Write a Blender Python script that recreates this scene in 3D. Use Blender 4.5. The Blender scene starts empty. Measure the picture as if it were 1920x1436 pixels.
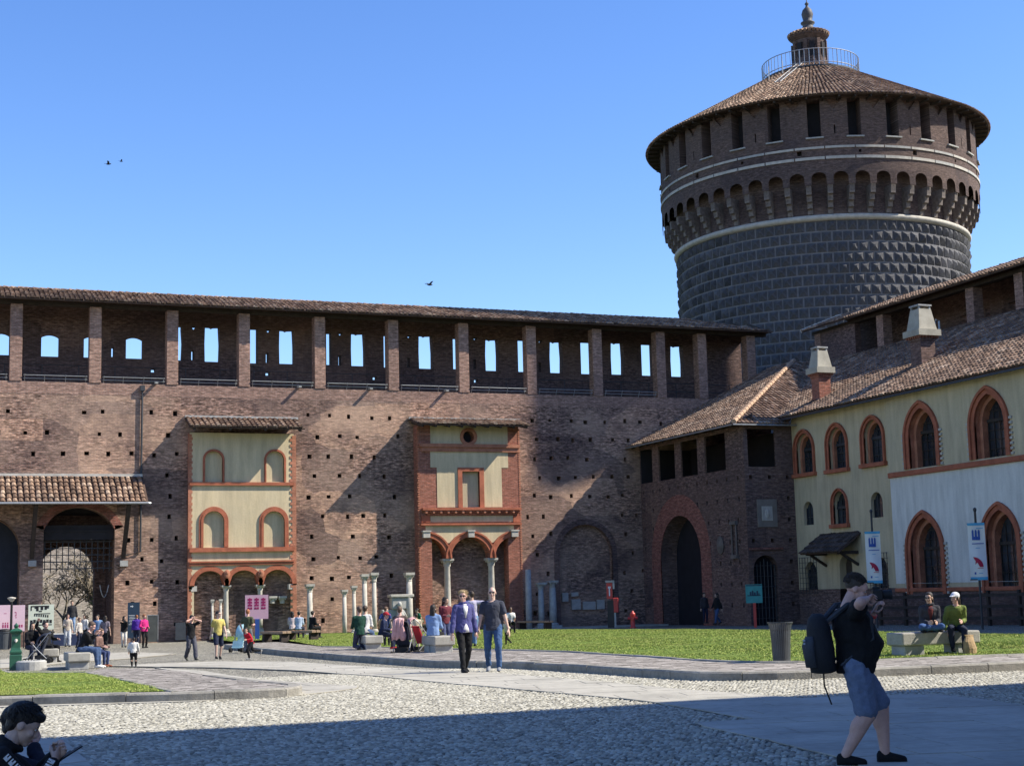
import bpy, math, random
import numpy as np
from mathutils import Vector, Matrix, Euler
from mathutils.geometry import delaunay_2d_cdt
random.seed(7); RNG = np.random.default_rng(7)
sc = bpy.context.scene; col = sc.collection
R_ = math.radians
# ---------------------------------------------------------------- camera
PITCH, ROLL, YAW, FPX, EYE = R_(7.9), R_(1.42), R_(21.37), 2812.0, 1.63
def cam_matrix():
    cp, sp = math.cos(PITCH), math.sin(PITCH)
    right = np.array([1, 0, 0.]); fwd = np.array([0, cp, sp]); up = np.array([0, -sp, cp])
    r2 = math.cos(ROLL)*right - math.sin(ROLL)*up
    u2 = math.sin(ROLL)*right + math.cos(ROLL)*up
    M = np.array([r2, u2, -fwd]).T
    c, s = math.cos(-YAW), math.sin(-YAW)
    return np.array([[c, -s, 0], [s, c, 0], [0, 0, 1]]) @ M
CM = cam_matrix(); CP = np.array([0, 0, EYE])
cam = bpy.data.cameras.new('camera'); camo = bpy.data.objects.new('camera', cam); col.objects.link(camo)
cam.sensor_fit = 'HORIZONTAL'; cam.sensor_width = 36; cam.lens = FPX/1920*36
cam.clip_start = .1; cam.clip_end = 3000
camo.matrix_world = Matrix([list(CM[0])+[0], list(CM[1])+[0], list(CM[2])+[EYE], [0, 0, 0, 1]])
sc.camera = camo
# ---------------------------------------------------------------- light
SUN = Vector((1.0, -0.42, 1.0)).normalized()          # towards the sun
w = bpy.data.worlds.new('World'); sc.world = w; w.use_nodes = True
nt = w.node_tree; bg = nt.nodes['Background']
sky = nt.nodes.new('ShaderNodeTexSky'); sky.sky_type = 'NISHITA'; sky.sun_disc = False
sky.sun_elevation = math.asin(SUN.z); sky.sun_rotation = math.atan2(SUN.x, SUN.y)
sky.air_density = 1.0; sky.dust_density = 0.25; sky.ozone_density = 2.6; sky.altitude = 120
hs = nt.nodes.new('ShaderNodeHueSaturation'); hs.inputs['Saturation'].default_value = 1.24; hs.inputs['Hue'].default_value = .513
nt.links.new(sky.outputs[0], hs.inputs['Color']); nt.links.new(hs.outputs[0], bg.inputs[0]); bg.inputs[1].default_value = 0.128
sl = bpy.data.lights.new('sun', 'SUN'); sl.energy = 5.0; sl.angle = R_(.55); sl.color = (1, .945, .82)
so = bpy.data.objects.new('sun', sl); col.objects.link(so); so.location = (40, -30, 80)
so.rotation_euler = (-SUN).to_track_quat('-Z', 'Y').to_euler()
sc.view_settings.view_transform = 'Standard'; sc.view_settings.look = 'None'
sc.view_settings.exposure = 0.9; sc.view_settings.gamma = 1
# ---------------------------------------------------------------- picking points on real surfaces
def ray(px, py): return CM @ np.array([(px-960)/FPX, (718-py)/FPX, -1.])
def onp(px, py, ax, val):
    d = ray(px, py); return CP + d*((val-CP[ax])/d[ax])
def gz(y): return -0.0098*min(max(0, y-25), 57)
def gnd(px, py, h=0):
    z = 0
    for _ in range(25):
        p = onp(px, py, 2, z+h); z = gz(p[1])
    return Vector(p)
def depth(p): return float(-(CM.T @ (np.array(p, float)-CP))[2])
# ---------------------------------------------------------------- mesh builder
WM = {}
class MB:
    def __init__(s): s.v = []; s.f = []; s.m = []
    def add(s, vs, fs, mi=0):
        o = len(s.v); s.v += [tuple(p) for p in vs]; s.f += [tuple(i+o for i in q) for q in fs]; s.m += [mi]*len(fs); return s
    def box(s, x0, x1, y0, y1, z0, z1, mi=0):
        return s.add([(x0,y0,z0),(x1,y0,z0),(x1,y1,z0),(x0,y1,z0),(x0,y0,z1),(x1,y0,z1),(x1,y1,z1),(x0,y1,z1)],
                     [(0,3,2,1),(4,5,6,7),(0,1,5,4),(1,2,6,5),(2,3,7,6),(3,0,4,7)], mi)
    def obox(s, c, a, b, d, mi=0):
        c, a, b, d = map(Vector, (c, a, b, d))
        P = [c-a-b-d, c+a-b-d, c+a+b-d, c-a+b-d, c-a-b+d, c+a-b+d, c+a+b+d, c-a+b+d]
        return s.add(P, [(0,3,2,1),(4,5,6,7),(0,1,5,4),(1,2,6,5),(2,3,7,6),(3,0,4,7)], mi)
    def bar(s, p, q, w, h=None, mi=0, up=(0,0,1)):
        p, q = Vector(p), Vector(q); d = q-p; u = Vector(up)
        if abs(d.normalized().dot(u)) > .98: u = Vector((0,1,0))
        a = d.cross(u).normalized()*w/2; b = a.cross(d).normalized()*(h or w)/2
        return s.obox((p+q)/2, a, d/2, b, mi)
    def tube(s, pts, r, n=6, mi=0, cap=True):
        pts = [Vector(p) for p in pts]; rs = r if isinstance(r, (list, tuple)) else [r]*len(pts); rings = []
        vs = []
        for i, p in enumerate(pts):
            d = (pts[min(i+1, len(pts)-1)]-pts[max(i-1, 0)]).normalized()
            u = Vector((0,0,1)) if abs(d.z) < .95 else Vector((1,0,0))
            a = d.cross(u).normalized(); b = d.cross(a)
            vs += [p+(a*math.cos(2*math.pi*k/n)+b*math.sin(2*math.pi*k/n))*rs[i] for k in range(n)]
        fs = [(i*n+k, (i)*n+(k+1) % n, (i+1)*n+(k+1) % n, (i+1)*n+k) for i in range(len(pts)-1) for k in range(n)]
        if cap: fs += [tuple(range(n))[::-1], tuple(range((len(pts)-1)*n, len(pts)*n))]
        return s.add(vs, fs, mi)
    def lathe(s, prof, c=(0,0,0), n=16, mi=0, cap=True, sx=1, sy=1, rot=0):
        vs = [(c[0]+r*math.cos(2*math.pi*k/n+rot)*sx, c[1]+r*math.sin(2*math.pi*k/n+rot)*sy, c[2]+z) for r, z in prof for k in range(n)]
        fs = [(i*n+k, i*n+(k+1) % n, (i+1)*n+(k+1) % n, (i+1)*n+k) for i in range(len(prof)-1) for k in range(n)]
        if cap: fs += [tuple(range(n))[::-1], tuple(range((len(prof)-1)*n, len(prof)*n))]
        return s.add(vs, fs, mi)
    def ell(s, c, r, n=12, m=8, mi=0, rot=None):
        vs = []; fs = []
        for i in range(m+1):
            t = math.pi*i/m
            for k in range(n):
                a = 2*math.pi*k/n
                q = Vector((r[0]*math.sin(t)*math.cos(a), r[1]*math.sin(t)*math.sin(a), r[2]*math.cos(t)))
                if rot is not None: q = rot @ q
                vs.append(Vector(c)+q)
        for i in range(m):
            for k in range(n):
                fs.append((i*n+k, (i+1)*n+k, (i+1)*n+(k+1) % n, i*n+(k+1) % n))
        return s.add(vs, fs, mi)
    def xform(s, M):
        s.v = [tuple(M @ Vector(p)) for p in s.v]; return s
    def build(s, name, mats, parent=None, smooth=False, kind=None, label=None, uv=True, loc=None):
        return mesh_obj(name, s.v, s.f, mats, parent, smooth, kind, label, s.m, uv, loc)
def mesh_obj(name, v, f, mats, parent=None, smooth=False, kind=None, label=None, mi=None, uv=True, loc=None, uvs=None):
    me = bpy.data.meshes.new(name); me.from_pydata(v, [], f)
    for m in (mats if isinstance(mats, (list, tuple)) else [mats]): me.materials.append(m)
    if mi is not None and len(mats if isinstance(mats, (list, tuple)) else [mats]) > 1: me.polygons.foreach_set('material_index', mi)
    if smooth: me.polygons.foreach_set('use_smooth', [True]*len(me.polygons))
    if uv: box_uv(me, uvs)
    o = bpy.data.objects.new(name, me); col.objects.link(o)
    if kind: o['kind'] = kind
    if label: o['label'] = label
    par(o, parent); return o
def box_uv(me, uvs=None):
    n = len(me.loops)
    if n == 0: return
    lay = me.uv_layers.new(name='UVMap')
    li = np.zeros(n, np.int32); me.loops.foreach_get('vertex_index', li)
    if uvs is not None:
        lay.data.foreach_set('uv', np.asarray(uvs, np.float32)[li].ravel()); return
    co = np.zeros(len(me.vertices)*3, np.float32); me.vertices.foreach_get('co', co); co = co.reshape(-1, 3)
    nr = np.zeros(len(me.polygons)*3, np.float32); me.polygons.foreach_get('normal', nr); nr = np.abs(nr.reshape(-1, 3))
    tot = np.zeros(len(me.polygons), np.int32); me.polygons.foreach_get('loop_total', tot)
    ln = np.repeat(nr, tot, axis=0); p = co[li]
    out = np.where((ln[:, 2] > .8)[:, None], p[:, :2], np.where((ln[:, 0] > ln[:, 1])[:, None], p[:, [1, 2]], p[:, [0, 2]]))
    lay.data.foreach_set('uv', out.astype(np.float32).ravel())
def par(o, parent):
    WM[o] = Matrix.Identity(4)
    if parent is not None:
        o.parent = parent; o.matrix_parent_inverse = WM[parent].inverted()
def thing(name, label, cat, loc, group=None, kind=None):
    o = bpy.data.objects.new(name, None); col.objects.link(o); o.location = loc
    o.empty_display_size = .2; WM[o] = Matrix.Translation(loc)
    tag(o, label, cat, group, kind); return o
def tag(o, label, cat=None, group=None, kind=None):
    if label: o['label'] = label
    if cat: o['category'] = cat
    if group: o['group'] = group
    if kind: o['kind'] = kind
    return o
def bevel(o, wd, seg=2):
    m = o.modifiers.new('bevel', 'BEVEL'); m.width = wd; m.segments = seg; m.limit_method = 'ANGLE'; return o
def rebase(o, base):                                     # move a mesh object's origin to its foot
    b = Vector(base); o.data.transform(Matrix.Translation(-b)); o.location = b; WM[o] = Matrix.Translation(b); return o
# ---------------------------------------------------------------- materials
def srgb(h):
    return tuple(((c/255)/12.92 if c/255 <= .04045 else ((c/255+.055)/1.055)**2.4) for c in h)
ALB = .80                                                  # one scale for all base colours
class NT:
    def __init__(s, name):
        s.m = bpy.data.materials.new(name); s.m.use_nodes = True; s.t = s.m.node_tree; s.b = s.t.nodes['Principled BSDF']
    def n(s, typ, **kw):
        x = s.t.nodes.new('ShaderNode'+typ)
        for k, v in kw.items():
            if k.startswith('_'): setattr(x, k[1:], v)
            else: s.put(x.inputs[int(k[1:]) if k[0] == 'i' and k[1:].isdigit() else k.replace('__', ' ')], v)
        return x
    def put(s, inp, v):
        if isinstance(v, bpy.types.NodeSocket): s.t.links.new(v, inp)
        elif isinstance(v, (tuple, list)) and len(v) == 3 and inp.type == 'RGBA': inp.default_value = (*v, 1)
        else: inp.default_value = v
    def mix(s, f, a, b, mode='MIX'):
        x = s.t.nodes.new('ShaderNodeMix'); x.data_type = 'RGBA'; x.blend_type = mode
        s.put(x.inputs[0], f); s.put(x.inputs[6], a); s.put(x.inputs[7], b); return x.outputs[2]
    def math(s, op, a, b=0.0, c=None):
        x = s.t.nodes.new('ShaderNodeMath'); x.operation = op; s.put(x.inputs[0], a); s.put(x.inputs[1], b)
        if c is not None: s.put(x.inputs[2], c)
        return x.outputs[0]
    def ramp(s, f, *st):
        x = s.t.nodes.new('ShaderNodeValToRGB'); e = x.color_ramp.elements
        while len(e) < len(st): e.new(.5)
        for i, (p, c) in enumerate(st): e[i].position = p; e[i].color = (*c, 1) if not isinstance(c, (int, float)) else (c, c, c, 1)
        s.put(x.inputs[0], f); return x.outputs[0]
    def uv(s, sx=1, sy=1, sz=1, obj=False):
        t = s.n('TexCoord'); mp = s.n('Mapping', i0=t.outputs['Object' if obj else 'UV']); mp.inputs['Scale'].default_value = (sx, sy, sz); return mp.outputs[0]
    def noise(s, vec, scale, det=4, rough=.55): return s.n('TexNoise', Vector=vec, Scale=scale, Detail=det, Roughness=rough).outputs[0]
    def bump(s, h, st=.4, dist=.02):
        x = s.n('Bump', Height=h, Strength=st, Distance=dist); s.put(s.b.inputs['Normal'], x.outputs[0])
    def out(s, c, rough=.85, metal=0, spec=.25):
        c = s.mix(1, c, (ALB, ALB, ALB), 'MULTIPLY'); s.put(s.b.inputs['Base Color'], c); s.put(s.b.inputs['Roughness'], rough); s.b.inputs['Metallic'].default_value = metal
        s.b.inputs['Specular IOR Level'].default_value = spec; return s.m
def scl(c, k): return tuple(min(1, x*k) for x in c)
MATS = {}
def mat(name, c, rough=.85, amt=.25, scale=3.0, island=0.0, bump=0.0, bscale=30.0, metal=0, spec=.25, c2=None, uv=False):
    if name in MATS: return MATS[name]
    t = NT(name); v = t.uv(obj=not uv)
    f = t.noise(v, scale, 5)
    cc = t.ramp(f, (.3, scl(c, 1-amt)), (.7, scl(c2 or c, 1+amt)))
    f2 = t.noise(v, scale*9, 3); cc = t.mix(amt*.8, cc, t.ramp(f2, (.35, scl(c, .55)), (.65, scl(c, 1.35))))
    if island:
        g = t.n('NewGeometry'); cc = t.mix(1, cc, t.ramp(g.outputs['Random Per Island'], (0, 1-island), (1, 1+island*.6)), 'MULTIPLY')
    if bump: t.bump(t.noise(v, bscale, 4), bump, .02)
    MATS[name] = t.out(cc, rough, metal, spec); return MATS[name]
def brick(name, ca, cb, mort, patch=None, pamt=.5, dark=None, bw=.27, bh=.078, mr=.012, streak=.5, cells=0):
    t = NT(name); v = t.uv()
    b = t.n('TexBrick', Vector=v, Color1=ca, Color2=cb, Mortar=mort, Scale=1.0, Mortar__Size=mr, Mortar__Smooth=.2, Bias=-.1, Brick__Width=bw, Row__Height=bh)
    c = b.outputs[0]
    # brick-size flecks, stretched along the courses
    f = t.noise(t.uv(2.6, 8.5), 1.0, 3, .6)
    c = t.mix(streak, c, t.mix(1, c, t.ramp(f, (.36, .38), (.5, .95), (.66, 1.75)), 'MULTIPLY'))
    f = t.noise(t.uv(5.5, 15), 1.0, 2, .6)
    c = t.mix(streak*.8, c, t.mix(1, c, t.ramp(f, (.36, .45), (.5, .98), (.67, 1.6)), 'MULTIPLY'))
    if patch is not None:
        f = t.noise(t.uv(.16, .28), 1.0, 5, .65); c = t.mix(t.math('MULTIPLY', t.ramp(f, (.42, 0.0), (.6, 1.0)), pamt), c, t.mix(.75, c, patch))
    if dark is not None:
        f = t.noise(t.uv(.33, .42), 1.0, 6, .7); c = t.mix(t.math('MULTIPLY', t.ramp(f, (.5, 0.0), (.63, 1.0)), .62), c, t.mix(.8, c, dark))
    if cells:                                              # areas rebuilt at different times
        vo = t.n('TexVoronoi', Vector=t.mix(.12, t.uv(.30, .52), t.n('TexNoise', Vector=t.uv(1.2, 1.2), Scale=1.0, Detail=4.0).outputs[1]), Scale=1.0); vo.distance = 'CHEBYCHEV'
        sp = t.n('SeparateColor', Color=vo.outputs['Color']); c = t.mix(cells, c, t.mix(1, c, t.ramp(sp.outputs[0], (0, (.48,.45,.50)), (.35, (.85,.83,.85)), (.7, (1.12,1.05,1.0)), (1, (1.45,1.32,1.2))), 'MULTIPLY'))
    t.bump(t.math('ADD', t.math('MULTIPLY', b.outputs[1], -.6), t.noise(t.uv(3, 10), 1.5, 3)), .7, .03)
    MATS[name] = t.out(c, .92, 0, .15); return MATS[name]
BR_WALL = brick('wall_brick', (.345,.205,.150), (.235,.140,.110), (.33,.255,.205), (.55,.39,.29), .8, (.10,.070,.070), streak=1.0, cells=.75)
BR_TOP = brick('parapet_brick', (.37,.22,.165), (.30,.175,.135), (.36,.27,.225), None, streak=.5, cells=.3)
BR_RED = brick('red_brick', (.36,.130,.085), (.29,.105,.070), (.34,.20,.155), (.42,.18,.12), .4, streak=.45)
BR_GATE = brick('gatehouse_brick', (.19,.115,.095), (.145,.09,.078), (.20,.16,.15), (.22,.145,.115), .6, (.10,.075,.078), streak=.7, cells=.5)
BR_ARCH = brick('arch_brick', (.30,.11,.085), (.25,.095,.072), (.27,.17,.145), None, streak=.5)
BR_TOWER = brick('tower_brick', (.145,.098,.085), (.115,.078,.07), (.15,.12,.112), (.165,.12,.10), .4, (.10,.08,.08), streak=.55, cells=.35)
def tile_mat():
    t = NT('roof_tile'); g = t.n('NewGeometry')
    c = t.ramp(g.outputs['Random Per Island'], (0, (.13,.085,.062)), (.2, (.20,.125,.087)), (.5, (.285,.18,.122)), (.8, (.37,.25,.175)), (1, (.47,.345,.255)))
    v = t.uv(obj=True); c = t.mix(.55, c, t.mix(1, c, t.ramp(t.noise(v, 2.2, 5), (.35, .45), (.65, 1.35)), 'MULTIPLY'))
    c = t.mix(t.ramp(t.noise(v, .35, 5), (.5, 0.0), (.7, .55)), c, (.13,.095,.075))
    t.bump(t.noise(v, 25, 3), .4, .02); return t.out(c, .9, 0, .2)
M_TILE = tile_mat()
def plaster(name, c, stain, k=.45):
    t = NT(name); v = t.uv()
    f = t.noise(v, .55, 6, .6); cc = t.mix(t.math('MULTIPLY', t.ramp(f, (.42, 0.0), (.72, 1.0)), k), c, stain)
    cc = t.mix(.5, cc, t.mix(1, cc, t.ramp(t.noise(t.uv(1.9, .22), 1.5, 5, .65), (.35, .66), (.65, 1.15)), 'MULTIPLY'))
    cc = t.mix(.25, cc, t.mix(1, cc, t.ramp(t.noise(v, 14, 3), (.35, .8), (.65, 1.15)), 'MULTIPLY'))
    t.bump(t.noise(v, 9, 5), .25, .02); MATS[name] = t.out(cc, .93, 0, .12); return MATS[name]
PL_OCHRE = plaster('ochre_plaster', (.64,.525,.345), (.50,.42,.295), .6)
PL_YELLOW = plaster('straw_plaster', (.70,.565,.36), (.55,.46,.32), .6)
PL_WHITE = plaster('pale_plaster', (.80,.765,.70), (.66,.635,.59), .5)
M_TERRA = mat('terracotta', (.42,.135,.075), .85, .3, 2.5, bump=.4, bscale=18)
M_TERRA2 = mat('terracotta_pale', (.46,.19,.115), .85, .35, 2.5, bump=.4, bscale=18)
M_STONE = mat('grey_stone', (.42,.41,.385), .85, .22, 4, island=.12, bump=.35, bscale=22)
M_WSTONE = mat('white_stone', (.52,.48,.42), .8, .2, 3, bump=.3, bscale=14)
M_GRAN = mat('granite', (.42,.395,.345), .8, .25, 2.2, island=.14, bump=.5, bscale=60)
M_KERB = mat('kerb_granite', (.30,.28,.245), .85, .4, 1.6, island=.2, bump=.6, bscale=40)
M_SLAB = mat('granite_slab', (.45,.42,.355), .75, .24, .8, island=.14, bump=.2, bscale=50)
M_BUGN = mat('serizzo_stone', (.098,.096,.104), .85, .45, 1.3, island=.45, bump=.6, bscale=12)
M_JOINT = mat('pale_mortar', (.215,.205,.21), .95, .25, 2)
M_WOOD = mat('dark_timber', (.055,.042,.036), .85, .35, 4, bump=.3, bscale=20)
M_WOODL = mat('weathered_wood', (.36,.25,.17), .85, .3, 3, bump=.3, bscale=25)
M_IRON = mat('dark_iron', (.035,.037,.042), .55, .2, 6, spec=.5)
M_STEEL = mat('galvanised_steel', (.42,.43,.44), .45, .15, 5, metal=.6, spec=.5)
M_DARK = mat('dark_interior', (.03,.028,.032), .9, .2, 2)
M_GLASS = None
def glass():
    t = NT('window_glass'); v = t.uv(obj=True)
    c = t.ramp(t.noise(v, 1.2, 2), (.35, (.022,.026,.032)), (.65, (.055,.062,.075)))
    t.bump(t.noise(v, 3, 2), .25, .05); return t.out(c, .12, 0, .6)
M_GLASS = glass()
# ---------------------------------------------------------------- wall panels with real openings
class Plane:
    def __init__(s, O, U, N): s.O, s.U, s.N = Vector(O), Vector(U), Vector(N); s.ax = 0 if abs(s.N.x) > .5 else 1
    def pt(s, u, v, d=0): return s.O + s.U*u + Vector((0,0,v)) - s.N*d        # d > 0 goes into the wall
    def px(s, x, y, d=0):
        o = s.O - s.N*d; p = Vector(onp(x, y, s.ax, o[s.ax])) - s.O; return p.dot(s.U), p.z
def inside(p, poly):
    x, y = p; r = False; n = len(poly); j = n-1
    for i in range(n):
        a, b = poly[i], poly[j]
        if (a[1] > y) != (b[1] > y) and x < (b[0]-a[0])*(y-a[1])/(b[1]-a[1])+a[0]: r = not r
        j = i
    return r
def cdt(outer, holes, extra=()):
    pts = []; faces = []
    for pl in [outer]+holes:
        faces.append(list(range(len(pts), len(pts)+len(pl)))); pts += [Vector(p) for p in pl]
    pts += [Vector(p) for p in extra]
    edges = [(f[i], f[(i+1) % len(f)]) for f in faces for i in range(len(f))]
    V, E, Fc, *_ = delaunay_2d_cdt(pts, edges, [], 0, 1e-5)
    bb = [(min(p[0] for p in h), max(p[0] for p in h), min(p[1] for p in h), max(p[1] for p in h), h) for h in holes]
    out = []
    for f in Fc:
        c = sum((V[i] for i in f), Vector((0,0)))/len(f)
        if not inside(c, outer): continue
        if any(a < c.x < b and e < c.y < d and inside(c, h) for a, b, e, d, h in bb): continue
        out.append(f)
    return V, out
def panel(mb, fm, outer, holes=(), extra=(), reveal=.3, mi=0, rmi=None, back=False, rim=0):
    """front face of a wall through fm(u, v, depth), with holes and their reveals; holes = [(poly, depth, back_mi or None)]"""
    hs = [h[0] for h in holes]; V, Fc = cdt(outer, hs, extra)
    mb.add([fm(p.x, p.y, 0) for p in V], [tuple(f) for f in Fc], mi)
    for h in holes:
        pl, d = h[0], h[1]; n = len(pl)
        vs = [fm(*p, 0) for p in pl]+[fm(*p, d) for p in pl]
        mb.add(vs, [(i, (i+1) % n, n+(i+1) % n, n+i) for i in range(n)], mi if rmi is None else rmi)
        if len(h) > 2 and h[2] is not None: mb.add([fm(*p, d) for p in pl], [tuple(range(n))], h[2])
    if rim:
        n = len(outer); vs = [fm(*p, 0) for p in outer]+[fm(*p, rim) for p in outer]
        mb.add(vs, [(i, (i+1) % n, n+(i+1) % n, n+i) for i in range(n)], mi)
    return mb
def arch(u0, u1, v0, v1, rise=None, n=8):
    """polygon of an arched opening, counter-clockwise from bottom left; v1 is the crown"""
    wd = u1-u0; h = rise if rise is not None else wd/2; m = (u0+u1)/2; vs = v1-h
    P = [(u0, v0), (u1, v0)]
    if h >= wd/2-1e-6:
        r = (h*h+wd*wd/4)/wd
        a1 = math.atan2(h, r-wd/2)
        right = [(u1-r+r*math.cos(a1*i/n), vs+r*math.sin(a1*i/n)) for i in range(n+1)]
        left = [(2*m-x, y) for x, y in right[::-1]]
        return P+right+left[1:]
    r = (h*h+wd*wd/4)/(2*h); a0 = math.asin(wd/2/r)
    return P+[(m+r*math.sin(a0-2*a0*i/(2*n)), v1-r+r*math.cos(a0-2*a0*i/(2*n))) for i in range(2*n+1)]
def rect(u0, u1, v0, v1): return [(u0, v0), (u1, v0), (u1, v1), (u0, v1)]
def band(mb, fm, outer, inner, d0, d1, mi=0, closed=False):
    """solid strip between two matching open outlines (front at depth d0, back at d1)"""
    n = len(outer); rng = range(n if closed else n-1)
    vs = [fm(*p, d) for d in (d0, d1) for pl in (outer, inner) for p in pl]
    for i in rng:
        j = (i+1) % n
        mb.add([], [], mi)
    fs = []
    for i in rng:
        j = (i+1) % n
        fs += [(i, j, n+j, n+i), (2*n+i, 2*n+j, j, i), (n+i, n+j, 3*n+j, 3*n+i), (3*n+i, 3*n+j, 2*n+j, 2*n+i)]
    if not closed: fs += [(0, n, 3*n, 2*n), (n-1, 2*n-1, 4*n-1, 3*n-1)]
    mb.add(vs, fs, mi)
def archline(p): return p[1:]+[p[0]]                      # the open outline, base to base over the crown
def arch_trim(mb, fm, u0, u1, v0, v1, t, rise, d0, d1, mi=0, n=8):
    wd = u1-u0; k = (wd+2*t)/wd
    o = arch(u0-t, u1+t, v0, v1+t*1.05, rise*k if rise else None, n); i = arch(u0, u1, v0, v1, rise, n)
    band(mb, fm, archline(o), archline(i), d0, d1, mi)
def tiles(name, E0, E1, up, L, parent, poly=None, pitch=.25, row=.40, rr=.105, sheet=True, mats=None, jit=.012, extra_under=.05):
    """barrel-tile roof: eave E0-E1, unit up-slope vector up, slope length L; poly limits it in (along, upslope) coordinates"""
    E0, E1, up = Vector(E0), Vector(E1), Vector(up).normalized(); ux = (E1-E0); W = ux.length; ux.normalize()
    nr = ux.cross(up).normalized()
    if nr.z < 0: nr = -nr
    nc, nrw = int(W/pitch)+1, int(math.ceil(L/row)); sg = 4
    a, c = np.meshgrid(np.arange(nrw), np.arange(nc), indexing='ij'); a, c = a.ravel(), c.ravel()
    u = (c+.5)*pitch + RNG.normal(0, jit, len(a)); v = a*row + RNG.normal(0, jit, len(a))
    keep = (u < W) & (v < L)
    if poly is not None: keep &= np.array([inside((x, y+row*.5), poly) for x, y in zip(u, v)])
    u, v = u[keep], v[keep]; n = len(u)
    ang = np.linspace(0, math.pi, sg+1)
    R0 = rr*(1+RNG.normal(0, .05, n)); lift = RNG.uniform(.0, .018, n)
    V = np.zeros((n, 2, sg+1, 3))
    for e, (dv, rs, hz) in enumerate(((-.05, 1.12, .045), (row+.02, .9, .0))):
        uu = u[:, None]+np.cos(ang)[None, :]*(R0*rs)[:, None]; hh = np.sin(ang)[None, :]*(R0*rs)[:, None]*.8+hz+lift[:, None]
        vv = np.minimum(v+dv, L)[:, None]+uu*0
        for k in range(3): V[:, e, :, k] = E0[k]+ux[k]*uu+up[k]*vv+nr[k]*hh
    m = 2*(sg+1); V = V.reshape(n*m, 3)
    base = (np.arange(n)*m)[:, None, None]; q = np.array([[i, i+1, sg+2+i, sg+1+i] for i in range(sg)])[None]
    Fq = (base+q).reshape(-1, 4).tolist()
    # front lip of each tile
    lip = (np.arange(n)*m)[:, None]+np.arange(sg+1)[None]
    Fq += lip.tolist()
    o = mesh_obj(name, V.tolist(), Fq, mats or M_TILE, parent, kind='stuff', uv=False)
    if sheet:
        pl = poly or rect(0, W, 0, L); b = MB()
        f = lambda x, y, d: E0+ux*x+up*y-nr*d
        nn = len(pl); b.add([f(x, y, .0) for x, y in pl], [tuple(range(nn))]); b.add([f(x, y, .07) for x, y in pl], [tuple(range(nn))[::-1]])
        b.add([f(x, y, .0) for x, y in pl]+[f(x, y, .07) for x, y in pl], [(i, nn+i, nn+(i+1) % nn, (i+1) % nn) for i in range(nn)])
        b.build('roof_deck', M_SHEET, parent)
    return o
M_SHEET = mat('roof_deck_brown', (.10,.065,.05), .95, .3, 3)  # dark brown for decks under tiles, rear slopes and the side range roof
def jt(a): return random.uniform(-a, a)
# ================================================================ curtain wall A (back of the court)
YA, XL, XR = 82.0, -14.0, 49.6
PA = Plane((0, YA, 0), (1, 0, 0), (0, -1, 0))
ZF, ZE = 13.2, 17.5                                       # walkway floor, eave
curtain = thing('curtain_wall', 'long brick curtain wall with roofed walkway on pillars, behind the courtyard', 'wall', (18, YA, gz(YA)))
aA = lambda x, y: PA.px(x, y)
# openings: gateway, side doorway, putlog holes, blind arch
gu0, gu1 = aA(80, 1100)[0], aA(214, 1100)[0]; gtop = aA(150, 950)[1]
gate_poly = arch(gu0, gu1, -.9, gtop, 1.2)
du1 = aA(37, 1050)[0]; du0 = du1-3.4; door_poly = arch(du0, du1, -.9, aA(10, 968)[1], 1.5)
bu0, bu1 = aA(1050, 1100)[0], aA(1150, 1100)[0]; blind_poly = arch(bu0, bu1, -.9, aA(1100, 983)[1], (bu1-bu0)/2)
def boxof(x0, x1, y0, y1, d=0):
    a, b = PA.px(x0, y1, -d), PA.px(x1, y0, -d); return a[0], b[0], a[1], b[1]
P1, P2 = .6, .9                                           # how far the two house fronts stand out
b1 = boxof(355, 551, 806, 1200, P1); b2 = boxof(784, 973, 796, 1190, P2)
keepout = [(gu0-.3, gu1+.3, -2, gtop+.4), (du0-.3, du1+.4, -2, 6.5), (bu0-.25, bu1+.25, -2, 6.2), (b1[0]-.35, b1[1]+.45, -2, b1[3]+1.3), (b2[0]-.35, b2[1]+.5, -2, b2[3]+.9),
           (-14, aA(272, 900)[0]+.3, 6.0, 8.3), (XL, XL+.3, -3, 20), (XR-.3, XR, -3, 20), (aA(262, 800)[0], aA(272, 800)[0], 5, 14)]
holes = []
z = .35; r = 0
while z < 12.4:
    u = XL+.9+(r % 2)*.5
    while u < 42:
        uu, zz = u+jt(.16), z+jt(.07); s = random.uniform(.17, .25); hgt = random.uniform(.19, .27)
        if not any(a-.2 < uu < b+.2 and c-.2 < zz < d+.2 for a, b, c, d in keepout) and random.random() < .9:
            holes.append((rect(uu-s/2, uu+s/2, zz-hgt/2, zz+hgt/2), .5, 1))
        u += 1.22+jt(.1)
    z += 1.13; r += 1
mb = MB()
panel(mb, PA.pt, rect(XL, XR, -1.6, 12.55), holes+[(gate_poly, 1.3), (door_poly, 2.2, 1), (blind_poly, .35, 0)], mi=0)
mb.build('wall_face', [BR_WALL, M_DARK], curtain)
mb = MB(); mb.box(XL, XR, YA-.004, YA+3.9, 12.55, ZF); mb.build('parapet_band', BR_TOP, curtain)
# thickness of the wall (back and inner gate passage)
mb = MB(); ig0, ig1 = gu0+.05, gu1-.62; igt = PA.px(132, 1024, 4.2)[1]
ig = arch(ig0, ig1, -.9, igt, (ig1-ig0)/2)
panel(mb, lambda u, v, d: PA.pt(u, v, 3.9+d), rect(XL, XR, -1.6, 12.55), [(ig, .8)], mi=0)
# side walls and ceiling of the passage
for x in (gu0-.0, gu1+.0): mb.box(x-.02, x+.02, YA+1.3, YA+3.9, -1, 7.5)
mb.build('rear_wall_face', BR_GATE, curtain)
mb = MB(); mb.box(gu0-.1, gu1+.1, YA+1.31, YA+3.88, gtop-.25, gtop+.1); mb.build('passage_vault', M_DARK, curtain)
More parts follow.
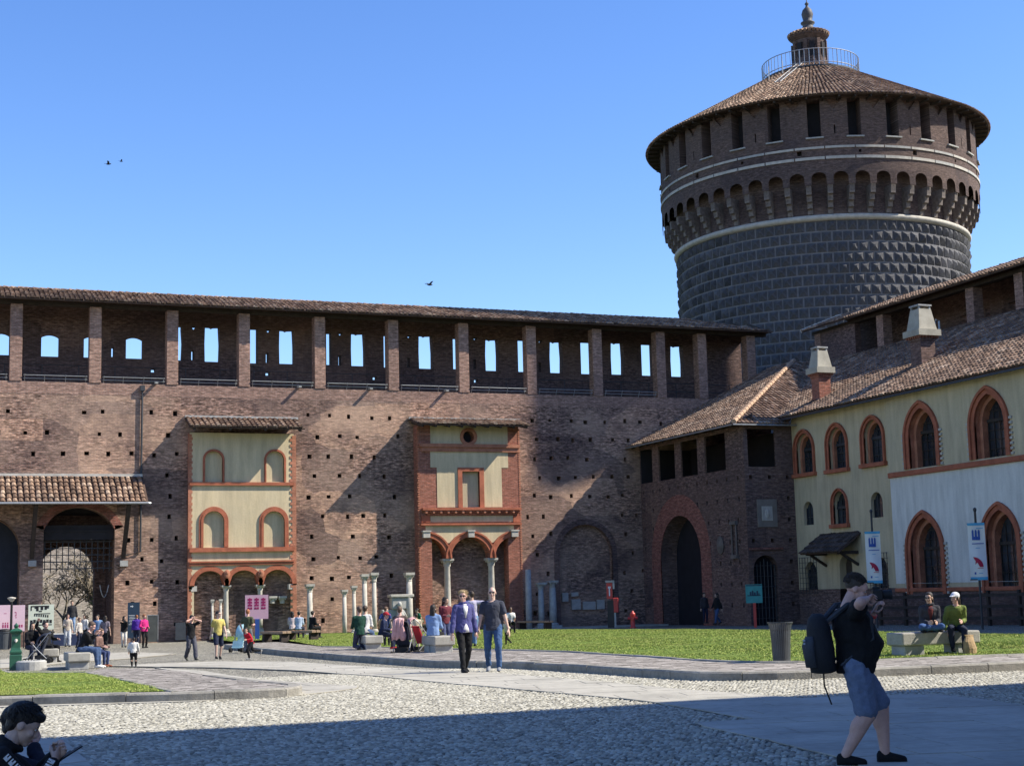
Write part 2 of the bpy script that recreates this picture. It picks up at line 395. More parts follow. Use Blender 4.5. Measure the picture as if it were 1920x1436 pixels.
# arch ring of red brick round the gate and the blind arch
mb = MB(); arch_trim(mb, PA.pt, gu0, gu1, aA(150, 985)[1], gtop, .42, 1.2, -.025, .1); mb.build('gate_arch_ring', BR_ARCH, curtain)
mb = MB(); arch_trim(mb, PA.pt, bu0, bu1, -.6, aA(1100, 983)[1], .32, (bu1-bu0)/2, -.03, .1); mb.build('blind_arch_ring', BR_GATE, curtain)
mb = MB(); mb.box(du0, du1, YA+1.7, YA+1.78, -.7, 6.0); mb.build('door', mat('blue_black_door', (.028,.033,.05), .6, .2, 2), curtain)
# loggia pillars
pil_px = [-260, -118, 29, 178, 323, 458, 600, 738, 870, 997, 1121, 1240]
pil_u = [aA(x, 700)[0] for x in pil_px]
pil_u[0:0] = [pil_u[0]-(pil_u[1]-pil_u[0])]
for u in pil_u+[44.9, 48.4]:
    mb = MB(); mb.box(u-.31, u+.31, YA-.045, YA+.62, ZF, ZE-.18); bevel(mb.build('pillar', BR_TOP, curtain), .015, 1)
# back wall of the walkway, cut by openings that show the sky
LB = Plane((0, YA+3.3, 0), (1, 0, 0), (0, -1, 0))
def sky_hole(x0, x1, y0, y1, arched=0, notch=False):
    u0, v0 = LB.px(x0, y1); u1, v1 = LB.px(x1, y0)
    if arched: return arch(u0, u1, v0, v1, (u1-u0)*.16, 5)
    if notch:
        m = (u0+u1)/2; j = [random.uniform(-.04, .04) for _ in range(4)]
        return [(u0, v0), (u1+j[0]*.5, v0), (u1+.02, v0+(v1-v0)*.5), (u1-.02+j[1]*.5, v1-.2), (u1-.03, v1), (m+.1, v1-.02), (m, v1-.07), (m-.1, v1-.01), (u0+.02+j[2]*.5, v1), (u0-.02, v0+(v1-v0)*.5)]
    return rect(u0, u1, v0, v1)
lh = [sky_hole(-14, 18, 624, 665, 1), sky_hole(77, 111, 627, 668, 1), sky_hole(157, 192, 630, 670, 1), sky_hole(236, 268, 632, 672, 1)]
for x0, x1, y0, y1 in [(318,342,611,675),(384,412,613,678),(469,483,616,681),(524,551,619,682),(612,621,624,684),(659,684,625,686),(720,726,628,689),(786,811,629,691),(850,868,634,692),(911,934,636,695),(972,986,637,697),(1032,1054,640,699),(1090,1110,641,701),(1147,1169,642,702),(1204,1224,645,704),(1259,1281,648,706)]:
    lh.append(sky_hole(x0, x1, y0, y1, 0, x1-x0 > 20))
for x, y in [(211,660),(361,666),(501,671),(637,676),(766,680),(890,683),(1012,689)]: lh.append(sky_hole(x-2.4, x+2.4, y-9, y+9))
for x, y in [(287,695),(502,701),(703,709),(893,714)]: lh.append(sky_hole(x-4, x+4, y-3.5, y+3))
for x, y in [(363,615),(503,621),(638,627),(767,632),(891,636),(1013,641)]:
    a, b, c = LB.px(x-5, y-3), LB.px(x+5, y-3), LB.px(x, y+4); lh.append([a, c, b])
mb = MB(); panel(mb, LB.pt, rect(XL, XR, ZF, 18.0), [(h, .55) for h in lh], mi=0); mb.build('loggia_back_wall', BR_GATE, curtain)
# floor beam, rafters, roof
mb = MB(); mb.box(XL, XR, YA+.05, YA+.4, ZE-.18, ZE+.02); mb.build('wall_plate', M_WOOD, curtain)
u = XL+.3
while u < XR:
    mb = MB(); mb.bar((u, YA-.62, ZE-.02), (u, YA+2.2, ZE+.98), .1, .13); mb.build('rafter', M_WOOD, curtain); u += 1.15
up = Vector((0, 2.9, 1.05)); Lr = up.length
tiles('tile_roof', (XL, YA-.8, ZE), (XR, YA-.8, ZE), up, Lr, curtain, poly=[(0, 0), (XR-XL, 0), (XR-XL-4.5, Lr), (0, Lr)])
mb = MB(); mb.add([(XL, YA+2.1, ZE+1.03), (XR-4.5, YA+2.1, ZE+1.03), (XR, YA+4.7, ZE-.1), (XL, YA+4.7, ZE-.1)], [(0,1,2,3)])
mb.add([(XR, YA-.8, ZE-.01), (XR, YA+4.7, ZE-.1), (XR-4.5, YA+2.1, ZE+1.03)], [(0,1,2)]); mb.build('rear_slope', M_SHEET, curtain)
mb = MB()
x = XL
while x < XR-4.6:
    mb.tube([(x, YA+2.1, ZE+1.06+jt(.015)), (x+.42, YA+2.1, ZE+1.05+jt(.015))], [.13, .105], 6); x += .38
mb.build('ridge_tiles', M_TILE, curtain, kind='stuff', uv=False)
# ledge railings between the pillars and inner handrail
us = pil_u
for a, b in zip(us[:-1], us[1:]):
    mb = MB(); z0 = ZF+.02
    for dz, dy in ((.14, -.12), (.30, -.20)): mb.tube([(a+.4, YA+dy+.1, z0+dz), (b-.4, YA+dy+.1, z0+dz)], .02, 5)
    for t in (.02, .33, .66, .98):
        x = a+.4+(b-a-.8)*t; mb.tube([(x, YA+.1, z0), (x, YA-.12, z0+.34)], .02, 5)
    mb.build('ledge_rail', M_STEEL, curtain)
mb = MB()
for dz in (.55, 1.05): mb.tube([(XL, YA+1.0, ZF+dz), (XR, YA+1.0, ZF+dz)], .022, 5)
x = XL+.5
while x < XR: mb.tube([(x, YA+1.0, ZF), (x, YA+1.0, ZF+1.05)], .022, 5); x += 1.9
mb.build('handrail', M_IRON, curtain)
mb = MB(); dx = aA(266, 800)[0]
mb.tube([(dx, YA-.09, ZF-.35), (dx-.03, YA-.09, aA(266, 890)[1]-.4), (dx-.03, YA-.09, 4.2), (dx-.9, YA-.09, 4.0)], .055, 8); mb.box(dx-.12, dx+.12, YA-.2, YA, ZF-.38, ZF-.1)
mb.build('downpipe', M_IRON, curtain)
for x in (292, 560, 693, 835):                             # spouts under the walkway that throw slanting shadows
    u = aA(x, 720)[0]; mb = MB(); mb.bar((u, YA+.1, ZF+.08), (u, YA-.4, ZF+.04), .16, .08); mb.build('water_spout', M_STONE, curtain)
# ================================================================ canopy over the gate
cu1 = aA(268, 893)[0]; cz1 = aA(200, 893)[1]; CO = 2.3; cz0 = Plane((0, YA-CO, 0), (1,0,0), (0,-1,0)).px(200, 942)[1]
canopy = thing('gate_canopy', 'lean-to tiled canopy on timber struts above the left gateway', 'canopy', (8, YA, cz1))
up = Vector((0, CO, cz1-cz0))
tiles('tile_roof', (XL+2, YA-CO, cz0), (cu1, YA-CO, cz0), up, up.length, canopy, rr=.12, pitch=.29)
mb = MB(); mb.box(XL+2, cu1-.05, YA-.22, YA-.02, cz1-.02, cz1+.12); mb.build('flashing', M_WSTONE, canopy)
mb = MB(); mb.box(XL+2, cu1, YA-CO+.25, YA-CO+.42, cz0-.06, cz0+.1); mb.build('eave_beam', M_WOOD, canopy)
mb = MB(); mb.tube([(XL+2, YA-CO-.08, cz0-.02), (cu1, YA-CO-.08, cz0-.03), (cu1+.1, YA-CO-.05, cz0-.05)], .06, 6); mb.build('gutter', M_STEEL, canopy)
for x in (62, 233):
    u = aA(x, 1000)[0]; mb = MB(); mb.bar((u, YA-CO+.35, cz0-.02), (u-.05, YA-.05, aA(x, 1045)[1]), .2, .24)
    mb.bar((u, YA, cz0+.12), (u, YA-CO+.3, cz0+.12), .18, .2); mb.build('strut', M_WOOD, canopy)
    mb = MB(); mb.box(u-.22, u+.18, YA-.24, YA+.05, aA(x, 1050)[1]-.32, aA(x, 1050)[1]-.02); mb.build('bracket_stone', M_STONE, canopy)
u = XL+2.4
while u < cu1-.2:
    mb = MB(); mb.bar((u, YA-CO+.08, cz0-.03), (u, YA-.03, cz1-.12), .09, .12); mb.build('rafter', M_WOOD, canopy); u += .62
# ================================================================ portcullis and gate machinery
port = thing('portcullis', 'raised iron grille hanging in the left gateway arch', 'grille', ((gu0+gu1)/2, YA+.7, 2.5))
pz0, pz1 = PA.px(130, 1070, .7)[1], PA.px(130, 1016, .7)[1]
x = gu0+.12
while x < gu1-.05:
    mb = MB(); mb.bar((x, YA+.7, pz0-.02), (x, YA+.7, pz1+.1), .045); mb.lathe([(.03, 0), (.0, -.14)], (x, YA+.7, pz0), 4, cap=False); mb.build('bar', M_IRON, port); x += .30
for k in range(5):
    zz = pz0+.12+(pz1-pz0)*k/4.3; mb = MB(); mb.bar((gu0+.03, YA+.66, zz), (gu1-.03, YA+.66, zz), .05); mb.build('crossbar', M_IRON, port)
mb = MB(); mb.box(gu0+.02, gu1-.02, YA+.35, YA+1.1, pz1+.1, PA.px(130, 985, .7)[1]); mb.box(gu0+.02, gu1-.02, YA+.28, YA+.36, pz1+.5, pz1+.62); mb.build('housing', mat('tarred_timber', (.032,.030,.036), .8, .3, 3), port)
mb = MB(); pts = [(gu1-.62+.45*t, YA+.6, 1.9-1.6*t*(1-t)*1.6) for t in np.linspace(0, 1, 12)]
mb.tube([(p[0]-.05, p[1], p[2]+.6) for p in pts], .03, 5); mb.build('chain', M_STEEL, port)
# what stands outside the gate
ow = thing('outer_wall', 'sunlit old brick wall seen through the left gateway', 'wall', (10, 108, -.6))
mb = MB(); panel(mb, Plane((0, 106, 0), (1,0,0), (0,-1,0)).pt, rect(-25, 30, -1.4, 11), [(rect(7.6+3*i, 8.3+3*i, 4.6, 6.4), .4, 0) for i in range(-4, 5)], mi=0)
mb.box(-25, 30, 106.01, 107, -1.4, 11); mb.build('wall_face', brick('outer_brick', (.60,.52,.45), (.50,.40,.34), (.58,.53,.48), (.70,.62,.55), .5, streak=.6), ow)
mb = MB(); mb.box(-25, 30, 105.7, 107.2, 11, 11.3); mb.build('coping', M_STONE, ow)
# ================================================================ two old house fronts against the curtain wall
def front(P, root):
    pl = Plane((0, YA-P, 0), (1,0,0), (0,-1,0)); return pl
def capital(mb, c, w, h):
    mb.lathe([(w*.62, 0), (w*.66, h*.12), (w*.62, h*.2), (w*.75, h*.5), (w*1.0, h*.72)], c, 8, rot=math.pi/8)
    x, y, z = c; mb.box(x-w, x+w, y-w, y+w, z+h*.72, z+h)
    for a in range(4):
        t = math.pi/4+a*math.pi/2; mb.ell((x+math.cos(t)*w*.95, y+math.sin(t)*w*.95, z+h*.6), (w*.22, w*.22, h*.16), 6, 4)
def column(root, name, u, y, z0, z1, r, mats=M_WSTONE, cap=.34, base=.2):
    mb = MB(); mb.lathe([(r*1.05, 0), (r*1.06, (z1-z0)*.3), (r*.9, z1-z0-.04), (r*1.0, z1-z0)], (u, y, z0), 14); s = mb.build('column', mats, root, smooth=False)
    for p in s.data.polygons: p.use_smooth = len(p.vertices) == 4
    if cap: mb = MB(); capital(mb, (u, y, z1+.002), r*1.75, cap); mb.build('capital', mats, s)
    if base: mb = MB(); mb.lathe([(r*1.6, 0), (r*1.65, base*.4), (r*1.25, base*.6), (r*1.4, base*.8), (r*1.1, base)], (u, y, z0-base-.001), 14); mb.box(u-r*1.75, u+r*1.75, y-r*1.75, y+r*1.75, z0-base-.16, z0-base-.002); mb.build('column_base', mats, s)
    return s
def small_roof(root, u0, u1, y0, y1, z0, z1, nraft):
    up = Vector((0, y1-y0, z1-z0)); tiles('tile_roof', (u0, y0, z0), (u1, y0, z0), up, up.length, root, rr=.115, pitch=.28)
    mb = MB(); mb.box(u0, u1, y1-.2, y1-.01, z1-.02, z1+.1); mb.build('flashing', M_STONE, root)
    for i in range(nraft):
        u = u0+.25+(u1-u0-.5)*i/(nraft-1); mb = MB(); mb.bar((u, y0+.06, z0-.09), (u, y1, z1-.2), .13, .15); mb.build('rafter', M_WOOD, root)
# ---- first front: three storeys, ochre plaster
h1 = thing('house_front', 'tall ochre plastered house front with four arched blind windows and three-arch portico', 'house front', ((b1[0]+b1[1])/2, YA-P1, gz(YA)))
F1 = Plane((0, YA-P1, 0), (1,0,0), (0,-1,0)); f = lambda x, y: F1.px(x, y)
u0, u1 = f(355, 900)[0], f(551, 900)[0]; ztop = f(450, 812)[1]; zspr = f(450, 1096)[1]
cols = [f(425, 1140)[0], f(489, 1140)[0]]; ul, ur = f(362, 1100)[0], f(550, 1100)[0]
arcs = [(ul+.05, cols[0]-.09), (cols[0]+.09, cols[1]-.09), (cols[1]+.09, ur-.05)]
atop = f(450, 1068)[1]; wins = []
for x0, x1, y0, y1 in [(384, 417, 846, 903), (499, 532, 846, 903)]:
    a, b = f(x0, y1), f(x1, y0); wins.append((a[0], b[0], a[1], b[1], .2))
for x0, x1, y0, y1 in [(381, 420, 958, 1026), (494, 533, 958, 1026)]:
    a, b = f(x0, y1), f(x1, y0); wins.append((a[0], b[0], a[1], b[1], .42))
# arcade cut: one hole below the arches
mb = MB(); foot = f(450, 1066)[1]
hol = [(arch(a, b, c, d), .16, 0) for a, b, c, d, t in wins]
cut = [(ul+.05, -1.0), (ur-.05, -1.0)]
top = []
for a, b in arcs[::-1]:
    A = arch(a, b, zspr, atop, (b-a)/2, 8); top += A[2:] if a == arcs[2][0] else A[1:2]+A[2:]
poly = [(ul+.05, -1.0), (ur-.05, -1.0)]
for k, (a, b) in enumerate(arcs[::-1]): poly += [(b, zspr)]+arch(a, b, zspr, atop+(b-a-1.9)*.1, None, 8)[3:-1]+[(a, zspr)]
panel(mb, F1.pt, rect(u0, u1, -1.1, ztop), hol+[(poly, .5)], mi=0)
for x in (u0, u1): mb.add([(x, YA-P1, -1.1), (x, YA, -1.1), (x, YA, ztop), (x, YA-P1, ztop)], [(0,1,2,3)], 1)
mb.build('wall', [PL_YELLOW, BR_RED], h1)
for a, b, c, d, t in wins:
    mb = MB(); arch_trim(mb, F1.pt, a, b, c, d, t*.55, (b-a)/2, -.07, .1); arch_trim(mb, F1.pt, a, b, c, d, t*.3, (b-a)/2, -.10, .05); mb.build('arch_frame', M_TERRA, h1)
for y0, y1, pr in [(904, 910, .12), (1026, 1034, .16), (1051, 1054, .14), (1055, 1059, .09)]:
    za, zb = f(450, y1)[1], f(450, y0)[1]; mb = MB(); mb.box(u0+.003, u1-.003, YA-P1-pr, YA-P1+.02, za, zb); mb.build('string_course', M_TERRA, h1)
for k, (a, b) in enumerate(arcs):
    mb = MB(); arch_trim(mb, F1.pt, a, b, zspr, atop+(b-a-1.9)*.1, .24, (b-a)/2, -.05, .46); mb.build('portico_arch', M_TERRA, h1)
for u in cols: column(h1, 'column', u, YA-P1+.22, gz(YA)+.55, zspr-.32, .14, cap=.31)
for u in cols:
    mb = MB(); mb.add([(u+a*w_, YA-P1+d, zspr+z_) for z_, w_ in ((-.005, .13), (.62, .34)) for a, d in ((-1, -.03), (1, -.03), (1, .44), (-1, .44))], [(0,1,5,4),(1,2,6,5),(2,3,7,6),(3,0,4,7),(4,5,6,7),(3,2,1,0)]); mb.build('springer', M_TERRA, h1)
    mb = MB(); mb.ell((u, YA-P1-.1, f(425, 1076)[1]), (.17, .06, .24), 10, 8); mb.ell((u, YA-P1-.14, f(425, 1074)[1]), (.08, .05, .1), 8, 6); mb.build('roundel', M_TERRA2, h1)
zz = -.9; k = 0
mb = MB()
while zz < ztop-.2:                                       # toothed brick quoins at the right edge
    wd = .34 if k % 2 else .22; mb.box(u1-wd+.12, u1+.12, YA-P1-.03, YA-P1+.05, zz, zz+.15); mb.box(u0-.06, u0+.12+.05*(k % 2), YA-P1-.02, YA-P1+.05, zz, zz+.15); zz += .16; k += 1
mb.build('quoins', M_TERRA2, h1, kind='stuff')
for x in (361.5, 549):
    a = f(x, 1100)[0]; mb = MB(); mb.box(a-.22, a+.22, YA-P1-.02, YA-P1+.4, zspr-.3, zspr-.02); mb.build('impost', M_WSTONE, h1)
small_roof(h1, f(349, 790)[0], f(562, 790)[0], YA-P1-1.3, YA-.02, f(450, 806)[1]+.0, f(450, 782)[1], 4)
# ---- second front: red brick jambs, oculus, one window, loggia arches on two columns
h2 = thing('house_front', 'narrow red brick house front with round window above and two-column loggia', 'house front', ((b2[0]+b2[1])/2, YA-P2, gz(YA)))
F2 = Plane((0, YA-P2, 0), (1,0,0), (0,-1,0)); f = lambda x, y: F2.px(x, y)
u0, u1 = f(785, 900)[0], f(974, 900)[0]; ztop = f(880, 797)[1]
oc = f(878, 819); ro = .33; ocp = [(oc[0]+ro*math.cos(t), oc[1]+ro*math.sin(t)) for t in np.linspace(0, 2*math.pi, 21)[:-1]]
wa, wb = f(867, 951), f(898, 884); win = rect(wa[0], wb[0], wa[1], wb[1])
c0, c1 = f(842, 1100)[0], f(925, 1100)[0]; zs = f(880, 1046)[1]; rC = (c1-c0)/2-.14; um = (c0+c1)/2
jl, jr = f(826, 1100)[0], f(937, 1100)[0]
def q_arc(uc, r, a0, a1, n=8): return [(uc+r*math.cos(a0+(a1-a0)*i/n), zs+r*math.sin(a0+(a1-a0)*i/n)) for i in range(n+1)]
sL, sR = c0-.14-rC, c1+.14+rC                             # centres of the half arches
dl, dr = c0-1.05, c1+1.05
hole = [(c0-.98, -1.0), (c1+.98, -1.0)]
ra = [p for p in q_arc(sR, rC, math.pi, math.pi*.5, 12) if p[0] < c1+.98]
la = [p for p in q_arc(sL, rC, math.pi*.5, 0, 12) if p[0] > c0-.98]
hole = [(c0-.98, -1.0), (c1+.98, -1.0), (c1+.98, ra[-1][1])]+ra[::-1]+q_arc(um, rC, 0, math.pi, 12)+la[::-1]+[(c0-.98, la[0][1])]
pz = lambda y: f(880, y)[1]
mb = MB(); panel(mb, F2.pt, rect(u0, u1, -1.1, ztop), [(ocp, .45, 2), (win, .18, 1), (hole, .75)], mi=0, rmi=0)
for x in (u0, u1): mb.add([(x, YA-P2, -1.1), (x, YA, -1.1), (x, YA, ztop), (x, YA-P2, ztop)], [(0,1,2,3)])
mb.build('wall', [BR_RED, PL_OCHRE, M_DARK], h2)
def plast(outer, holes=(), d=.022):
    m = MB(); panel(m, lambda u, v, dd: F2.pt(u, v, dd-d), outer, holes, mi=0, rim=d-.004); m.build('plaster_panel', PL_YELLOW, h2)
def R2(x0, x1, y0, y1): a, b = f(x0, y1), f(x1, y0); return rect(a[0], b[0], a[1], b[1])
big = [(p[0]*1.0, p[1]) for p in [(oc[0]+.36*math.cos(t), oc[1]+.36*math.sin(t)) for t in np.linspace(0, 2*math.pi, 21)[:-1]]]
plast(R2(807, 951, 800, 834), [(big, .02)])
p8, p9 = f(807, 877), f(952, 846); q8, q9 = f(820, 951), f(940, 877)
fr0, fr1 = f(859, 952), f(906, 877)
plast([(q8[0], q8[1]), (fr0[0], q8[1]), (fr0[0], fr1[1]), (fr1[0], fr1[1]), (fr1[0], q8[1]), (q9[0], q8[1]), (q9[0], q9[1]), (p9[0], q9[1]), (p9[0], p9[1]), (p8[0], p9[1]), (p8[0], q9[1]), (q8[0], q9[1])])
plast(R2(800, 962, 966, 979))
a_, b_ = f(806, 995), f(962, 985)
arcs2 = q_arc(um, rC+.3, 0, math.pi, 12)
band_top = pz(985); lo = [p for p in q_arc(sL, rC+.3, math.pi*.5, .62, 8)]; hi_ = [p for p in q_arc(sR, rC+.3, math.pi-.62, math.pi*.5, 8)]
midp = [p for p in q_arc(um, rC+.3, math.pi-.62, .62, 12)]
plast([(lo[0][0], band_top), lo[0]]+lo[1:]+midp+hi_+[(hi_[-1][0], band_top)])
mb = MB()
o = [(oc[0]+.52*math.cos(t), oc[1]+.52*math.sin(t)) for t in np.linspace(0, 2*math.pi, 25)[:-1]]; i_ = [(oc[0]+.34*math.cos(t), oc[1]+.34*math.sin(t)) for t in np.linspace(0, 2*math.pi, 25)[:-1]]
band(mb, F2.pt, o, i_, -.09, .2, 0, True); mb.build('oculus_frame', M_TERRA2, h2)
mb = MB(); band(mb, F2.pt, R2(859, 906, 877, 953), win, -.10, .12, 0, True); mb.build('window_frame', M_TERRA, h2)
for x0, x1, y0, y1, pr in [(786, 973, 834, 838, .2), (789, 971, 838, 846, .12), (790, 974, 952, 957, .34), (796, 972, 957, 961, .24), (800, 970, 961, 966, .14), (788, 976, 980, 985, .2), (790, 806, 966, 979, .08), (962, 974, 966, 979, .08)]:
    (a, za), (b, zb) = f(x0, y1), f(x1, y0); mb = MB(); mb.box(a, b, YA-P2-pr, YA-P2+.03, za, zb); mb.build('string_course', M_TERRA if y0 > 850 else M_TERRA2, h2)
x = f(795, 960)[0]
while x < f(970, 960)[0]: mb = MB(); mb.box(x, x+.12, YA-P2-.3, YA-P2, pz(962), pz(957.2)); mb.build('dentil', M_TERRA2, h2); x += .44
mb = MB(); band(mb, F2.pt, q_arc(um, rC+.27, 0, math.pi, 14), q_arc(um, rC, 0, math.pi, 14), -.08, .7); band(mb, F2.pt, q_arc(um, rC+.33, 0, math.pi, 14), q_arc(um, rC+.24, 0, math.pi, 14), -.13, -.02); mb.build('portico_arch', M_TERRA, h2)
for uc, a0, a1 in ((sL, 0, math.pi*.54), (sR, math.pi, math.pi*.46)):
    mb = MB(); band(mb, F2.pt, q_arc(uc, rC+.27, a0, a1, 10), q_arc(uc, rC, a0, a1, 10), -.078, .7); band(mb, F2.pt, q_arc(uc, rC+.33, a0, a1, 10), q_arc(uc, rC+.24, a0, a1, 10), -.128, -.02); mb.build('portico_arch', M_TERRA, h2)
for u, w_ in ((sL, .2), (um, .18), (sR, .2)):
    mb = MB(); mb.box(u-w_, u+w_, YA-P2-.24, YA-P2, zs+rC-.02, zs+rC+.3); mb.box(u-w_*1.25, u+w_*1.25, YA-P2-.28, YA-P2, zs+rC+.3, zs+rC+.38); mb.build('keystone', M_WSTONE, h2)
for u in (c0, c1): column(h2, 'column', u, YA-P2+.3, gz(YA)+.45, zs-.45, .185, cap=.44)
mb = MB(); zz = -.9; k = 0
while zz < ztop-.2: mb.box(u0-.05-.03*(k % 2), u0+.05, YA-P2-.02, YA-P2+.1, zz, zz+.08); mb.box(u1-.05, u1+.05+.03*(k % 2), YA-P2-.02, YA-P2+.1, zz, zz+.08); zz += .13; k += 1
mb.build('quoins', M_TERRA2, h2, kind='stuff')
small_roof(h2, f(774, 790)[0], f(982, 790)[0], YA-P2-1.1, YA-.02, f(880, 800)[1]+.0, f(880, 785)[1]+.02, 9)
# ================================================================ round tower
TX, TY = 63.8, 97.0
tower = thing('round_tower', 'massive round corner tower of dark diamond-cut stone with brick crown', 'tower', (TX, TY, -.6))
def cyl(Rf): return lambda u, v, d: Vector((TX+(Rf-d)*math.cos(u/Rf), TY+(Rf-d)*math.sin(u/Rf), v))
RB, RD = 10.9, 12.05
mb = MB(); mb.lathe([(RB+.25, -1), (RB, 12), (RB, 26.9)], (TX, TY, 0), 96); mb.lathe([(RB+.05, 26.9), (RB+.05, 31.5)], (TX, TY, 0), 96, mi=1, cap=False)
mb.build('shaft', [M_JOINT, BR_TOWER], tower, smooth=False)
# diamond-cut stones
nst = 94; rowh = .765; rows = int((26.85-9.7)/rowh); st = MB()
wd = 2*math.pi*RB/nst
def stone_mesh(k):
    m = MB(); a, h = wd/2-.045, rowh/2-.045; ap = (.02*(k-2), .01*k); e = .05; H = .20+.012*k; b = .72
    # base ring, edge ring, small flat tip
    P = [(-a,-h,0),(a,-h,0),(a,h,0),(-a,h,0),(-a,-h,e),(a,-h,e),(a,h,e),(-a,h,e)]
    t = .07; P += [(ap[0]-t,ap[1]-t,H),(ap[0]+t,ap[1]-t,H),(ap[0]+t,ap[1]+t,H),(ap[0]-t,ap[1]+t,H)]
    m.add(P, [(0,1,5,4),(1,2,6,5),(2,3,7,6),(3,0,4,7),(4,5,9,8),(5,6,10,9),(6,7,11,10),(7,4,8,11),(8,9,10,11)])
    return m
SM = [stone_mesh(k) for k in range(5)]; SME = []
for k, m in enumerate(SM):
    me = bpy.data.meshes.new('stone'); me.from_pydata(m.v, [], m.f); me.materials.append(M_BUGN); SME.append(me)
cand = []
camdir = math.atan2(-TY, -TX)
for r in range(rows):
    z = 26.85-rowh*(r+.5)
    for k in range(nst):
        th = 2*math.pi*(k+(r % 2)*.5)/nst+jt(.002); off = math.atan2(math.sin(th-camdir), math.cos(th-camdir))
        cand.append((abs(off)+(.0 if z > 13.5 else 9), th, z, off))
cand.sort(key=lambda c: c[0])
def stone_M(th, z):
    n = Vector((math.cos(th), math.sin(th), 0)); t = Vector((-math.sin(th), math.cos(th), 0)); p = Vector((TX, TY, z))+n*(RB-.015)
    s = random.uniform(.94, 1.0); d = random.uniform(.75, 1.15)
    return Matrix(((t.x*s, 0, n.x*d, p.x), (t.y*s, 0, n.y*d, p.y), (0, s, 0, p.z), (0, 0, 0, 1)))
for i, (a, th, z, off) in enumerate(cand):
    k = random.randrange(5); Mx = stone_M(th, z)
    if i < 300:
        o = bpy.data.objects.new('stone', SME[k]); col.objects.link(o); o.parent = tower; o.matrix_parent_inverse = WM[tower].inverted(); o.matrix_basis = Mx
    else: st.add([Mx @ Vector(p) for p in SM[k].v], SM[k].f)
st.build('remaining_stones', M_BUGN, tower, kind='stuff', uv=False)
mb = MB(); mb.lathe([(RB+.05, 26.83), (RB+.28, 26.9), (RB+.34, 27.05), (RB+.28, 27.2), (RB+.12, 27.27), (RB+.05, 27.28)], (TX, TY, 0), 96, cap=False); mb.build('string_ring', M_WSTONE, tower, smooth=True)
# machicolation: corbels, arcade, drum
na = 50; per = 2*math.pi/na; zsp, zat = 29.15, 30.05
aw = RD*per*.68
cme = MB()
prof = [(0, 27.28), (.16, 27.3), (.2, 27.62), (.42, 27.68), (.46, 28.05), (.68, 28.1), (.72, 28.5), (.95, 28.55), (1.0, 29.15), (0, 29.15)]
hw = RD*per*.12
nP = len(prof); cme.add([(x, -hw, z-27.28) for x, z in prof]+[(x, hw, z-27.28) for x, z in prof], [tuple(range(nP))[::-1], tuple(range(nP, 2*nP))]+[(i, (i+1) % nP, nP+(i+1) % nP, nP+i) for i in range(nP)])
cm = bpy.data.meshes.new('corbel'); cm.from_pydata(cme.v, [], cme.f); M_CORB = mat('corbel_stone', (.20,.165,.145), .9, .6, 4.5, bump=.4, bscale=10); cm.materials.append(M_CORB)
for k in range(na):
    th = per*(k+.5); n = Vector((math.cos(th), math.sin(th), 0)); p = Vector((TX, TY, 27.28))+n*(RB+.04)
    o = bpy.data.objects.new('corbel', cm); col.objects.link(o); o.parent = tower; o.matrix_parent_inverse = WM[tower].inverted()
    o.matrix_basis = Matrix(((n.x, -n.y, 0, p.x), (n.y, n.x, 0, p.y), (0, 0, 1, p.z), (0, 0, 0, 1)))
C = 2*math.pi*RD; hol = []; fm = cyl(RD)
outer = [(0, zsp)]
for k in range(na):
    uc = C/na*(k+1)-C/na*.5 if False else C*k/na
for k in range(na): pass
# bottom outline scalloped by the arches (arch centres between corbels)
bot = []
for k in range(na):
    uc = C*(k+.0)/na+C/na*.0+C/na*1.0-C/na*.0
    a = C*k/na
    bot += [(a+C/na*.5-aw/2-(C/na-aw)/2*0, zsp)]+[(a+C/na*.5-aw/2+aw/2*(1-math.cos(t)), zsp+.55+(zat-zsp-.55)*math.sin(t)) if 0 < t < math.pi else (a+C/na*.5-aw/2+aw/2*(1-math.cos(t)), zsp+.55) for t in np.linspace(0, math.pi, 9)]+[(a+C/na*.5+aw/2, zsp)]
# corbels sit under the piers: shift so that piers fall on corbel angles
shift = C/na*.5-C/na*.5
ucen = lambda k: C*(k+0.0)/na
bot = []
for k in range(na):
    a = C*k/na+C/na*1.0                                   # arch centre lies midway between corbel angles per*(k+.5)
    c0 = C*(k+1)/na-C/na*.0
    cc = C*k/na+C/na*.5+C/na*.5
    cc = C*(k+1)/na - C/na*0
    pts = [(cc-aw/2, zsp)]+[(cc-aw/2*math.cos(t), zsp+.5+(zat-zsp-.5)*math.sin(t)) for t in np.linspace(0, math.pi, 9)]+[(cc+aw/2, zsp)]
    bot += pts
sh = C/na*.5
outer = [(sh, zsp)]+bot+[(C+sh, zsp), (C+sh, 35.5)]
npt = na*2
outer += [(C+sh-C*i/npt, 35.5) for i in range(1, npt)]+[(sh, 35.5)]
extra = [(sh+C*i/npt, v) for i in range(1, npt) for v in (30.4, 31.4, 32.1)]
holes_ = []; nm = 27; ww = .92
for k in range(nm):
    c = sh+C*(k+.5)/nm; holes_.append((rect(c-ww/2, c+ww/2, 32.55, 35.3), 1.0, 1))
    if k+1 < nm:
        c2 = sh+C*(k+1)/nm; holes_.append(([(c2-.62, 35.34), (c2-.02, 34.55), (c2+.02, 34.55), (c2+.62, 35.34)], .22, 2))
        if k % 2: holes_.append((rect(c2-.05, c2+.05, 32.75, 33.4), .4, 1))
for k in range(18):
    c = sh+C*(k+.4)/18; s = .17 if k % 2 else .1; holes_.append((rect(c-s, c+s, 31.48-s, 31.48+s), .4, 1))
mb = MB(); panel(mb, fm, outer, holes_, extra, mi=0)
V = mb.v; uvs = [((math.atan2(y-TY, x-TX) % (2*math.pi))*RD, z) for x, y, z in V]
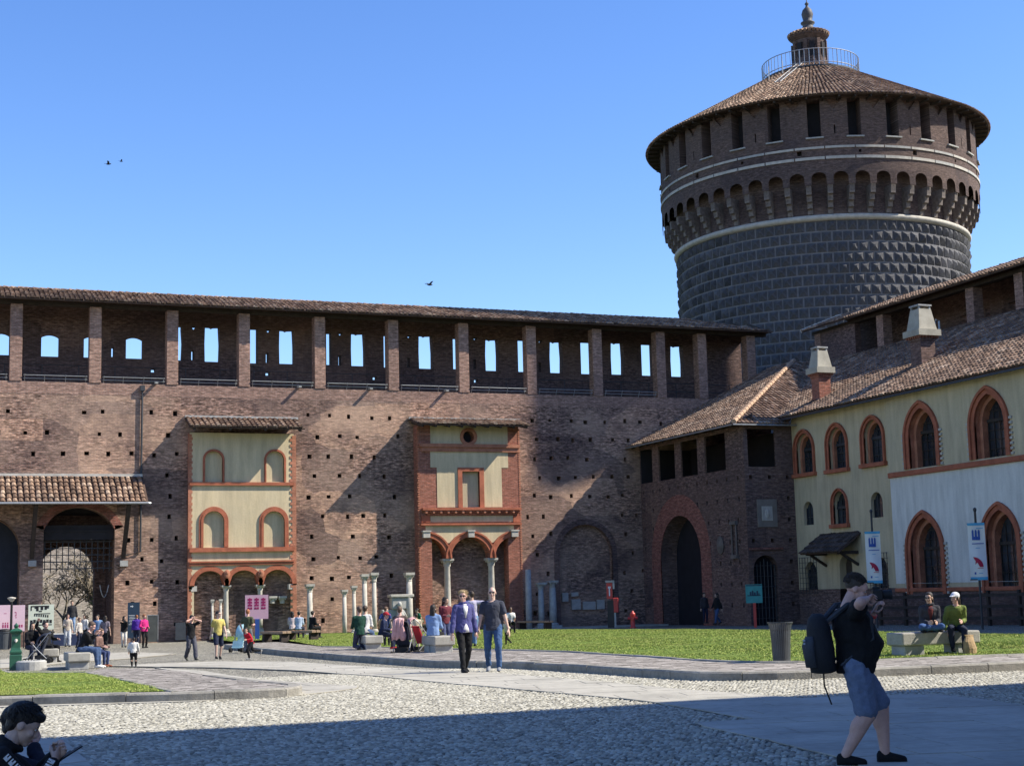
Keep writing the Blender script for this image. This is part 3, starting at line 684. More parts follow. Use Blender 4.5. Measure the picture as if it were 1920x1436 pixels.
mesh_obj('drum', V, mb.f, [BR_TOWER, M_DARK, BR_GATE], tower, mi=mb.m, uvs=uvs)
mb = MB()
for i in range(96): pass
mb.lathe([(RD-1.2, 29.1), (RD-1.2, 35.6)], (TX, TY, 0), 64, cap=False); mb.build('inner_wall', M_DARK, tower)
for k in range(nm):
    th = (sh+C*(k+.5)/nm)/RD; n = Vector((math.cos(th), math.sin(th), 0)); t = Vector((-n.y, n.x, 0)); mb = MB(); mb.obox(Vector((TX, TY, 32.51))+n*(RD+.01), t*.62, n*.12, Vector((0,0,.05))); mb.build('embrasure_sill', M_STONE, tower)
for zz, hh in ((31.05, .20), (31.80, .16)):
    for k in range(36):
        if random.random() < .03: continue
        a0, a1 = 2*math.pi*(k+.02)/36, 2*math.pi*(k+.98)/36; mb = MB(); n = 4
        P = [(TX+r*math.cos(a0+(a1-a0)*i/n), TY+r*math.sin(a0+(a1-a0)*i/n), z) for r, z in ((RD-.05, zz-hh/2), (RD+.07, zz-hh/2), (RD+.07, zz+hh/2), (RD-.05, zz+hh/2)) for i in range(n+1)]
        m_ = n+1; mb.add(P, [(j*m_+i, j*m_+i+1, ((j+1) % 4)*m_+i+1, ((j+1) % 4)*m_+i) for j in range(4) for i in range(n)]+[(0, m_, 2*m_, 3*m_), (n, 3*m_+n, 2*m_+n, m_+n)]); mb.build('band_stone', M_WSTONE if random.random() < .75 else M_STONE, tower)
# roof
RE, ZEV, RT_, ZT = 13.05, 35.35, 2.3, 41.35
mb = MB(); mb.lathe([(RD-.4, 35.45), (RE-.05, ZEV-.06), (RE-.02, ZEV), (RT_, ZT), (0, ZT)], (TX, TY, 0), 72, cap=False); mb.build('roof_deck', M_SHEET, tower)
V = []; Fq = []; nrow = 26; L = math.hypot(RE-RT_, ZT-ZEV); sg = 3
sl_ = Vector((-(RE-RT_), 0, ZT-ZEV)).normalized(); nn_ = Vector((ZT-ZEV, 0, RE-RT_)).normalized()
for r in range(nrow):
    t = r/nrow; rad = RE+(RT_-RE)*t; nc = int(2*math.pi*rad/.30)
    nc = {0: 272, 1: 200, 2: 136, 3: 84}[0 if t < .28 else 1 if t < .52 else 2 if t < .74 else 3]
    w_ = 2*math.pi*rad/nc
    for k in range(nc):
        th = 2*math.pi*(k+.5)/nc; c, s = math.cos(th), math.sin(th); b = len(V); rj = random.uniform(.9, 1.1)
        for e, (dv, rs, hz) in enumerate(((-.06, .46, .05), (L/nrow+.02, .38, .0))):
            for i in range(sg+1):
                a = math.pi*i/sg; lu = math.cos(a)*w_*rs*rj; lh_ = math.sin(a)*.085*rj+hz
                q = sl_*(L*t+dv)+nn_*lh_; x = RE+q.x; V.append((TX+x*c-lu*s, TY+x*s+lu*c, ZEV+q.z))
        Fq += [(b+i, b+i+1, b+sg+2+i, b+sg+1+i) for i in range(sg)]+[tuple(range(b, b+sg+1))]
mesh_obj('tile_roof', V, Fq, M_TILE, tower, kind='stuff', uv=False)
for k in range(72):
    th = 2*math.pi*k/72; n = Vector((math.cos(th), math.sin(th), 0)); p = Vector((TX, TY, ZEV-.13)); mb = MB(); mb.bar(p+n*(RD-.1), p+n*(RE-.12)+Vector((0,0,-.02)), .13, .13); mb.build('rafter', M_WOOD, tower)
# lantern
mb = MB(); mb.lathe([(1.75, 41.0), (1.75, 41.5), (1.6, 41.6), (1.45, 41.65), (1.38, 42.1), (1.2, 43.3), (1.18, 43.9), (1.3, 44.0), (1.52, 44.2), (1.55, 44.35), (1.3, 44.42)], (TX, TY, 0), 16); lan = mb.build('lantern', BR_TOWER, tower)
for k in range(8):
    th = 2*math.pi*(k+.5)/8; n = Vector((math.cos(th), math.sin(th), 0)); t = Vector((-n.y, n.x, 0)); mb = MB()
    mb.obox(Vector((TX, TY, 42.95))+n*1.27, t*.2, n*.06, Vector((0,0,.62))); mb.build('lantern_niche', M_DARK, lan)
    mb = MB(); th += math.pi/8; n = Vector((math.cos(th), math.sin(th), 0)); t = Vector((-n.y, n.x, 0)); mb.obox(Vector((TX, TY, 42.85))+n*1.3, t*.13, n*.1, Vector((0,0,.95))); mb.build('lantern_pilaster', BR_TOWER, lan)
mb = MB()
for k in range(30):
    a = 2*math.pi*k/30; mb.tube([(TX+1.62*math.cos(a), TY+1.62*math.sin(a), 44.38), (TX+.6*math.cos(a), TY+.6*math.sin(a), 44.86)], [.14, .07], 5)
mb.build('lantern_tiles', M_TILE, lan, kind='stuff', uv=False)
mb = MB(); mb.lathe([(.95, 44.6), (.85, 44.85), (.5, 45.0), (.38, 45.3), (.55, 45.42), (.55, 45.52), (.34, 45.62), (.4, 45.9), (.46, 46.2), (.36, 46.55), (.12, 46.8), (.1, 46.95), (.18, 47.05), (.1, 47.15), (.035, 47.25), (.03, 48.6)], (TX, TY, 0), 12); mb.build('finial', mat('lead_grey', (.10,.095,.10), .6, .25, 3), lan, smooth=True)
# railing round the lantern
rr = 3.75; zb = ZEV+(RE-rr)/(RE-RT_)*(ZT-ZEV)
mb = MB(); mb.lathe([(rr-.75, zb+.1), (rr+.05, zb+.1), (rr+.05, zb+.22), (rr-.75, zb+.22)], (TX, TY, 0), 40, cap=False); plat = mb.build('platform', M_IRON, tower)
for k in range(64):
    a = 2*math.pi*k/64; mb = MB(); mb.tube([(TX+rr*math.cos(a), TY+rr*math.sin(a), zb+.1), (TX+rr*math.cos(a), TY+rr*math.sin(a), zb+1.5)], .028 if k % 4 else .045, 4); mb.build('baluster', M_STEEL, plat)
for dz in (.45, 1.5):
    mb = MB(); mb.tube([(TX+rr*math.cos(2*math.pi*k/48), TY+rr*math.sin(2*math.pi*k/48), zb+dz) for k in range(49)], .035, 5); mb.build('rail', M_STEEL, plat)
for k, a in enumerate((-2.72, -2.6)):
    mb = MB(); r0 = rr+2.0-k*1.0; z0 = ZEV+(RE-r0)/(RE-RT_)*(ZT-ZEV); mb.tube([(TX+r0*math.cos(a), TY+r0*math.sin(a), z0), (TX+r0*math.cos(a), TY+r0*math.sin(a), z0+1.1)], .035, 5); mb.build('rod', M_STEEL, tower)
# ladder up the roof
n = Vector((math.cos(-2.45), math.sin(-2.45), 0)); t = Vector((-n.y, n.x, 0)); A = Vector((TX, TY, 0)); mb = MB()
P0 = A+n*8.2+Vector((0,0,ZEV+(RE-8.2)*.558+.2)); P1_ = A+n*2.4+Vector((0,0,ZEV+(RE-2.4)*.558+.2))
for s in (-.22, .22): mb.tube([P0+t*s, P1_+t*s], .03, 4)
for i in range(15): q = P0+(P1_-P0)*i/14; mb.tube([q-t*.22, q+t*.22], .02, 4)
mb.build('ladder', M_STEEL, tower)
# ================================================================ corner gatehouse
GX, GY, BX = 40.3, 69.5, 43.3
M_OLD = mat('grimy_stone', (.165,.14,.125), .9, .3, 3, bump=.4, bscale=14)
gh = thing('gatehouse', 'brick corner gatehouse with tall shaded archway and tiled hip roof', 'gatehouse', (GX, 76, gz(76)))
PG = Plane((GX, 0, 0), (0, -1, 0), (-1, 0, 0)); PFr = Plane((0, GY, 0), (1, 0, 0), (0, -1, 0))
g_ = lambda x, y: PG.px(x, y); hol = []
def GR(x0, x1, y0, y1):
    a, b = g_(x0, y1), g_(x1, y0); return rect(a[0], b[0], a[1], b[1])
zsill = g_(1264, 897)[1]
for x0, x1 in [(1199, 1222), (1234, 1264.5), (1276, 1307), (1321, 1360)]:
    hol.append((rect(g_(x0, 850)[0], g_(x1, 850)[0], zsill, 9.9), .1))
ga, gb = g_(1241, 1100)[0], g_(1317, 1100)[0]; gat = g_(1276, 966)[1]
garch = arch(ga, gb, -.9, gat, (gb-ga)/2*1.0); hol.append((garch, 1.05, 1))
for r in range(7):
    zz = .6+r*1.12; u = -81.6
    while u < -69.9:
        uu = u+jt(.1)
        if not (ga-.4 < uu < gb+.4 and zz < gat+.45) and zz < zsill-.3: hol.append((rect(uu-.09, uu+.09, zz-.11, zz+.11), .4, 2))
        u += 1.13
mb = MB(); panel(mb, PG.pt, rect(-YA, -GY, -1.4, 10.1), hol, mi=0)
f = lambda x, y: PFr.px(x, y); hf = []
a, b = f(1403, 868), f(1452, 808); hf.append((rect(a[0], b[0], zsill, 9.9), .12))
a, b = f(1418, 1168), f(1458, 1040); dp = arch(a[0], b[0], -.9, b[1]); hf.append((dp, .5, 1))
for r in range(7):
    zz = .6+r*1.12
    for u in (GX+.35, GX+1.5, GX+2.6):
        if zz < zsill-.3 and not (4.2 < zz < 6.8 and u < GX+2.3) and not (zz < b[1]+.3 and a[0]-.3 < u < b[0]+.3): hf.append((rect(u-.09, u+.09, zz-.11, zz+.11), .4, 2))
panel(mb, PFr.pt, rect(GX, BX+.05, -1.4, 10.1), hf, mi=0)
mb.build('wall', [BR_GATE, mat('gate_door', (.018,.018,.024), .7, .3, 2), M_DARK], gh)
mb = MB(); arch_trim(mb, PG.pt, ga, gb, -.8, gat, 1.15, (gb-ga)/2, -.012, .05); mb.build('arch_surround', BR_ARCH, gh)
mb = MB(); mb.box(GX+.8, BX, GY+.8, YA, zsill-.3, zsill-.05); mb.box(GX+3.5, GX+3.7, GY+.8, YA, zsill, 10); mb.box(GX+.06, 47, YA-.05, YA-.02, zsill, 9.95); mb.build('gallery_floor_and_shade_sheets', M_DARK, gh)  # floor, plus near-black sheets painted as the shade behind the openings
mb = MB(); pu = f(1421, 988), f(1455, 936); mb.box(pu[0][0], pu[1][0], GY-.06, GY+.02, pu[0][1], pu[1][1]); pq = mb.build('plaque', mat('plaque_plaster', (.25,.215,.185), .9, .15, 3), gh)
mb = MB(); pu = f(1428, 976), f(1446, 949); mb.box(pu[0][0], pu[1][0], GY-.11, GY-.05, pu[0][1], pu[1][1]); m_ = (pu[0][0]+pu[1][0])/2; mb.ell((m_, GY-.12, (pu[0][1]+pu[1][1])/2), (.16, .05, .26), 10, 8); mb.ell((m_, GY-.13, (pu[0][1]+pu[1][1])/2+.05), (.08, .06, .12), 8, 6); bevel(mb.build('carved_crest', M_WSTONE, pq), .02)
mb = MB()
for k in range(7): x = a[0]+.1+(b[0]-a[0]-.2)*k/6; mb.tube([(x, GY+.2, -.6), (x, GY+.2, b[1]-.2-abs(k-3)*.12)], .025, 4)
for k in range(6): mb.tube([(a[0]+.05, GY+.2, -.1+k*.55), (b[0]-.05, GY+.2, -.1+k*.55)], .022, 4)
mb.build('door_grille', M_IRON, gh)
mb = MB(); mb.box(a[0]-.25, b[0]+.3, GY-.1, GY, b[1]+.28, b[1]+.38); mb.build('hood_moulding', BR_ARCH, gh)
mb = MB(); u, v = g_(1352, 1022); mb.ell((GX-.06, -u, v), (.07, .38, .5), 12, 8); mb.ell((GX-.1, -u, v+.05), (.08, .2, .25), 10, 6); mb.build('carved_shield', M_OLD, gh)
u, v = g_(1380, 1040); mb = MB(); mb.box(GX-.16, GX, -u-.32, -u+.32, v-.2, v); mb.box(GX-.16, GX, -u-.32, -u+.32, v+1.6, v+1.8)
for s in (-.24, .24): mb.box(GX-.10, GX-.06, -u+s-.06, -u+s+.06, v, v+1.6)
mb.build('stone_frame', M_OLD, gh)
u, v = g_(1203, 1017); mb = MB(); mb.tube([(GX-.03, -u, v), (GX-.35, -u, v+.02), (GX-.4, -u, v-.1), (GX-.4, -u, v-.3)], .05, 6); mb.ell((GX-.4, -u, v-.45), (.13, .13, .2), 8, 6); mb.build('wall_lamp', M_STEEL, gh)
u = g_(1197, 1000)[0]; mb = MB(); mb.tube([(GX-.1, -u-.15, 7.6), (GX-.1, -u-.15, -.4)], .05, 6); mb.build('downpipe', M_IRON, gh)
SL = .5; k45 = 10.4; EX, EY, EZ = 39.5, 69.0, 10.1
upx = Vector((1, 0, SL)); kl = math.sqrt(1+SL*SL)
tiles('tile_roof', (EX, YA, EZ), (EX, EY, EZ), upx, k45*kl, gh, poly=[(0, 0), (YA-EY, 0), (YA-EY-k45, k45*kl), (0, k45*kl)], pitch=.26)
upy = Vector((0, 1, SL))
val = lambda x: x-42.6+69+.8
tiles('hip_tiles', (EX, EY, EZ), (EX+13, EY, EZ), upy, k45*kl, gh, poly=[(0, 0), (42.7-EX, 0), (52.2-EX, 10.0*kl), (k45+.6, k45*kl), (k45, k45*kl)], pitch=.26)
mb = MB()
for i in range(26):
    t = i/26*k45; p = Vector((EX+t, EY+t, EZ+SL*t+.1)); d = Vector((1, 1, SL)).normalized(); mb.tube([p, p+d*.62], [.15, .12], 6)
mb.build('hip_ridge', mat('ridge_tile_pale', (.50,.33,.22), .9, .3, 3), gh, kind='stuff')
mb = MB(); mb.box(EX-.1, EX+.05, EY-.05, YA, EZ-.08, EZ-.01); mb.box(EX-.1, BX, EY-.1, EY+.05, EZ-.082, EZ-.012); mb.build('gutter', M_STEEL, gh)
y = EY+.5
while y < YA: mb = MB(); mb.bar((EX+.05, y, EZ-.1), (EX+1.4, y, EZ+.55), .11, .13); mb.build('rafter', M_WOOD, gh); y += 1.0
# ================================================================ right-hand range
rg = thing('castle_range', 'two-storey plastered range with pointed brick windows along the right side', 'building', (BX, 60, gz(60)))
PB = Plane((BX, 0, 0), (0, -1, 0), (-1, 0, 0)); b_ = lambda x, y: PB.px(x, y)
YJ = -b_(1674, 900)[0]; YEND = 34.0
PB2 = Plane((BX-.18, 0, 0), (0, -1, 0), (-1, 0, 0))
zbase = 1.35; ztopB = 10.6
left_w, right_w = [], []
# (plane, x0, x1 at the hole, top, bottom, band, depth, pointed rise factor, second step)
def hole_of(P, x0, x1, yt, yb):
    xm = (x0+x1)/2; a = P.px(x0, (yt+yb)/2)[0]; b = P.px(x1, (yt+yb)/2)[0]; return a, b, P.px(xm, yb)[1], P.px(xm, yt)[1]
WL = [(1494, 1524, 812, 887, .22, .5, .56, 1), (1554, 1586, 800, 879, .22, .5, .56, 1), (1620, 1655, 786, 868, .22, .5, .56, 1),
      (1507, 1525, 940, 984, 0, .3, .5, 0), (1563, 1588, 920, 982, .14, .35, .58, 0), (1633, 1655, 922, 970, 0, .3, .5, 0),
      (1510, 1532, 1052, 1108, 0, .35, .55, 0), (1642, 1664, 1044, 1103, 0, .35, .55, 0)]
WR = [(1704, 1754, 764, 876, .34, .68, .66, 1), (1827, 1884, 737, 858, .34, .68, .66, 1),
      (1709, 1765, 970, 1113, .34, .68, .66, 1), (1851, 1908, 955, 1110, .34, .68, .66, 1)]
pitchy = [hole_of(PB2, *w[:4]) for w in WR]
dU = pitchy[1][0]-pitchy[0][0]
def window(P, hb, bd, dp, rf, step, big):
    a, b, v0, v1 = hb; rise = (b-a)*rf; mb = MB()
    root = bpy.data.objects.new('window', None); col.objects.link(root); root.parent = rg; root.matrix_parent_inverse = WM[rg].inverted()
    c = P.pt((a+b)/2, v0); root.location = c; root.empty_display_size = .1; WM[root] = Matrix.Translation(c)
    if bd:
        arch_trim(mb, P.pt, a, b, v0, v1, bd, rise, -.05, .08); arch_trim(mb, P.pt, a-bd*.62, b+bd*.62, v0, v1+bd*.66, bd*.4, rise*(b-a+1.24*bd)/(b-a), -.13, -.03)
        mb.build('arch_frame', M_TERRA, root)
    ins = .0
    if step:
        ins = (b-a)*.10; mb = MB(); o = archline(arch(a, b, v0, v1, rise)); i_ = archline(arch(a+ins, b-ins, v0, v1-ins, rise*(b-a-2*ins)/(b-a)))
        band(mb, P.pt, o, i_, dp*.4, dp); mb.build('inner_frame', M_TERRA2, root)
    mb = MB(); q = arch(a+ins, b-ins, v0, v1-ins, rise*(b-a-2*ins)/(b-a)); n = len(q)
    mb.add([P.pt(*p, dp-.05) for p in q], [tuple(range(n))]); mb.build('pane', M_GLASS, root)
    mb = MB(); nb = 4 if big else 3; iw = b-a-2*ins
    for k in range(nb+1):
        u = a+ins+iw*k/nb; w_ = .07 if k in (0, nb) else .03; vt = v1-ins-.04-abs(k-nb/2)**1.6*.16*(b-a)
        mb.bar(P.pt(u, v0, dp-.09), P.pt(u, vt, dp-.09), w_)
    nh = int((v1-v0)/.42)
    for k in range(1, nh): mb.bar(P.pt(a+ins, v0+k*.42, dp-.09), P.pt(b-ins, v0+k*.42, dp-.09), .03 if k != nh//2+1 else .14)
    mb.build('glazing_bars', M_IRON if not big else M_WOOD, root)
    if bd and not big: mb = MB(); mb.obox(P.pt((a+b)/2, v0-.1, -.06), P.U*((b-a)/2+bd+.08), P.N*.16, (0,0,.1)); bevel(mb.build('sill', M_TERRA, root), .02)
    if big:
        mb = MB(); k = 0; zz = v0; vs = v1-rise
        while zz < vs+.25:
            for e in (a-bd-.07, b+bd+.07): mb.obox(P.pt(e, zz+.06, -.03), P.U*.1, P.N*.05, (0,0,.055))
            zz += .22
        mb.build('dentil_edge', M_WSTONE, root, kind='stuff')
hl = []; hr = []
for w_ in WL:
    hb = hole_of(PB, *w_[:4]); window(PB, hb, w_[4], w_[5], w_[6], w_[7], False); hl.append((arch(*hb, (hb[1]-hb[0])*w_[6]), w_[5]*.42 if w_[7] else w_[5]))
copies = [hb for hb in pitchy]+[(h[0]+dU*2-0, h[1]+dU*2-0, h[2], h[3]) for h in (pitchy[0], pitchy[2])]+[(h[0]+dU*2, h[1]+dU*2, h[2], h[3]) for h in (pitchy[1], pitchy[3])]
for hb, w_ in zip(copies, WR+[WR[0], WR[2], WR[1], WR[3]]):
    window(PB2, hb, w_[4], w_[5], w_[6], 1, True); hr.append((arch(*hb, (hb[1]-hb[0])*w_[6]), w_[5]*.42))
# door
da, db = b_(1576, 1100)[0], b_(1600, 1100)[0]; dt = b_(1588, 1040)[1]; door = arch(da, db, -.9, dt, (db-da)*.5); hl.append((door, .45))
mb = MB(); panel(mb, PB.pt, rect(-GY-.0, -YJ, zbase-.0, ztopB), [h for h in hl if h is not hl[-1]]+[([(da, zbase+.002)]+[(db, zbase+.002)]+door[2:], .45)], mi=0, rmi=0)
mb.build('left_wall', PL_OCHRE, rg)
mb = MB(); panel(mb, lambda u, v, d: PB.pt(u, v, d-.03), [(-GY, -1.3), (da, -1.3), (da, zbase), (-GY, zbase)], mi=0); panel(mb, lambda u, v, d: PB.pt(u, v, d-.03), [(db, -1.3), (-YJ, -1.3), (-YJ, zbase), (db, zbase)], mi=0)
panel(mb, lambda u, v, d: PB2.pt(u, v, d-.03), rect(-YJ-.02, -YEND, -1.3, zbase-.12), mi=0); mb.build('brick_plinth', BR_GATE, rg)
mb = MB(); mb.add([PB.pt(da, -.9, .4), PB.pt(db, -.9, .4), PB.pt(db, dt, .4), PB.pt(da, dt, .4)], [(0,1,2,3)]); mb.build('door', M_WOOD, rg)
zstr = PB2.px(1800, 874)[1]; xw = PB2.px(1692, 1078)
mb = MB(); panel(mb, PB2.pt, rect(-YJ, -YEND, zbase-.12, ztopB), hr, mi=0, rmi=1); mb.add([(BX-.18, YJ, -1), (BX, YJ, -1), (BX, YJ, ztopB), (BX-.18, YJ, ztopB)], [(0,1,2,3)])
ow_ = mb.build('right_wall', [PL_OCHRE, M_TERRA2], rg)
mb = MB(); zw = xw[1]; hr2 = [(h[0], .01) for h in hr if max(p[1] for p in h[0]) < zstr]
hh = []
for hb, w_ in zip(copies, WR+[WR[0], WR[2], WR[1], WR[3]]):
    if hb[3] < zstr: hh.append(([(p[0], max(p[1], zbase-.05)) for p in arch(*hb, (hb[1]-hb[0])*w_[6])], .008))
us = sorted((h[2], h[3]) for h in [(0, 0, hb[0], hb[1]) for hb in copies if hb[3] < zstr])
panel(mb, lambda u, v, d: PB2.pt(u, v, d-.01), rect(-YJ+.05, -YEND, zw-.4, zstr-.1), [([(p[0], max(p[1], zw-.42+.03)) for p in h[0]], .008) for h in hh], mi=0)
mb.build('limewash_panel', PL_WHITE, rg)
for za, zb, pr in ((zstr-.13, zstr+.12, .13), (zbase-.2, zbase-.02, .09)):
    mb = MB(); mb.box(BX-.18-pr, BX-.15, YEND, YJ-.02, za, zb); bevel(mb.build('string_course', M_TERRA, rg), .03)
# lower grilles on small windows
for w_ in WL[-2:]:
    a, b, v0, v1 = hole_of(PB, *w_[:4]); mb = MB()
    for k in range(7): u = a-.25+(b-a+.5)*k/6; mb.bar(PB.pt(u, v0-.12, -.16), PB.pt(u, v1+.22, -.16), .022)
    for k in range(8): v = v0-.1+(v1-v0+.3)*k/7; mb.bar(PB.pt(a-.3, v, -.16), PB.pt(b+.3, v, -.16), .022)
    mb.build('window_grille', M_IRON, rg)
# door canopy
ca, cb = b_(1540, 1000)[0], b_(1614, 1000)[0]; cz = b_(1580, 1000)[1]; upv = Vector((1.35, 0, .95))
dc = thing('door_canopy', 'small dark tiled lean-to canopy above the door in the plastered wall', 'canopy', (BX, -(ca+cb)/2, cz))
M_DTILE = mat('slate_brown_tile', (.10,.075,.065), .85, .4, 3, island=.4)
tiles('tile_roof', (BX-1.35, -ca, cz-.95), (BX-1.35, -cb, cz-.95), upv, upv.length, dc, mats=M_DTILE)
for u in (ca+.35, cb-.35): mb = MB(); mb.bar((BX-1.2, -u, cz-.98), (BX, -u, cz-.98), .14, .16); mb.bar((BX-.95, -u, cz-1.02), (BX, -u, cz-1.6), .12, .12); mb.build('bracket', M_WOOD, dc)
# roof, valley edge, eaves
EBX = 42.6; LB_ = (52.3-EBX)*kl
tiles('tile_roof', (EBX, EY+.75, 10.5), (EBX, YEND, 10.5), upx, LB_, rg, poly=[(0, 0), (EY+.75-YEND, 0), (EY+.75-YEND, LB_), (-9.7, LB_)], pitch=.26)
tiles('valley_tiles', (EBX, EY+10.6, 10.5), (EBX, EY+.75, 10.5), upx, LB_, rg, poly=[(9.85, 0), (9.85, LB_), (.15, LB_)], pitch=.26)
y = YEND
while y < EY: mb = MB(); mb.bar((EBX+.08, y, 10.43), (BX+.3, y, 10.78), .11, .14); mb.build('rafter', M_WOOD, rg); y += .72
mb = MB(); mb.box(EBX-.06, EBX+.02, YEND, EY+.6, 10.33, 10.42); mb.build('gutter', M_IRON, rg)
# chimneys
def chimney(name, label, X, y, zb, w_, h, capm, lit):
    c = bpy.data.objects.new(name, None); col.objects.link(c); c.parent = rg; c.matrix_parent_inverse = WM[rg].inverted(); c.location = (X, y, zb); WM[c] = Matrix.Translation((X, y, zb)); c['label'] = label; c.empty_display_size = .1
    mb = MB(); mb.box(X-w_/2, X+w_/2, y-w_/2, y+w_/2, zb-1.2, zb+h); mb.box(X-w_*.56, X+w_*.56, y-w_*.56, y+w_*.56, zb+h-.12, zb+h); mb.build('shaft', BR_RED if lit else BR_GATE, c)  # unlit chimney takes darker brick, its shade put into the colour
    mb = MB()
    for k in range(7):
        t = -w_*.6+w_*1.2*k/6
        for e in (-1, 1): mb.box(X+t-.04, X+t+.04, y+e*w_*.62-.05, y+e*w_*.62+.05, zb+h, zb+h+.14); mb.box(X+e*w_*.62-.05, X+e*w_*.62+.05, y+t-.04, y+t+.04, zb+h, zb+h+.14)
    mb.build('dentils', BR_RED, c, kind='stuff')
    a, t = w_*.78, w_*.42; z0 = zb+h+.1; mb = MB(); mb.box(X-a, X+a, y-a, y+a, z0, z0+.32)
    z1, z2 = z0+.32, z0+.32+w_*1.25; q = w_*.62
    mb.add([(X-q,y-q,z1),(X+q,y-q,z1),(X+q,y+q,z1),(X-q,y+q,z1),(X-t,y-t,z2),(X+t,y-t,z2),(X+t,y+t,z2),(X-t,y+t,z2)], [(0,1,5,4),(1,2,6,5),(2,3,7,6),(3,0,4,7),(4,5,6,7)])
    mb.build('cap', capm, c)
    mb = MB(); mb.box(X-t*1.1, X+t*1.1, y-t*1.1, y+t*1.1, z2+.14, z2+.22)
    for e, g in ((-1,-1),(1,-1),(1,1),(-1,1)): mb.box(X+e*t*.85-.04, X+e*t*.85+.04, y+g*t*.85-.04, y+g*t*.85+.04, z2-.02, z2+.15)
    mb.build('cover_slab', M_STONE, c)
M_CAP = mat('chimney_plaster', (.43,.395,.32), .9, .2, 2)
def on_roof(px_, py_):
    # point of the roof plane z = 10.5 + SL (x - EBX) seen at a pixel
    d = ray(px_, py_); t = (10.5-SL*EBX-CP[2])/(d[2]-SL*d[0]); return CP+d*t
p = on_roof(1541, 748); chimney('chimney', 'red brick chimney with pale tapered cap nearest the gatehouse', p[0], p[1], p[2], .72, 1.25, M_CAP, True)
p = on_roof(1732, 682); chimney('chimney', 'brick chimney painted in shade tone with wide plaster cap on the range roof', p[0], p[1], p[2], .86, 1.25, M_CAP, False)
# ---- curtain wall B with walkway above the range
cb_ = thing('curtain_wall', 'upper walkway wall with tiled roof rising behind the right-hand range', 'wall', (52.5, 60, 0))
XB2 = 52.5; Y0, Y1 = 28.0, 81.2
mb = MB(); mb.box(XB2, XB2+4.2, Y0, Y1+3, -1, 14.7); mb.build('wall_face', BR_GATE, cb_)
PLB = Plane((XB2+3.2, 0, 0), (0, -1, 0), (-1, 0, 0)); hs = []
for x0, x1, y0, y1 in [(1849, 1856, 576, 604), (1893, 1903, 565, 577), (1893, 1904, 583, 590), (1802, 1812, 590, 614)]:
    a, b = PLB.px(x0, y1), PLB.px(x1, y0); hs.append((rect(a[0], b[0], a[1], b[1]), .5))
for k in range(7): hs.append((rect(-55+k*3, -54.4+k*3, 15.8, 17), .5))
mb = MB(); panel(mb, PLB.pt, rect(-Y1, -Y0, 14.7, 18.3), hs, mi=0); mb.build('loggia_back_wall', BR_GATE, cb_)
for y in [80.6]+[-Plane((XB2, 0, 0), (0,-1,0), (-1,0,0)).px(x, 640)[0] for x in (1652, 1824, 1918)]+[56.9-4.3*k for k in range(6)]:
    mb = MB(); mb.box(XB2-.04, XB2+.6, y-.33, y+.33, 14.7, 17.5); bevel(mb.build('pillar', BR_TOP, cb_), .015, 1)
mb = MB(); mb.box(XB2+.0, XB2+.4, 76.5, 80.3, 14.7, 17.4); mb.build('infill_wall', BR_GATE, cb_)
up = Vector((2.9, 0, 1.1)); Lr = up.length
tiles('tile_roof', (XB2-.8, Y1, 17.55), (XB2-.8, Y0, 17.55), up, Lr, cb_)
mb = MB(); mb.add([(XB2+2.1, Y1, 18.68), (XB2+2.1, Y0, 18.68), (XB2+4.8, Y0, 17.4), (XB2+4.8, Y1, 17.4)], [(3,2,1,0)]); mb.build('rear_slope', M_SHEET, cb_)
mb = MB(); mb.box(XB2-.05, XB2+.35, Y0, Y1, 17.34, 17.54); mb.build('wall_plate', M_WOOD, cb_)
mb = MB()
for i in range(9): mb.tube([(XB2-.8+i*.33, Y1+jt(.05), 17.62+i*.125), (XB2-.4+i*.33, Y1+jt(.05), 17.75+i*.125)], [.14, .11], 6)
mb.build('verge_tiles', M_WSTONE, cb_, kind='stuff')
mb = MB(); mb.box(XB2-.25, XB2+.02, Y0, 79, 14.98, 15.12); mb.build('flashing', M_STEEL, cb_)
u, v = Plane((XB2-1.2, 0, 0), (0,-1,0), (-1,0,0)).px(1764, 612)
mb = MB(); y = -u; mb.tube([(XB2-1.3, y, v-1.2), (XB2-1.3, y, v+.3), (XB2-1.5, y, v+.35), (XB2-1.55, y, v+.15)], .06, 6); mb.build('vent_pipe', M_STEEL, rg)
# ---- range that closes the court on the right, outside the picture; it throws the foreground shade
sr = thing('side_range', 'tall brick range closing the court beside the viewer', 'building', (24, 0, 0))
HS = 17.0; ysh = 19.75; ye = ysh+SUN.y/SUN.z*HS*-1*-1
mb = MB(); X0 = 13.0
panel(mb, Plane((X0, 0, 0), (0,-1,0), (-1,0,0)).pt, rect(-ye, 45, -1, HS), [(arch(a, a+1.5, 1.3+5*k, 4.2+5*k, 1.2), .4, 1) for a in np.arange(-ye+3, 42, 4.5) for k in range(3)], mi=0, rmi=0)
panel(mb, Plane((0, ye, 0), (-1,0,0), (0,1,0)).pt, rect(-60, -X0, -1, HS), [(arch(a, a+1.5, 1.3+5*k, 4.2+5*k, 1.2), .4, 1) for a in np.arange(-56, -X0-3, 4.5) for k in range(3)], mi=0, rmi=0)
mb.add([(60, ye, -1), (60, -45, -1), (60, -45, HS), (60, ye, HS)], [(0,1,2,3)]); mb.add([(X0, -45, -1), (60, -45, -1), (60, -45, HS), (X0, -45, HS)], [(0,1,2,3)])
mb.build('wall', [BR_TOP, M_GLASS], sr)
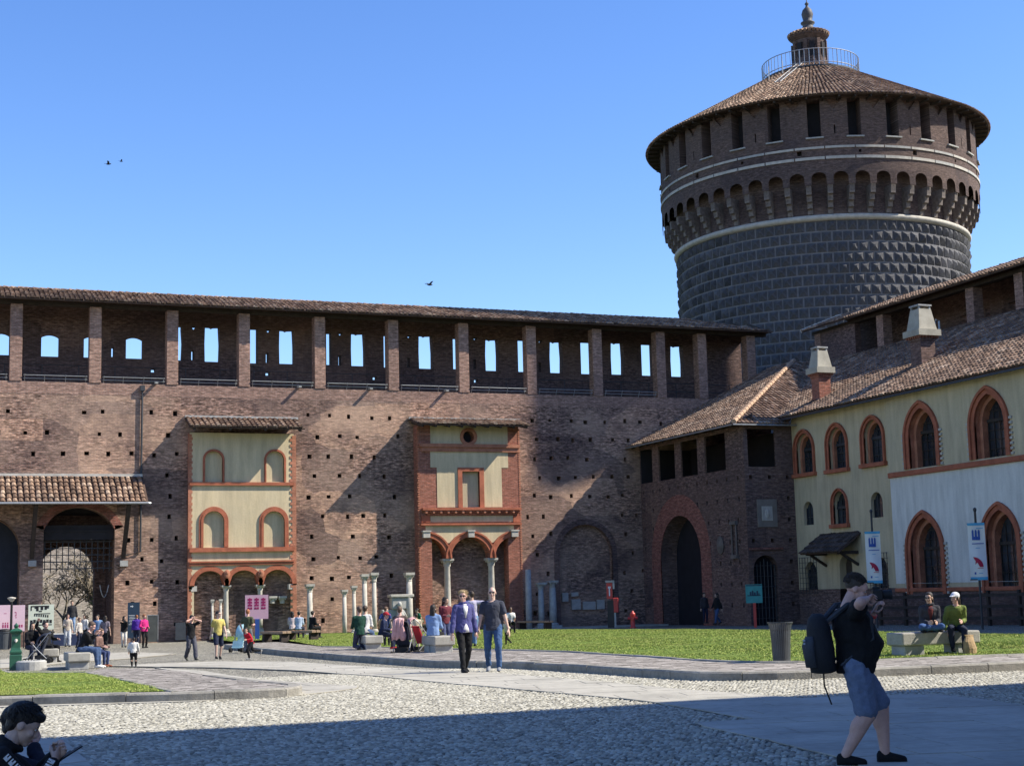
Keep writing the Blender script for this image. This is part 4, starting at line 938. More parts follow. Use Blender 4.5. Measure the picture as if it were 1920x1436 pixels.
mb = MB(); ov = .0; mb.add([(X0-.5, ye+ov, HS), (60, ye+ov, HS), (60, -45, HS), (X0-.5, -45, HS), (X0+9, ye-9, HS+2.2), (51, ye-9, HS+2.2), (51, -36, HS+2.2), (X0+9, -36, HS+2.2)], [(0,1,5,4),(1,2,6,5),(2,3,7,6),(3,0,4,7),(4,5,6,7),(3,2,1,0)]); mb.build('roof', M_SHEET, sr)

# ---- slender tower added outside the picture; its head shades the end of the walkway
wt = thing('shade_tower', 'tall slender brick tower added out of view to shade the walkway end', 'tower', (74, 70.8, -.6))
mb = MB(); mb.lathe([(3.7, -1), (3.6, 46.8)], (74, 70.8, 0), 32); mb.build('shaft', BR_TOWER, wt)
mb = MB(); mb.lathe([(3.5, 45.2), (5.5, 47.0), (5.5, 60.5), (5.7, 60.8)], (74, 70.8, 0), 32); mb.build('crown', BR_TOWER, wt)
mb = MB(); mb.lathe([(6.1, 60.8), (6.1, 60.9), (.2, 66)], (74, 70.8, 0), 32); mb.build('roof', M_TILE, wt)
# ================================================================ ground
def cobble_mat():
    t = NT('river_cobble'); v = t.uv(obj=True); g = t.n('NewGeometry')
    c = t.ramp(g.outputs['Random Per Island'], (0, (.23,.215,.175)), (.35, (.38,.355,.285)), (.7, (.48,.45,.365)), (1, (.62,.585,.485)))
    c = t.mix(.3, c, t.mix(1, c, t.ramp(t.noise(v, 30, 3), (.35, .7), (.65, 1.25)), 'MULTIPLY')); t.bump(t.noise(v, 60, 3), .2, .01)
    return t.out(c, .75, 0, .25)
M_COB = cobble_mat()
def cobbled_ground():
    t = NT('cobbled_ground'); v = t.uv(obj=True)
    vo = t.n('TexVoronoi', Vector=v, Scale=13.0); vo.feature = 'F1'
    ve = t.n('TexVoronoi', Vector=v, Scale=13.0); ve.feature = 'DISTANCE_TO_EDGE'
    sep = t.n('SeparateColor', Color=vo.outputs['Color'])
    c = t.ramp(sep.outputs[0], (0, (.22,.205,.165)), (.4, (.37,.345,.28)), (.75, (.51,.48,.385)), (1, (.66,.62,.51)))
    e = t.ramp(ve.outputs[0], (.04, 0.0), (.16, 1.0)); c = t.mix(e, (.12,.11,.095), c)
    c = t.mix(.4, c, t.mix(1, c, t.ramp(t.noise(v, .5, 5), (.35, .72), (.65, 1.2)), 'MULTIPLY'))
    t.bump(t.math('MULTIPLY', t.ramp(ve.outputs[0], (.0, 0.0), (.35, 1.0)), 1.0), .8, .035); return t.out(c, .85, 0, .2)
M_CG = cobbled_ground()
M_DIRT = mat('sandy_joint', (.17,.155,.13), .95, .3, 1.2, bump=.4, bscale=60)
def sett_mat():
    t = NT('porphyry_setts'); g = t.n('NewGeometry')
    c = t.ramp(g.outputs['Random Per Island'], (0, (.31,.275,.245)), (.5, (.42,.375,.335)), (1, (.52,.47,.42)))
    v = t.uv(obj=True); c = t.mix(.35, c, t.mix(1, c, t.ramp(t.noise(v, 4, 4), (.35, .7), (.65, 1.25)), 'MULTIPLY')); t.bump(t.noise(v, 40, 3), .3, .01); return t.out(c, .85, 0, .2)
M_SETT = sett_mat()
def lawn_mat():
    t = NT('lawn_soil'); v = t.uv(obj=True)
    c = t.ramp(t.noise(v, .8, 6, .65), (.3, (.13,.18,.04)), (.55, (.20,.26,.06)), (.75, (.30,.29,.11)))
    c = t.mix(.5, c, t.ramp(t.noise(v, 18, 4), (.35, (.04,.085,.012)), (.65, (.13,.22,.035)))); t.bump(t.noise(v, 30, 4), .8, .05); return t.out(c, .95, 0, .1)
M_LAWN = lawn_mat()
def blade_mat():
    t = NT('grass_blade'); g = t.n('NewGeometry'); v = t.uv(obj=True)
    c = t.ramp(g.outputs['Random Per Island'], (0, (.18,.245,.045)), (.5, (.29,.375,.075)), (.85, (.40,.46,.10)), (1, (.60,.56,.23)))
    c = t.mix(t.ramp(t.noise(v, .5, 4), (.48, 0.0), (.72, .65)), c, (.33,.31,.10)); return t.out(c, .8, 0, .2)
M_BLADE = blade_mat()
def gp(pts, h=0): return [(gnd(x, y, h).x, gnd(x, y, h).y) for x, y in pts]
KH = .13
def curve(P, n=4):
    out = []
    for i in range(len(P)-1):
        a, b, c, d = P[max(i-1, 0)], P[i], P[i+1], P[min(i+2, len(P)-1)]
        for k in range(n):
            t = k/n; out.append(tuple(.5*(2*b[j]+(c[j]-a[j])*t+(2*a[j]-5*b[j]+4*c[j]-d[j])*t*t+(3*b[j]-a[j]-3*c[j]+d[j])*t**3) for j in (0, 1)))
    return out+[P[-1]]
# base sheet, large enough to reach the horizon
mb = MB(); ys = [-400, -60, 0, 12, 25, 40, 55, 70, 82, 130, 400, 1500]; xs = [-900, -60, 0, 20, 40, 60, 100, 900]
V = [(x, y, gz(y)-.03) for y in ys for x in xs]; nx = len(xs)
mb.add(V, [(j*nx+i, j*nx+i+1, (j+1)*nx+i+1, (j+1)*nx+i) for j in range(len(ys)-1) for i in range(nx-1)]); tag(mb.build('courtyard_ground', M_CG), None, kind='structure')
mb = MB()
for x0, x1, y0, y1 in ((-900, 900, 87, 1500), (58, 900, -400, 87), (-900, -60, -400, 87), (-60, 58, -400, -60)): mb.add([(x0, y0, gz(y0)-.02), (x1, y0, gz(y0)-.02), (x1, y1, gz(y1)-.02), (x0, y1, gz(y1)-.02)], [(0,1,2,3)])
tag(mb.build('park_ground', mat('park_grass', (.05,.075,.025), .95, .4, .2), None), 'grassy park ground around the castle', kind='structure')
tag(bpy.data.objects['courtyard_ground'], 'pale cobbled ground of the castle court', kind='structure')
def clip(poly, p, n):                                     # keep the part of poly where (x - p).n <= 0
    out = []
    for i in range(len(poly)):
        a, b = poly[i-1], poly[i]; da = (a[0]-p[0])*n[0]+(a[1]-p[1])*n[1]; db = (b[0]-p[0])*n[0]+(b[1]-p[1])*n[1]
        if (da <= 0) != (db <= 0): t = da/(da-db); out.append((a[0]+(b[0]-a[0])*t, a[1]+(b[1]-a[1])*t))
        if db <= 0: out.append(b)
    return out
def prism(mb, poly, z1, z0, mi=0):
    n = len(poly); A = sum(poly[i-1][0]*poly[i][1]-poly[i][0]*poly[i-1][1] for i in range(n))
    if A < 0: poly = poly[::-1]
    mb.add([(x, y, z1+gz(y)) for x, y in poly]+[(x, y, z0+gz(y)) for x, y in poly], [tuple(range(n))]+[(n+i, n+(i+1) % n, (i+1) % n, i) for i in range(n)], mi)
def area(p): return abs(sum(p[i-1][0]*p[i][1]-p[i][0]*p[i-1][1] for i in range(len(p))))/2
def cells(poly, ang, lx, ly, gap, stagger=True):
    c, s = math.cos(ang), math.sin(ang); R = [(x*c+y*s, -x*s+y*c) for x, y in poly]
    x0, x1, y0, y1 = min(p[0] for p in R), max(p[0] for p in R), min(p[1] for p in R), max(p[1] for p in R); out = []; j = 0; y = y0
    while y < y1:
        x = x0-lx*(random.random() if stagger else 0)
        while x < x1:
            l = lx*random.uniform(.8, 1.2); q = R
            for p, n in (((x+gap, 0), (-1, 0)), ((x+l-gap, 0), (1, 0)), ((0, y+gap), (0, -1)), ((0, y+ly-gap), (0, 1))):
                q = clip(q, p, n)
                if len(q) < 3: break
            if len(q) >= 3 and area(q) > .02: out.append([(a*c-b*s, a*s+b*c) for a, b in q])
            x += l
        y += ly; j += 1
    return out
def slab_path(name, label, poly, ang, lx, ly):
    mb = MB(); prism(mb, poly, -.006, -.03); root = mb.build(name, M_DIRT, None, kind='structure'); root['label'] = label
    for q in cells(poly, ang, lx, ly, .007):
        m = MB(); prism(m, q, .004+jt(.0025), -.028); m.build('slab', M_SLAB, root, uv=False)
    return poly
PATHS = []
# granite paths in the court
A_main = gp([(205, 1248), (300, 1243), (420, 1239), (550, 1240), (640, 1246), (780, 1254), (944, 1262), (1100, 1275), (1250, 1289), (1424, 1302), (1504, 1308), (1640, 1302), (1760, 1301), (1840, 1310), (1920, 1322), (1990, 1330), (2050, 1450), (1650, 1450), (1566, 1417), (1430, 1385), (1293, 1355), (1410, 1348), (1300, 1328), (1220, 1315), (1170, 1309), (987, 1293), (850, 1281), (707, 1267), (550, 1256), (420, 1251)])
PATHS.append(slab_path('granite_path', 'broad pale granite slab path crossing the cobbles', A_main, R_(-14), 1.25, .62))
A2 = gp([(290, 1251), (380, 1257), (450, 1268), (520, 1276), (600, 1281), (671, 1286), (668, 1290), (620, 1296), (560, 1302), (470, 1308), (365, 1314), (200, 1319), (0, 1325), (-60, 1327), (-60, 1300), (300, 1300), (500, 1288)])
PATHS.append(slab_path('granite_border', 'narrow granite slab border round the kerbed paving on the left', A2, R_(4), 1.3, .6))
A3 = gp([(60, 1384), (116, 1384), (135, 1400), (178, 1440), (230, 1490), (-60, 1490), (-60, 1390)])
PATHS.append(slab_path('granite_path', 'granite slab strip beside the seated boys', A3, R_(30), 1.3, .65))
A4 = gp([(0, 1236), (120, 1226), (250, 1222), (330, 1225), (250, 1233), (110, 1243), (0, 1252)])
PATHS.append(slab_path('granite_path', 'pale slab path in front of the left gateway', A4, R_(-5), 1.3, .7))
# raised areas: kerb line, setts, lawn
def raised(name, label, poly, mat_, h=KH, kind='structure', joint=.0):
    mb = MB(); V, Fc = cdt(poly, []); mb.add([(p.x, p.y, h+gz(p.y)) for p in V], [tuple(f) if True else f for f in Fc])
    o = mb.build(name, mat_, None, kind=kind); o['label'] = label; return o
def kerb(label, px_pts, wd=.24, h=KH+.012, inward=1, closed=False):
    """row of kerb stones along a front-edge line given at the kerb's top"""
    P = [Vector((gnd(x, y, h).x, gnd(x, y, h).y)) for x, y in px_pts]; root = thing('kerb', label, 'kerb', (P[len(P)//2].x, P[len(P)//2].y, gz(P[len(P)//2].y)), kind='structure')
    if 'category' in root: del root['category']
    # resample
    segs = [(P[i+1]-P[i]).length for i in range(len(P)-1)]; tot = sum(segs)
    def at(s):
        for i, l in enumerate(segs):
            if s <= l or i == len(segs)-1: return P[i]+(P[i+1]-P[i])*(s/l)
            s -= l
    s = 0
    while s < tot-.2:
        l = min(random.uniform(1.0, 1.7), tot-s); n = 4; sl2 = [at(s+.008+(l-.016)*i/n) for i in range(n+1)]
        d = (sl2[-1]-sl2[0]).normalized(); nr = Vector((-d.y, d.x))*inward; hh = h+jt(.008); m = MB()
        fr = [(p+nr*jt(.006)) for p in sl2]; pr = [(0, -.06), (0, hh-.03), (.03, hh), (wd, hh+.003), (wd, -.06)]; k = len(pr)
        vs = [(p.x+nr.x*a, p.y+nr.y*a, gz(p.y)+z_) for p in fr for a, z_ in pr]
        m.add(vs, [(i*k+j, i*k+(j+1) % k, (i+1)*k+(j+1) % k, (i+1)*k+j) for i in range(n) for j in range(k)]+[tuple(range(k))[::-1], tuple(range(n*k, n*k+k))]); m.build('kerbstone', M_KERB, root, uv=False); s += l
    return root
def setts(name, label, poly, ang, h=KH, lx=.24, ly=.12, near=1e9):
    base = raised(name, label, poly, M_DIRT, h-.012); V = []; Fq = []
    m = MB()
    for q in cells(poly, ang, lx, ly, .006):
        if len(q) > 6: continue
        n = len(q); A = sum(q[i-1][0]*q[i][1]-q[i][0]*q[i-1][1] for i in range(n)); q = q if A > 0 else q[::-1]; z_ = h+random.uniform(-.006, .006)
        m.add([(x, y, z_+gz(y)) for x, y in q], [tuple(range(n))])
    m.build('setts', M_SETT, base, kind='stuff', uv=False); return poly
RAISED = []
# left: lawn, setts with rounded nose
lawnL = gp([(-80, 1254), (0, 1256), (15, 1261), (157, 1260), (230, 1275), (317, 1296), (150, 1300), (0, 1304), (-80, 1307)], KH)
raised('lawn', 'short lawn on the left inside the granite kerb', lawnL, M_LAWN, KH+.01)
settL = gp([(157, 1260), (190, 1252), (292, 1253), (345, 1257), (401, 1266), (470, 1274), (520, 1278), (558, 1281), (566, 1285), (548, 1288), (488, 1290.5), (365, 1295), (317, 1296), (230, 1275)], KH)
setts('sett_paving', 'grey brick-shaped sett paving in the left corner plot', settL, R_(-20))
RAISED += [lawnL, settL]
kerb('rounded granite kerb in front of the left lawn', curve([(-90, 1309), (0, 1306), (180, 1301), (365, 1296), (488, 1291), (548, 1287.5), (568, 1283), (556, 1279.5), (520, 1276.5), (470, 1272), (401, 1264)]), inward=1)
# edging between lawn and setts
kerb('thin pale stone edging between left lawn and setts', [(317, 1296), (230, 1275), (157, 1260), (15, 1261), (0, 1256), (-70, 1246)], wd=.12, h=KH+.02, inward=-1)
# right: kerb, setts strip, lawn
front_line = [(740, 1233), (815, 1237.5), (870, 1238.5), (960, 1240), (1100, 1247), (1250, 1256), (1330, 1259), (1440, 1258), (1540, 1255), (1660, 1250.5), (1800, 1245), (1920, 1240), (2060, 1233)]; front_line = curve(front_line)
lawn_edge = [(600, 1211), (760, 1213), (878, 1216), (1030, 1219), (1140, 1225), (1250, 1232), (1345, 1238), (1440, 1240), (1560, 1238), (1700, 1233), (1920, 1225), (2060, 1219)]; lawn_edge = curve(lawn_edge)
lawnR = gp(lawn_edge+[(2060, 1192), (1920, 1189), (1600, 1183), (1300, 1179), (1000, 1180), (820, 1181), (600, 1186), (520, 1197)], KH)
settR = gp(front_line+lawn_edge[::-1]+[(520, 1203), (420, 1207), (520, 1217), (640, 1226)], KH)
raised('lawn', 'wide green lawn in front of the old wall', lawnR, M_LAWN, KH+.01)
setts('sett_paving', 'grey sett paving strip between right lawn and kerb', settR, R_(-18), lx=.30, ly=.15)
RAISED += [lawnR, settR]
kerb('long granite kerb curving along the right lawn', [(420, 1208), (520, 1218), (640, 1227)]+front_line, inward=1)
kerb('low stone edging in front of the right lawn', lawn_edge, wd=.12, h=KH+.03, inward=1)
lawnM = gp([(395, 1190), (480, 1190), (600, 1182), (600, 1190), (520, 1198), (440, 1203), (395, 1197)], KH)
raised('lawn', 'small patch of grass below the ochre house front', lawnM, M_LAWN, KH+.01); RAISED.append(lawnM)
# pavement along the wall foot and the gatehouse
mb = MB(); prism(mb, [(aA(560, 1100)[0], YA-3.0), (GX, YA-3.0), (GX, YA-.05), (aA(560, 1100)[0], YA-.05)], .06, -.1); tag(mb.build('wall_foot_pavement', M_SLAB, None), 'paved strip at the foot of the old wall', kind='structure')
# grass blades
def grass(name, label, poly, dens, h, near):
    x0, x1, y0, y1 = min(p[0] for p in poly), max(p[0] for p in poly), min(p[1] for p in poly), max(p[1] for p in poly)
    n = int((x1-x0)*(y1-y0)*dens); X = RNG.uniform(x0, x1, n); Y = RNG.uniform(y0, y1, n)
    ok = np.zeros(n, bool)
    for i in range(len(poly)):                            # vectorised point in polygon
        a, b = poly[i-1], poly[i]
        if a[1] == b[1]: continue
        c = (a[1] > Y) != (b[1] > Y); ok ^= c & (X < (b[0]-a[0])*(Y-a[1])/(b[1]-a[1])+a[0])
    wear = np.sin(X*.55+1.3*np.sin(Y*.31))+np.sin(Y*.63+1.7*np.sin(X*.27))+.5*np.sin(X*2.1+Y*1.7); ok &= RNG.uniform(0, 1, n) < np.clip(.95-.42*np.maximum(0, wear-.9), .2, 1)
    X, Y = X[ok], Y[ok]; n = len(X); Z = np.array([gz(y) for y in Y])+KH+.008
    V = np.zeros((n, 3, 3)); th = RNG.uniform(0, 2*math.pi, n); w_ = RNG.uniform(.008, .016, n)*near; hh = h*RNG.uniform(.5, 1.3, n)*(1+.7*np.sin(X*1.3+np.sin(Y*.9)*2)*np.sin(Y*1.1))
    lean = RNG.normal(0, .02, (n, 2))
    V[:, 0] = np.stack([X-np.cos(th)*w_, Y-np.sin(th)*w_, Z], 1); V[:, 1] = np.stack([X+np.cos(th)*w_, Y+np.sin(th)*w_, Z], 1); V[:, 2] = np.stack([X+lean[:, 0], Y+lean[:, 1], Z+hh], 1)
    o = mesh_obj(name, V.reshape(-1, 3).tolist(), (np.arange(n*3).reshape(-1, 3)).tolist(), M_BLADE, kind='stuff', uv=False); o['label'] = label; o['category'] = 'grass'
grass('grass', 'grass blades of the left lawn', lawnL, 1700, .022, .75)
grass('grass', 'grass blades of the wide right lawn', [p for p in lawnR], 420, .022, 1.1)
grass('grass', 'grass blades of the patch by the ochre house front', lawnM, 300, .028, 1.3)
# cobbles near the viewer, as real stones
def pebbles():
    pts = []
    sp = .066; c, s = math.cos(R_(18)), math.sin(R_(18))
    iy = np.arange(8.5, 33, sp*.9); ix = np.arange(-3, 27, sp*1.15)
    X, Y = np.meshgrid(ix, iy); X = X+((np.arange(len(iy)) % 2)*sp*.57)[:, None]; X, Y = X.ravel()+RNG.normal(0, .012, X.size), Y.ravel()+RNG.normal(0, .010, X.size)
    # keep what the camera side can see, with a margin
    az = np.degrees(np.arctan2(X, Y)); ok = (az > -2) & (az < 44); X, Y = X[ok], Y[ok]
    for poly in PATHS+RAISED:
        ins = np.zeros(len(X), bool)
        for i in range(len(poly)):
            a, b = poly[i-1], poly[i]
            if a[1] == b[1]: continue
            cc = (a[1] > Y) != (b[1] > Y); ins ^= cc & (X < (b[0]-a[0])*(Y-a[1])/(b[1]-a[1])+a[0])
        X, Y = X[~ins], Y[~ins]
    for n_seg, rings, sel in ((7, 2, Y < 19), (6, 1, Y >= 19)):
        x, y = X[sel], Y[sel]; n = len(x)
        th = R_(20)+RNG.normal(0, .45, n); a = RNG.uniform(.028, .046, n); b = a*RNG.uniform(.6, .92, n); h = RNG.uniform(.010, .024, n)
        prof = [(1.0, -.012), (.72, .72), (.0, 1.0)] if rings == 2 else [(1.0, -.012), (0, 1.0)]
        k = n_seg*(len(prof)-1)+1; V = np.zeros((n, k, 3)); an = np.linspace(0, 2*math.pi, n_seg, endpoint=False)
        if rings == 1: prof = [(.95, .35), (0, 1.0)]
        z0 = np.array([gz(q) for q in y])-.022
        for r_, (pr, ph) in enumerate(prof[:-1]):
            lx, ly = np.cos(an)[None]*(a*pr)[:, None]*(1+RNG.normal(0, .07, (n, n_seg))), np.sin(an)[None]*(b*pr)[:, None]*(1+RNG.normal(0, .07, (n, n_seg)))
            V[:, r_*n_seg:(r_+1)*n_seg, 0] = x[:, None]+lx*np.cos(th)[:, None]-ly*np.sin(th)[:, None]
            V[:, r_*n_seg:(r_+1)*n_seg, 1] = y[:, None]+lx*np.sin(th)[:, None]+ly*np.cos(th)[:, None]
            V[:, r_*n_seg:(r_+1)*n_seg, 2] = z0[:, None]+np.maximum(h*ph, -.01)[:, None]
        V[:, -1] = np.stack([x+RNG.normal(0, .006, n), y+RNG.normal(0, .006, n), z0+h], 1)
        f = []
        for r_ in range(len(prof)-2): f += [(r_*n_seg+i, r_*n_seg+(i+1) % n_seg, (r_+1)*n_seg+(i+1) % n_seg, (r_+1)*n_seg+i) for i in range(n_seg)]
        t0 = (len(prof)-2)*n_seg; tri = [(t0+i, t0+(i+1) % n_seg, k-1) for i in range(n_seg)]
        base = (np.arange(n)*k)[:, None, None]; F = []
        if f: F += (base+np.array(f)[None]).reshape(-1, 4).tolist()
        F += (base+np.array(tri)[None]).reshape(-1, 3).tolist()
        o = mesh_obj('cobblestones', V.reshape(-1, 3).tolist(), F, M_COB, kind='stuff', uv=False, smooth=True)
        o['label'] = 'rounded river cobbles in the foreground of the court' if rings == 2 else 'rounded river cobbles farther across the court'; o['category'] = 'cobbles'
        print('pebbles', n)
pebbles()
# ================================================================ things in the court
def basis(p):
    f = Vector((-p[0], -p[1], 0)).normalized(); return Vector((-f.y, f.x, 0)), f      # image-right, towards the viewer
def sc_at(p): return FPX/depth(p)                          # photo pixels per metre at a point
M_PINK = mat('pink_print', (.74,.44,.53), .6, .06, 2); M_PINK2 = mat('pale_pink_print', (.82,.58,.64), .6, .06, 2)
M_BLACK = mat('black_paint', (.018,.018,.020), .6, .15, 5); M_WHITE = mat('white_print', (.80,.80,.78), .6, .05, 3); M_NAVY = mat('navy_panel', (.03,.055,.09), .5, .1, 3)
M_BLUE = mat('blue_post', (.03,.09,.36), .4, .1, 3, spec=.5); M_RED = mat('signal_red', (.55,.045,.035), .45, .12, 4, spec=.5); M_MAG = mat('magenta_print', (.42,.03,.14), .6, .08, 3)
M_CREAM = mat('cream_board', (.70,.73,.58), .6, .05, 3); M_TEAL = mat('teal_board', (.06,.30,.29), .5, .15, 4); M_GREEN = mat('fountain_green', (.02,.10,.055), .45, .2, 6, spec=.5)
M_SKYB = mat('sky_blue_print', (.10,.42,.68), .6, .05, 3); M_ROYAL = mat('royal_blue_print', (.05,.12,.42), .6, .05, 3); M_RUB = mat('rubber', (.02,.02,.02), .7, .1, 8)
M_BINM = mat('bin_grey', (.065,.072,.08), .5, .12, 5, spec=.4)
# ---- stone benches
def stone_bench(label, loc, L, D, H, axis, blocks=True):
    t = thing('stone_bench', label, 'bench', loc, 'granite benches of the court'); x, y, z = loc
    a, b = (L/2, D/2) if axis == 'x' else (D/2, L/2)
    mb = MB(); mb.box(x-a, x+a, y-b, y+b, z+H*.44, z+H); bevel(mb.build('seat', M_GRAN, t), .035, 3)
    for s in (-1, 1):
        mb = MB(); c = s*(L/2-.32)
        if axis == 'x': mb.box(x+c-.24, x+c+.24, y-b+.05, y+b-.05, z-.03, z+H*.44-.002)
        else: mb.box(x-a+.05, x+a-.05, y+c-.24, y+c+.24, z-.03, z+H*.44-.002)
        bevel(mb.build('leg', M_STONE, t), .02, 2)
    return t
def gv(x, y, h=0): return gnd(x, y, h)
B1 = gv(1752, 1226, KH); stone_bench('granite bench where two women sit beside the right lawn', B1, 1.95, .58, .47, 'x')
B2 = gv(144, 1252, KH*0); stone_bench('squat granite bench seating a woman in a black hoodie', B2, 1.3, .62, .44, 'y')
B3 = gv(92, 1241, 0); stone_bench('granite bench on the far left beside the green fountain', B3, 1.3, .5, .44, 'y')
B4 = gv(693, 1217, KH); stone_bench('granite bench with a child in navy and a red cap', B4, 1.1, .6, .44, 'y')
B5 = gv(822, 1222, KH); stone_bench('granite bench right of the pushchairs, near the walking couple', B5, 1.2, .62, .46, 'y')
B6 = gv(10, 1440, 0); B6 = Vector((.22, 10.1, 0)); stone_bench('low granite bench at the bottom left under the two boys', B6, 1.9, .5, .30, 'y')
def plank_bench(label, x0, x1, y):
    p, q = gv(x0, y, KH), gv(x1, y, KH); t = thing('plank_bench', label, 'bench', (p+q)/2, 'low wooden benches by the wall'); d = (q-p).normalized(); n = Vector((-d.y, d.x, 0)); up = Vector((0,0,1)); m = (p+q)/2; L = (q-p).length/2
    for k in (-1, 1): mb = MB(); mb.obox(m+n*k*.12+up*.36, d*L, n*.105, up*.05); bevel(mb.build('plank', M_WOODL, t), .01, 1)
    for k in (-1, 1): mb = MB(); mb.obox(m+d*k*(L-.22)+up*.14, d*.09, n*.2, up*.17); mb.build('leg', M_WOOD, t)
plank_bench('wooden plank bench on the left below the ochre house front', 496, 538, 1201); plank_bench('longer wooden plank bench with a trio sitting behind it', 541, 593, 1199)
plank_bench('wooden plank bench on the lawn right of the red brick front', 976, 1031, 1178); plank_bench('wooden plank bench half hidden behind the pushchairs', 786, 808, 1184)
# ---- freestanding columns from old buildings
def old_col(label, x, yt, yb, w_, capw=1.5, base=True, broken=False, off=1.6, m=M_WSTONE):
    p = Vector((aA(x, 1150)[0]*(YA-off)/YA, YA-off, gz(YA)+.06)); s = sc_at(p); H = (yb-yt)/s; r = w_/s/2
    t = thing('stone_column', label, 'column', p, 'salvaged columns along the wall')
    hb = .28 if base else .02; hc = .0 if broken else min(.5, H*.16); mb = MB()
    mb.lathe([(r, 0), (r*1.02, (H-hb-hc)*.35), (r*.88, H-hb-hc)], (p.x, p.y, p.z+hb), 14); o = mb.build('shaft', m, t, smooth=True)
    if base: mb = MB(); mb.box(p.x-r*1.8, p.x+r*1.8, p.y-r*1.8, p.y+r*1.8, p.z, p.z+hb*.55); mb.lathe([(r*1.5, 0), (r*1.55, hb*.2), (r*1.15, hb*.45)], (p.x, p.y, p.z+hb*.551), 14); mb.build('base', m, t)
    if hc: mb = MB(); capital(mb, (p.x, p.y, p.z+H-hc+.001), r*capw, hc); mb.build('capital', m, t)
old_col('slender white column on a block, left one of the pair under the portico', 398, 1118, 1192, 5.2, 1.3, off=.9); old_col('slender white column on a block, right one of the pair under the portico', 413.5, 1118, 1192, 5.2, 1.3, off=.9)
old_col('stout stone column with large capital right of the ochre front', 581, 1089, 1186, 11, 1.5)
old_col('short column stump with separate capital on top', 646, 1100, 1184, 8.5, 1.4, base=False); old_col('thin tall column second from the stump', 664, 1093, 1184, 7.5)
old_col('tall column with leafy capital, left of the close pair', 684, 1074, 1186, 10, 1.5); old_col('tall column with leafy capital, right of the close pair', 702, 1074, 1188, 9, 1.7)
old_col('thick two-drum column beside the red brick front', 768, 1072, 1184, 12.5, 1.4)
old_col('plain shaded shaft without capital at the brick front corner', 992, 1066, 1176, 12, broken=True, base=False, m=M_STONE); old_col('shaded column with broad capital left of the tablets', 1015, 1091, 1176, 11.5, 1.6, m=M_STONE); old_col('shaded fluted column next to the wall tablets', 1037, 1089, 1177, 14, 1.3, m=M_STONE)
p = Vector((aA(740, 1150)[0]*(YA-1.5)/YA, YA-1.5, gz(YA)+.06)); t = thing('carved_fragment', 'broken carved niche block with a figure between the columns', 'sculpture', p)
mb = MB(); mb.box(p.x-.75, p.x+.8, p.y-.1, p.y+.4, p.z, p.z+1.3); mb.box(p.x-.2, p.x+.95, p.y-.2, p.y+.4, p.z+1.3, p.z+1.95); bevel(mb.build('block', M_STONE, t), .06, 2)
mb = MB(); mb.tube([(p.x+.25, p.y-.25, p.z+.2), (p.x+.28, p.y-.28, p.z+.9), (p.x+.2, p.y-.3, p.z+1.35)], [.2, .26, .15], 8); mb.ell((p.x+.2, p.y-.32, p.z+1.55), (.13, .14, .17), 10, 8); mb.tube([(p.x+.35, p.y-.3, p.z+1.25), (p.x+.6, p.y-.32, p.z+.85)], [.09, .06], 6); mb.build('figure', M_STONE, t, smooth=True)
mb = MB(); mb.box(p.x-.3, p.x+1.05, p.y-.3, p.y+.4, p.z+1.96, p.z+2.12); bevel(mb.build('cornice', M_WSTONE, t), .03, 2)
for k, (x0, x1, y0, y1, lb) in enumerate([(1053, 1064, 1111, 1128, 'narrow tilted stone tablet on the shaded wall, leftmost of the row'), (1070, 1083, 1110, 1118, 'small oblong stone tablet above the others in the blind arch'), (1071, 1087, 1123, 1143, 'broken stone tablet below the small oblong one'), (1092, 1115, 1127, 1143, 'widest stone tablet fixed inside the blind arch'), (1118, 1132, 1124, 1142, 'square stone tablet, rightmost in the blind arch')]):
    a, b = PA.px(x0, y1, .34), PA.px(x1, y0, .34); mb = MB(); m_ = ((a[0]+b[0])/2, (a[1]+b[1])/2); ang = jt(.08); w_, h = (b[0]-a[0])/2, (b[1]-a[1])/2
    mb.obox((m_[0], YA+.27, m_[1]), (math.cos(ang)*w_, 0, math.sin(ang)*w_), (0, .07, 0), (-math.sin(ang)*h, 0, math.cos(ang)*h)); o = bevel(mb.build('stone_tablet', M_WSTONE), .02, 2); tag(o, lb, 'tablet', 'tablets in the blind arch'); rebase(o, (m_[0], YA+.27, m_[1]))
for x, lb in ((511, 'small carved capital on the wall, left of two in the portico'), (529, 'small carved capital on the wall, right of two in the portico')):
    u, v = PA.px(x, 1124, -.2); mb = MB(); capital(mb, (u, YA-.2, v-.2), .22, .4); o = mb.build('carved_capital', M_WSTONE); tag(o, lb, 'capital', 'small capitals in the portico'); rebase(o, (u, YA-.2, v-.2))
# ---- green drinking fountain
p = gv(29, 1254, 0); s = sc_at(p); t = thing('drinking_fountain', 'green cast-iron drinking fountain with grated basin on the left', 'fountain', p); r_, f_ = basis(p); up = Vector((0,0,1))
def sq(mb, c, prof, n=4): mb.lathe(prof, c, n, rot=math.pi/4+math.atan2(f_.y, f_.x))
mb = MB(); sq(mb, p, [(.235, -.05), (.235, .38), (.21, .42), (.235, .44), (.235, .5), (.2, .53), (.175, .6), (.165, .98), (.2, 1.0), (.2, 1.03)]); bevel(mb.build('body', M_GREEN, t), .012, 2)
mb = MB(); sq(mb, p, [(.23, 1.032), (.24, 1.07), (.13, 1.12), (.05, 1.15)]); mb.lathe([(.03, 1.14), (.06, 1.18), (.065, 1.22), (.03, 1.26), (.01, 1.29)], p, 10); mb.build('cap', M_GREEN, t)
mb = MB(); mb.tube([p+f_*.15+up*.78, p+f_*.24+up*.8, p+f_*.29+up*.75], .02, 8); mb.ell(p+f_*.16+up*.8, (.05, .05, .05), 8, 6); mb.build('spout', M_WSTONE, t)
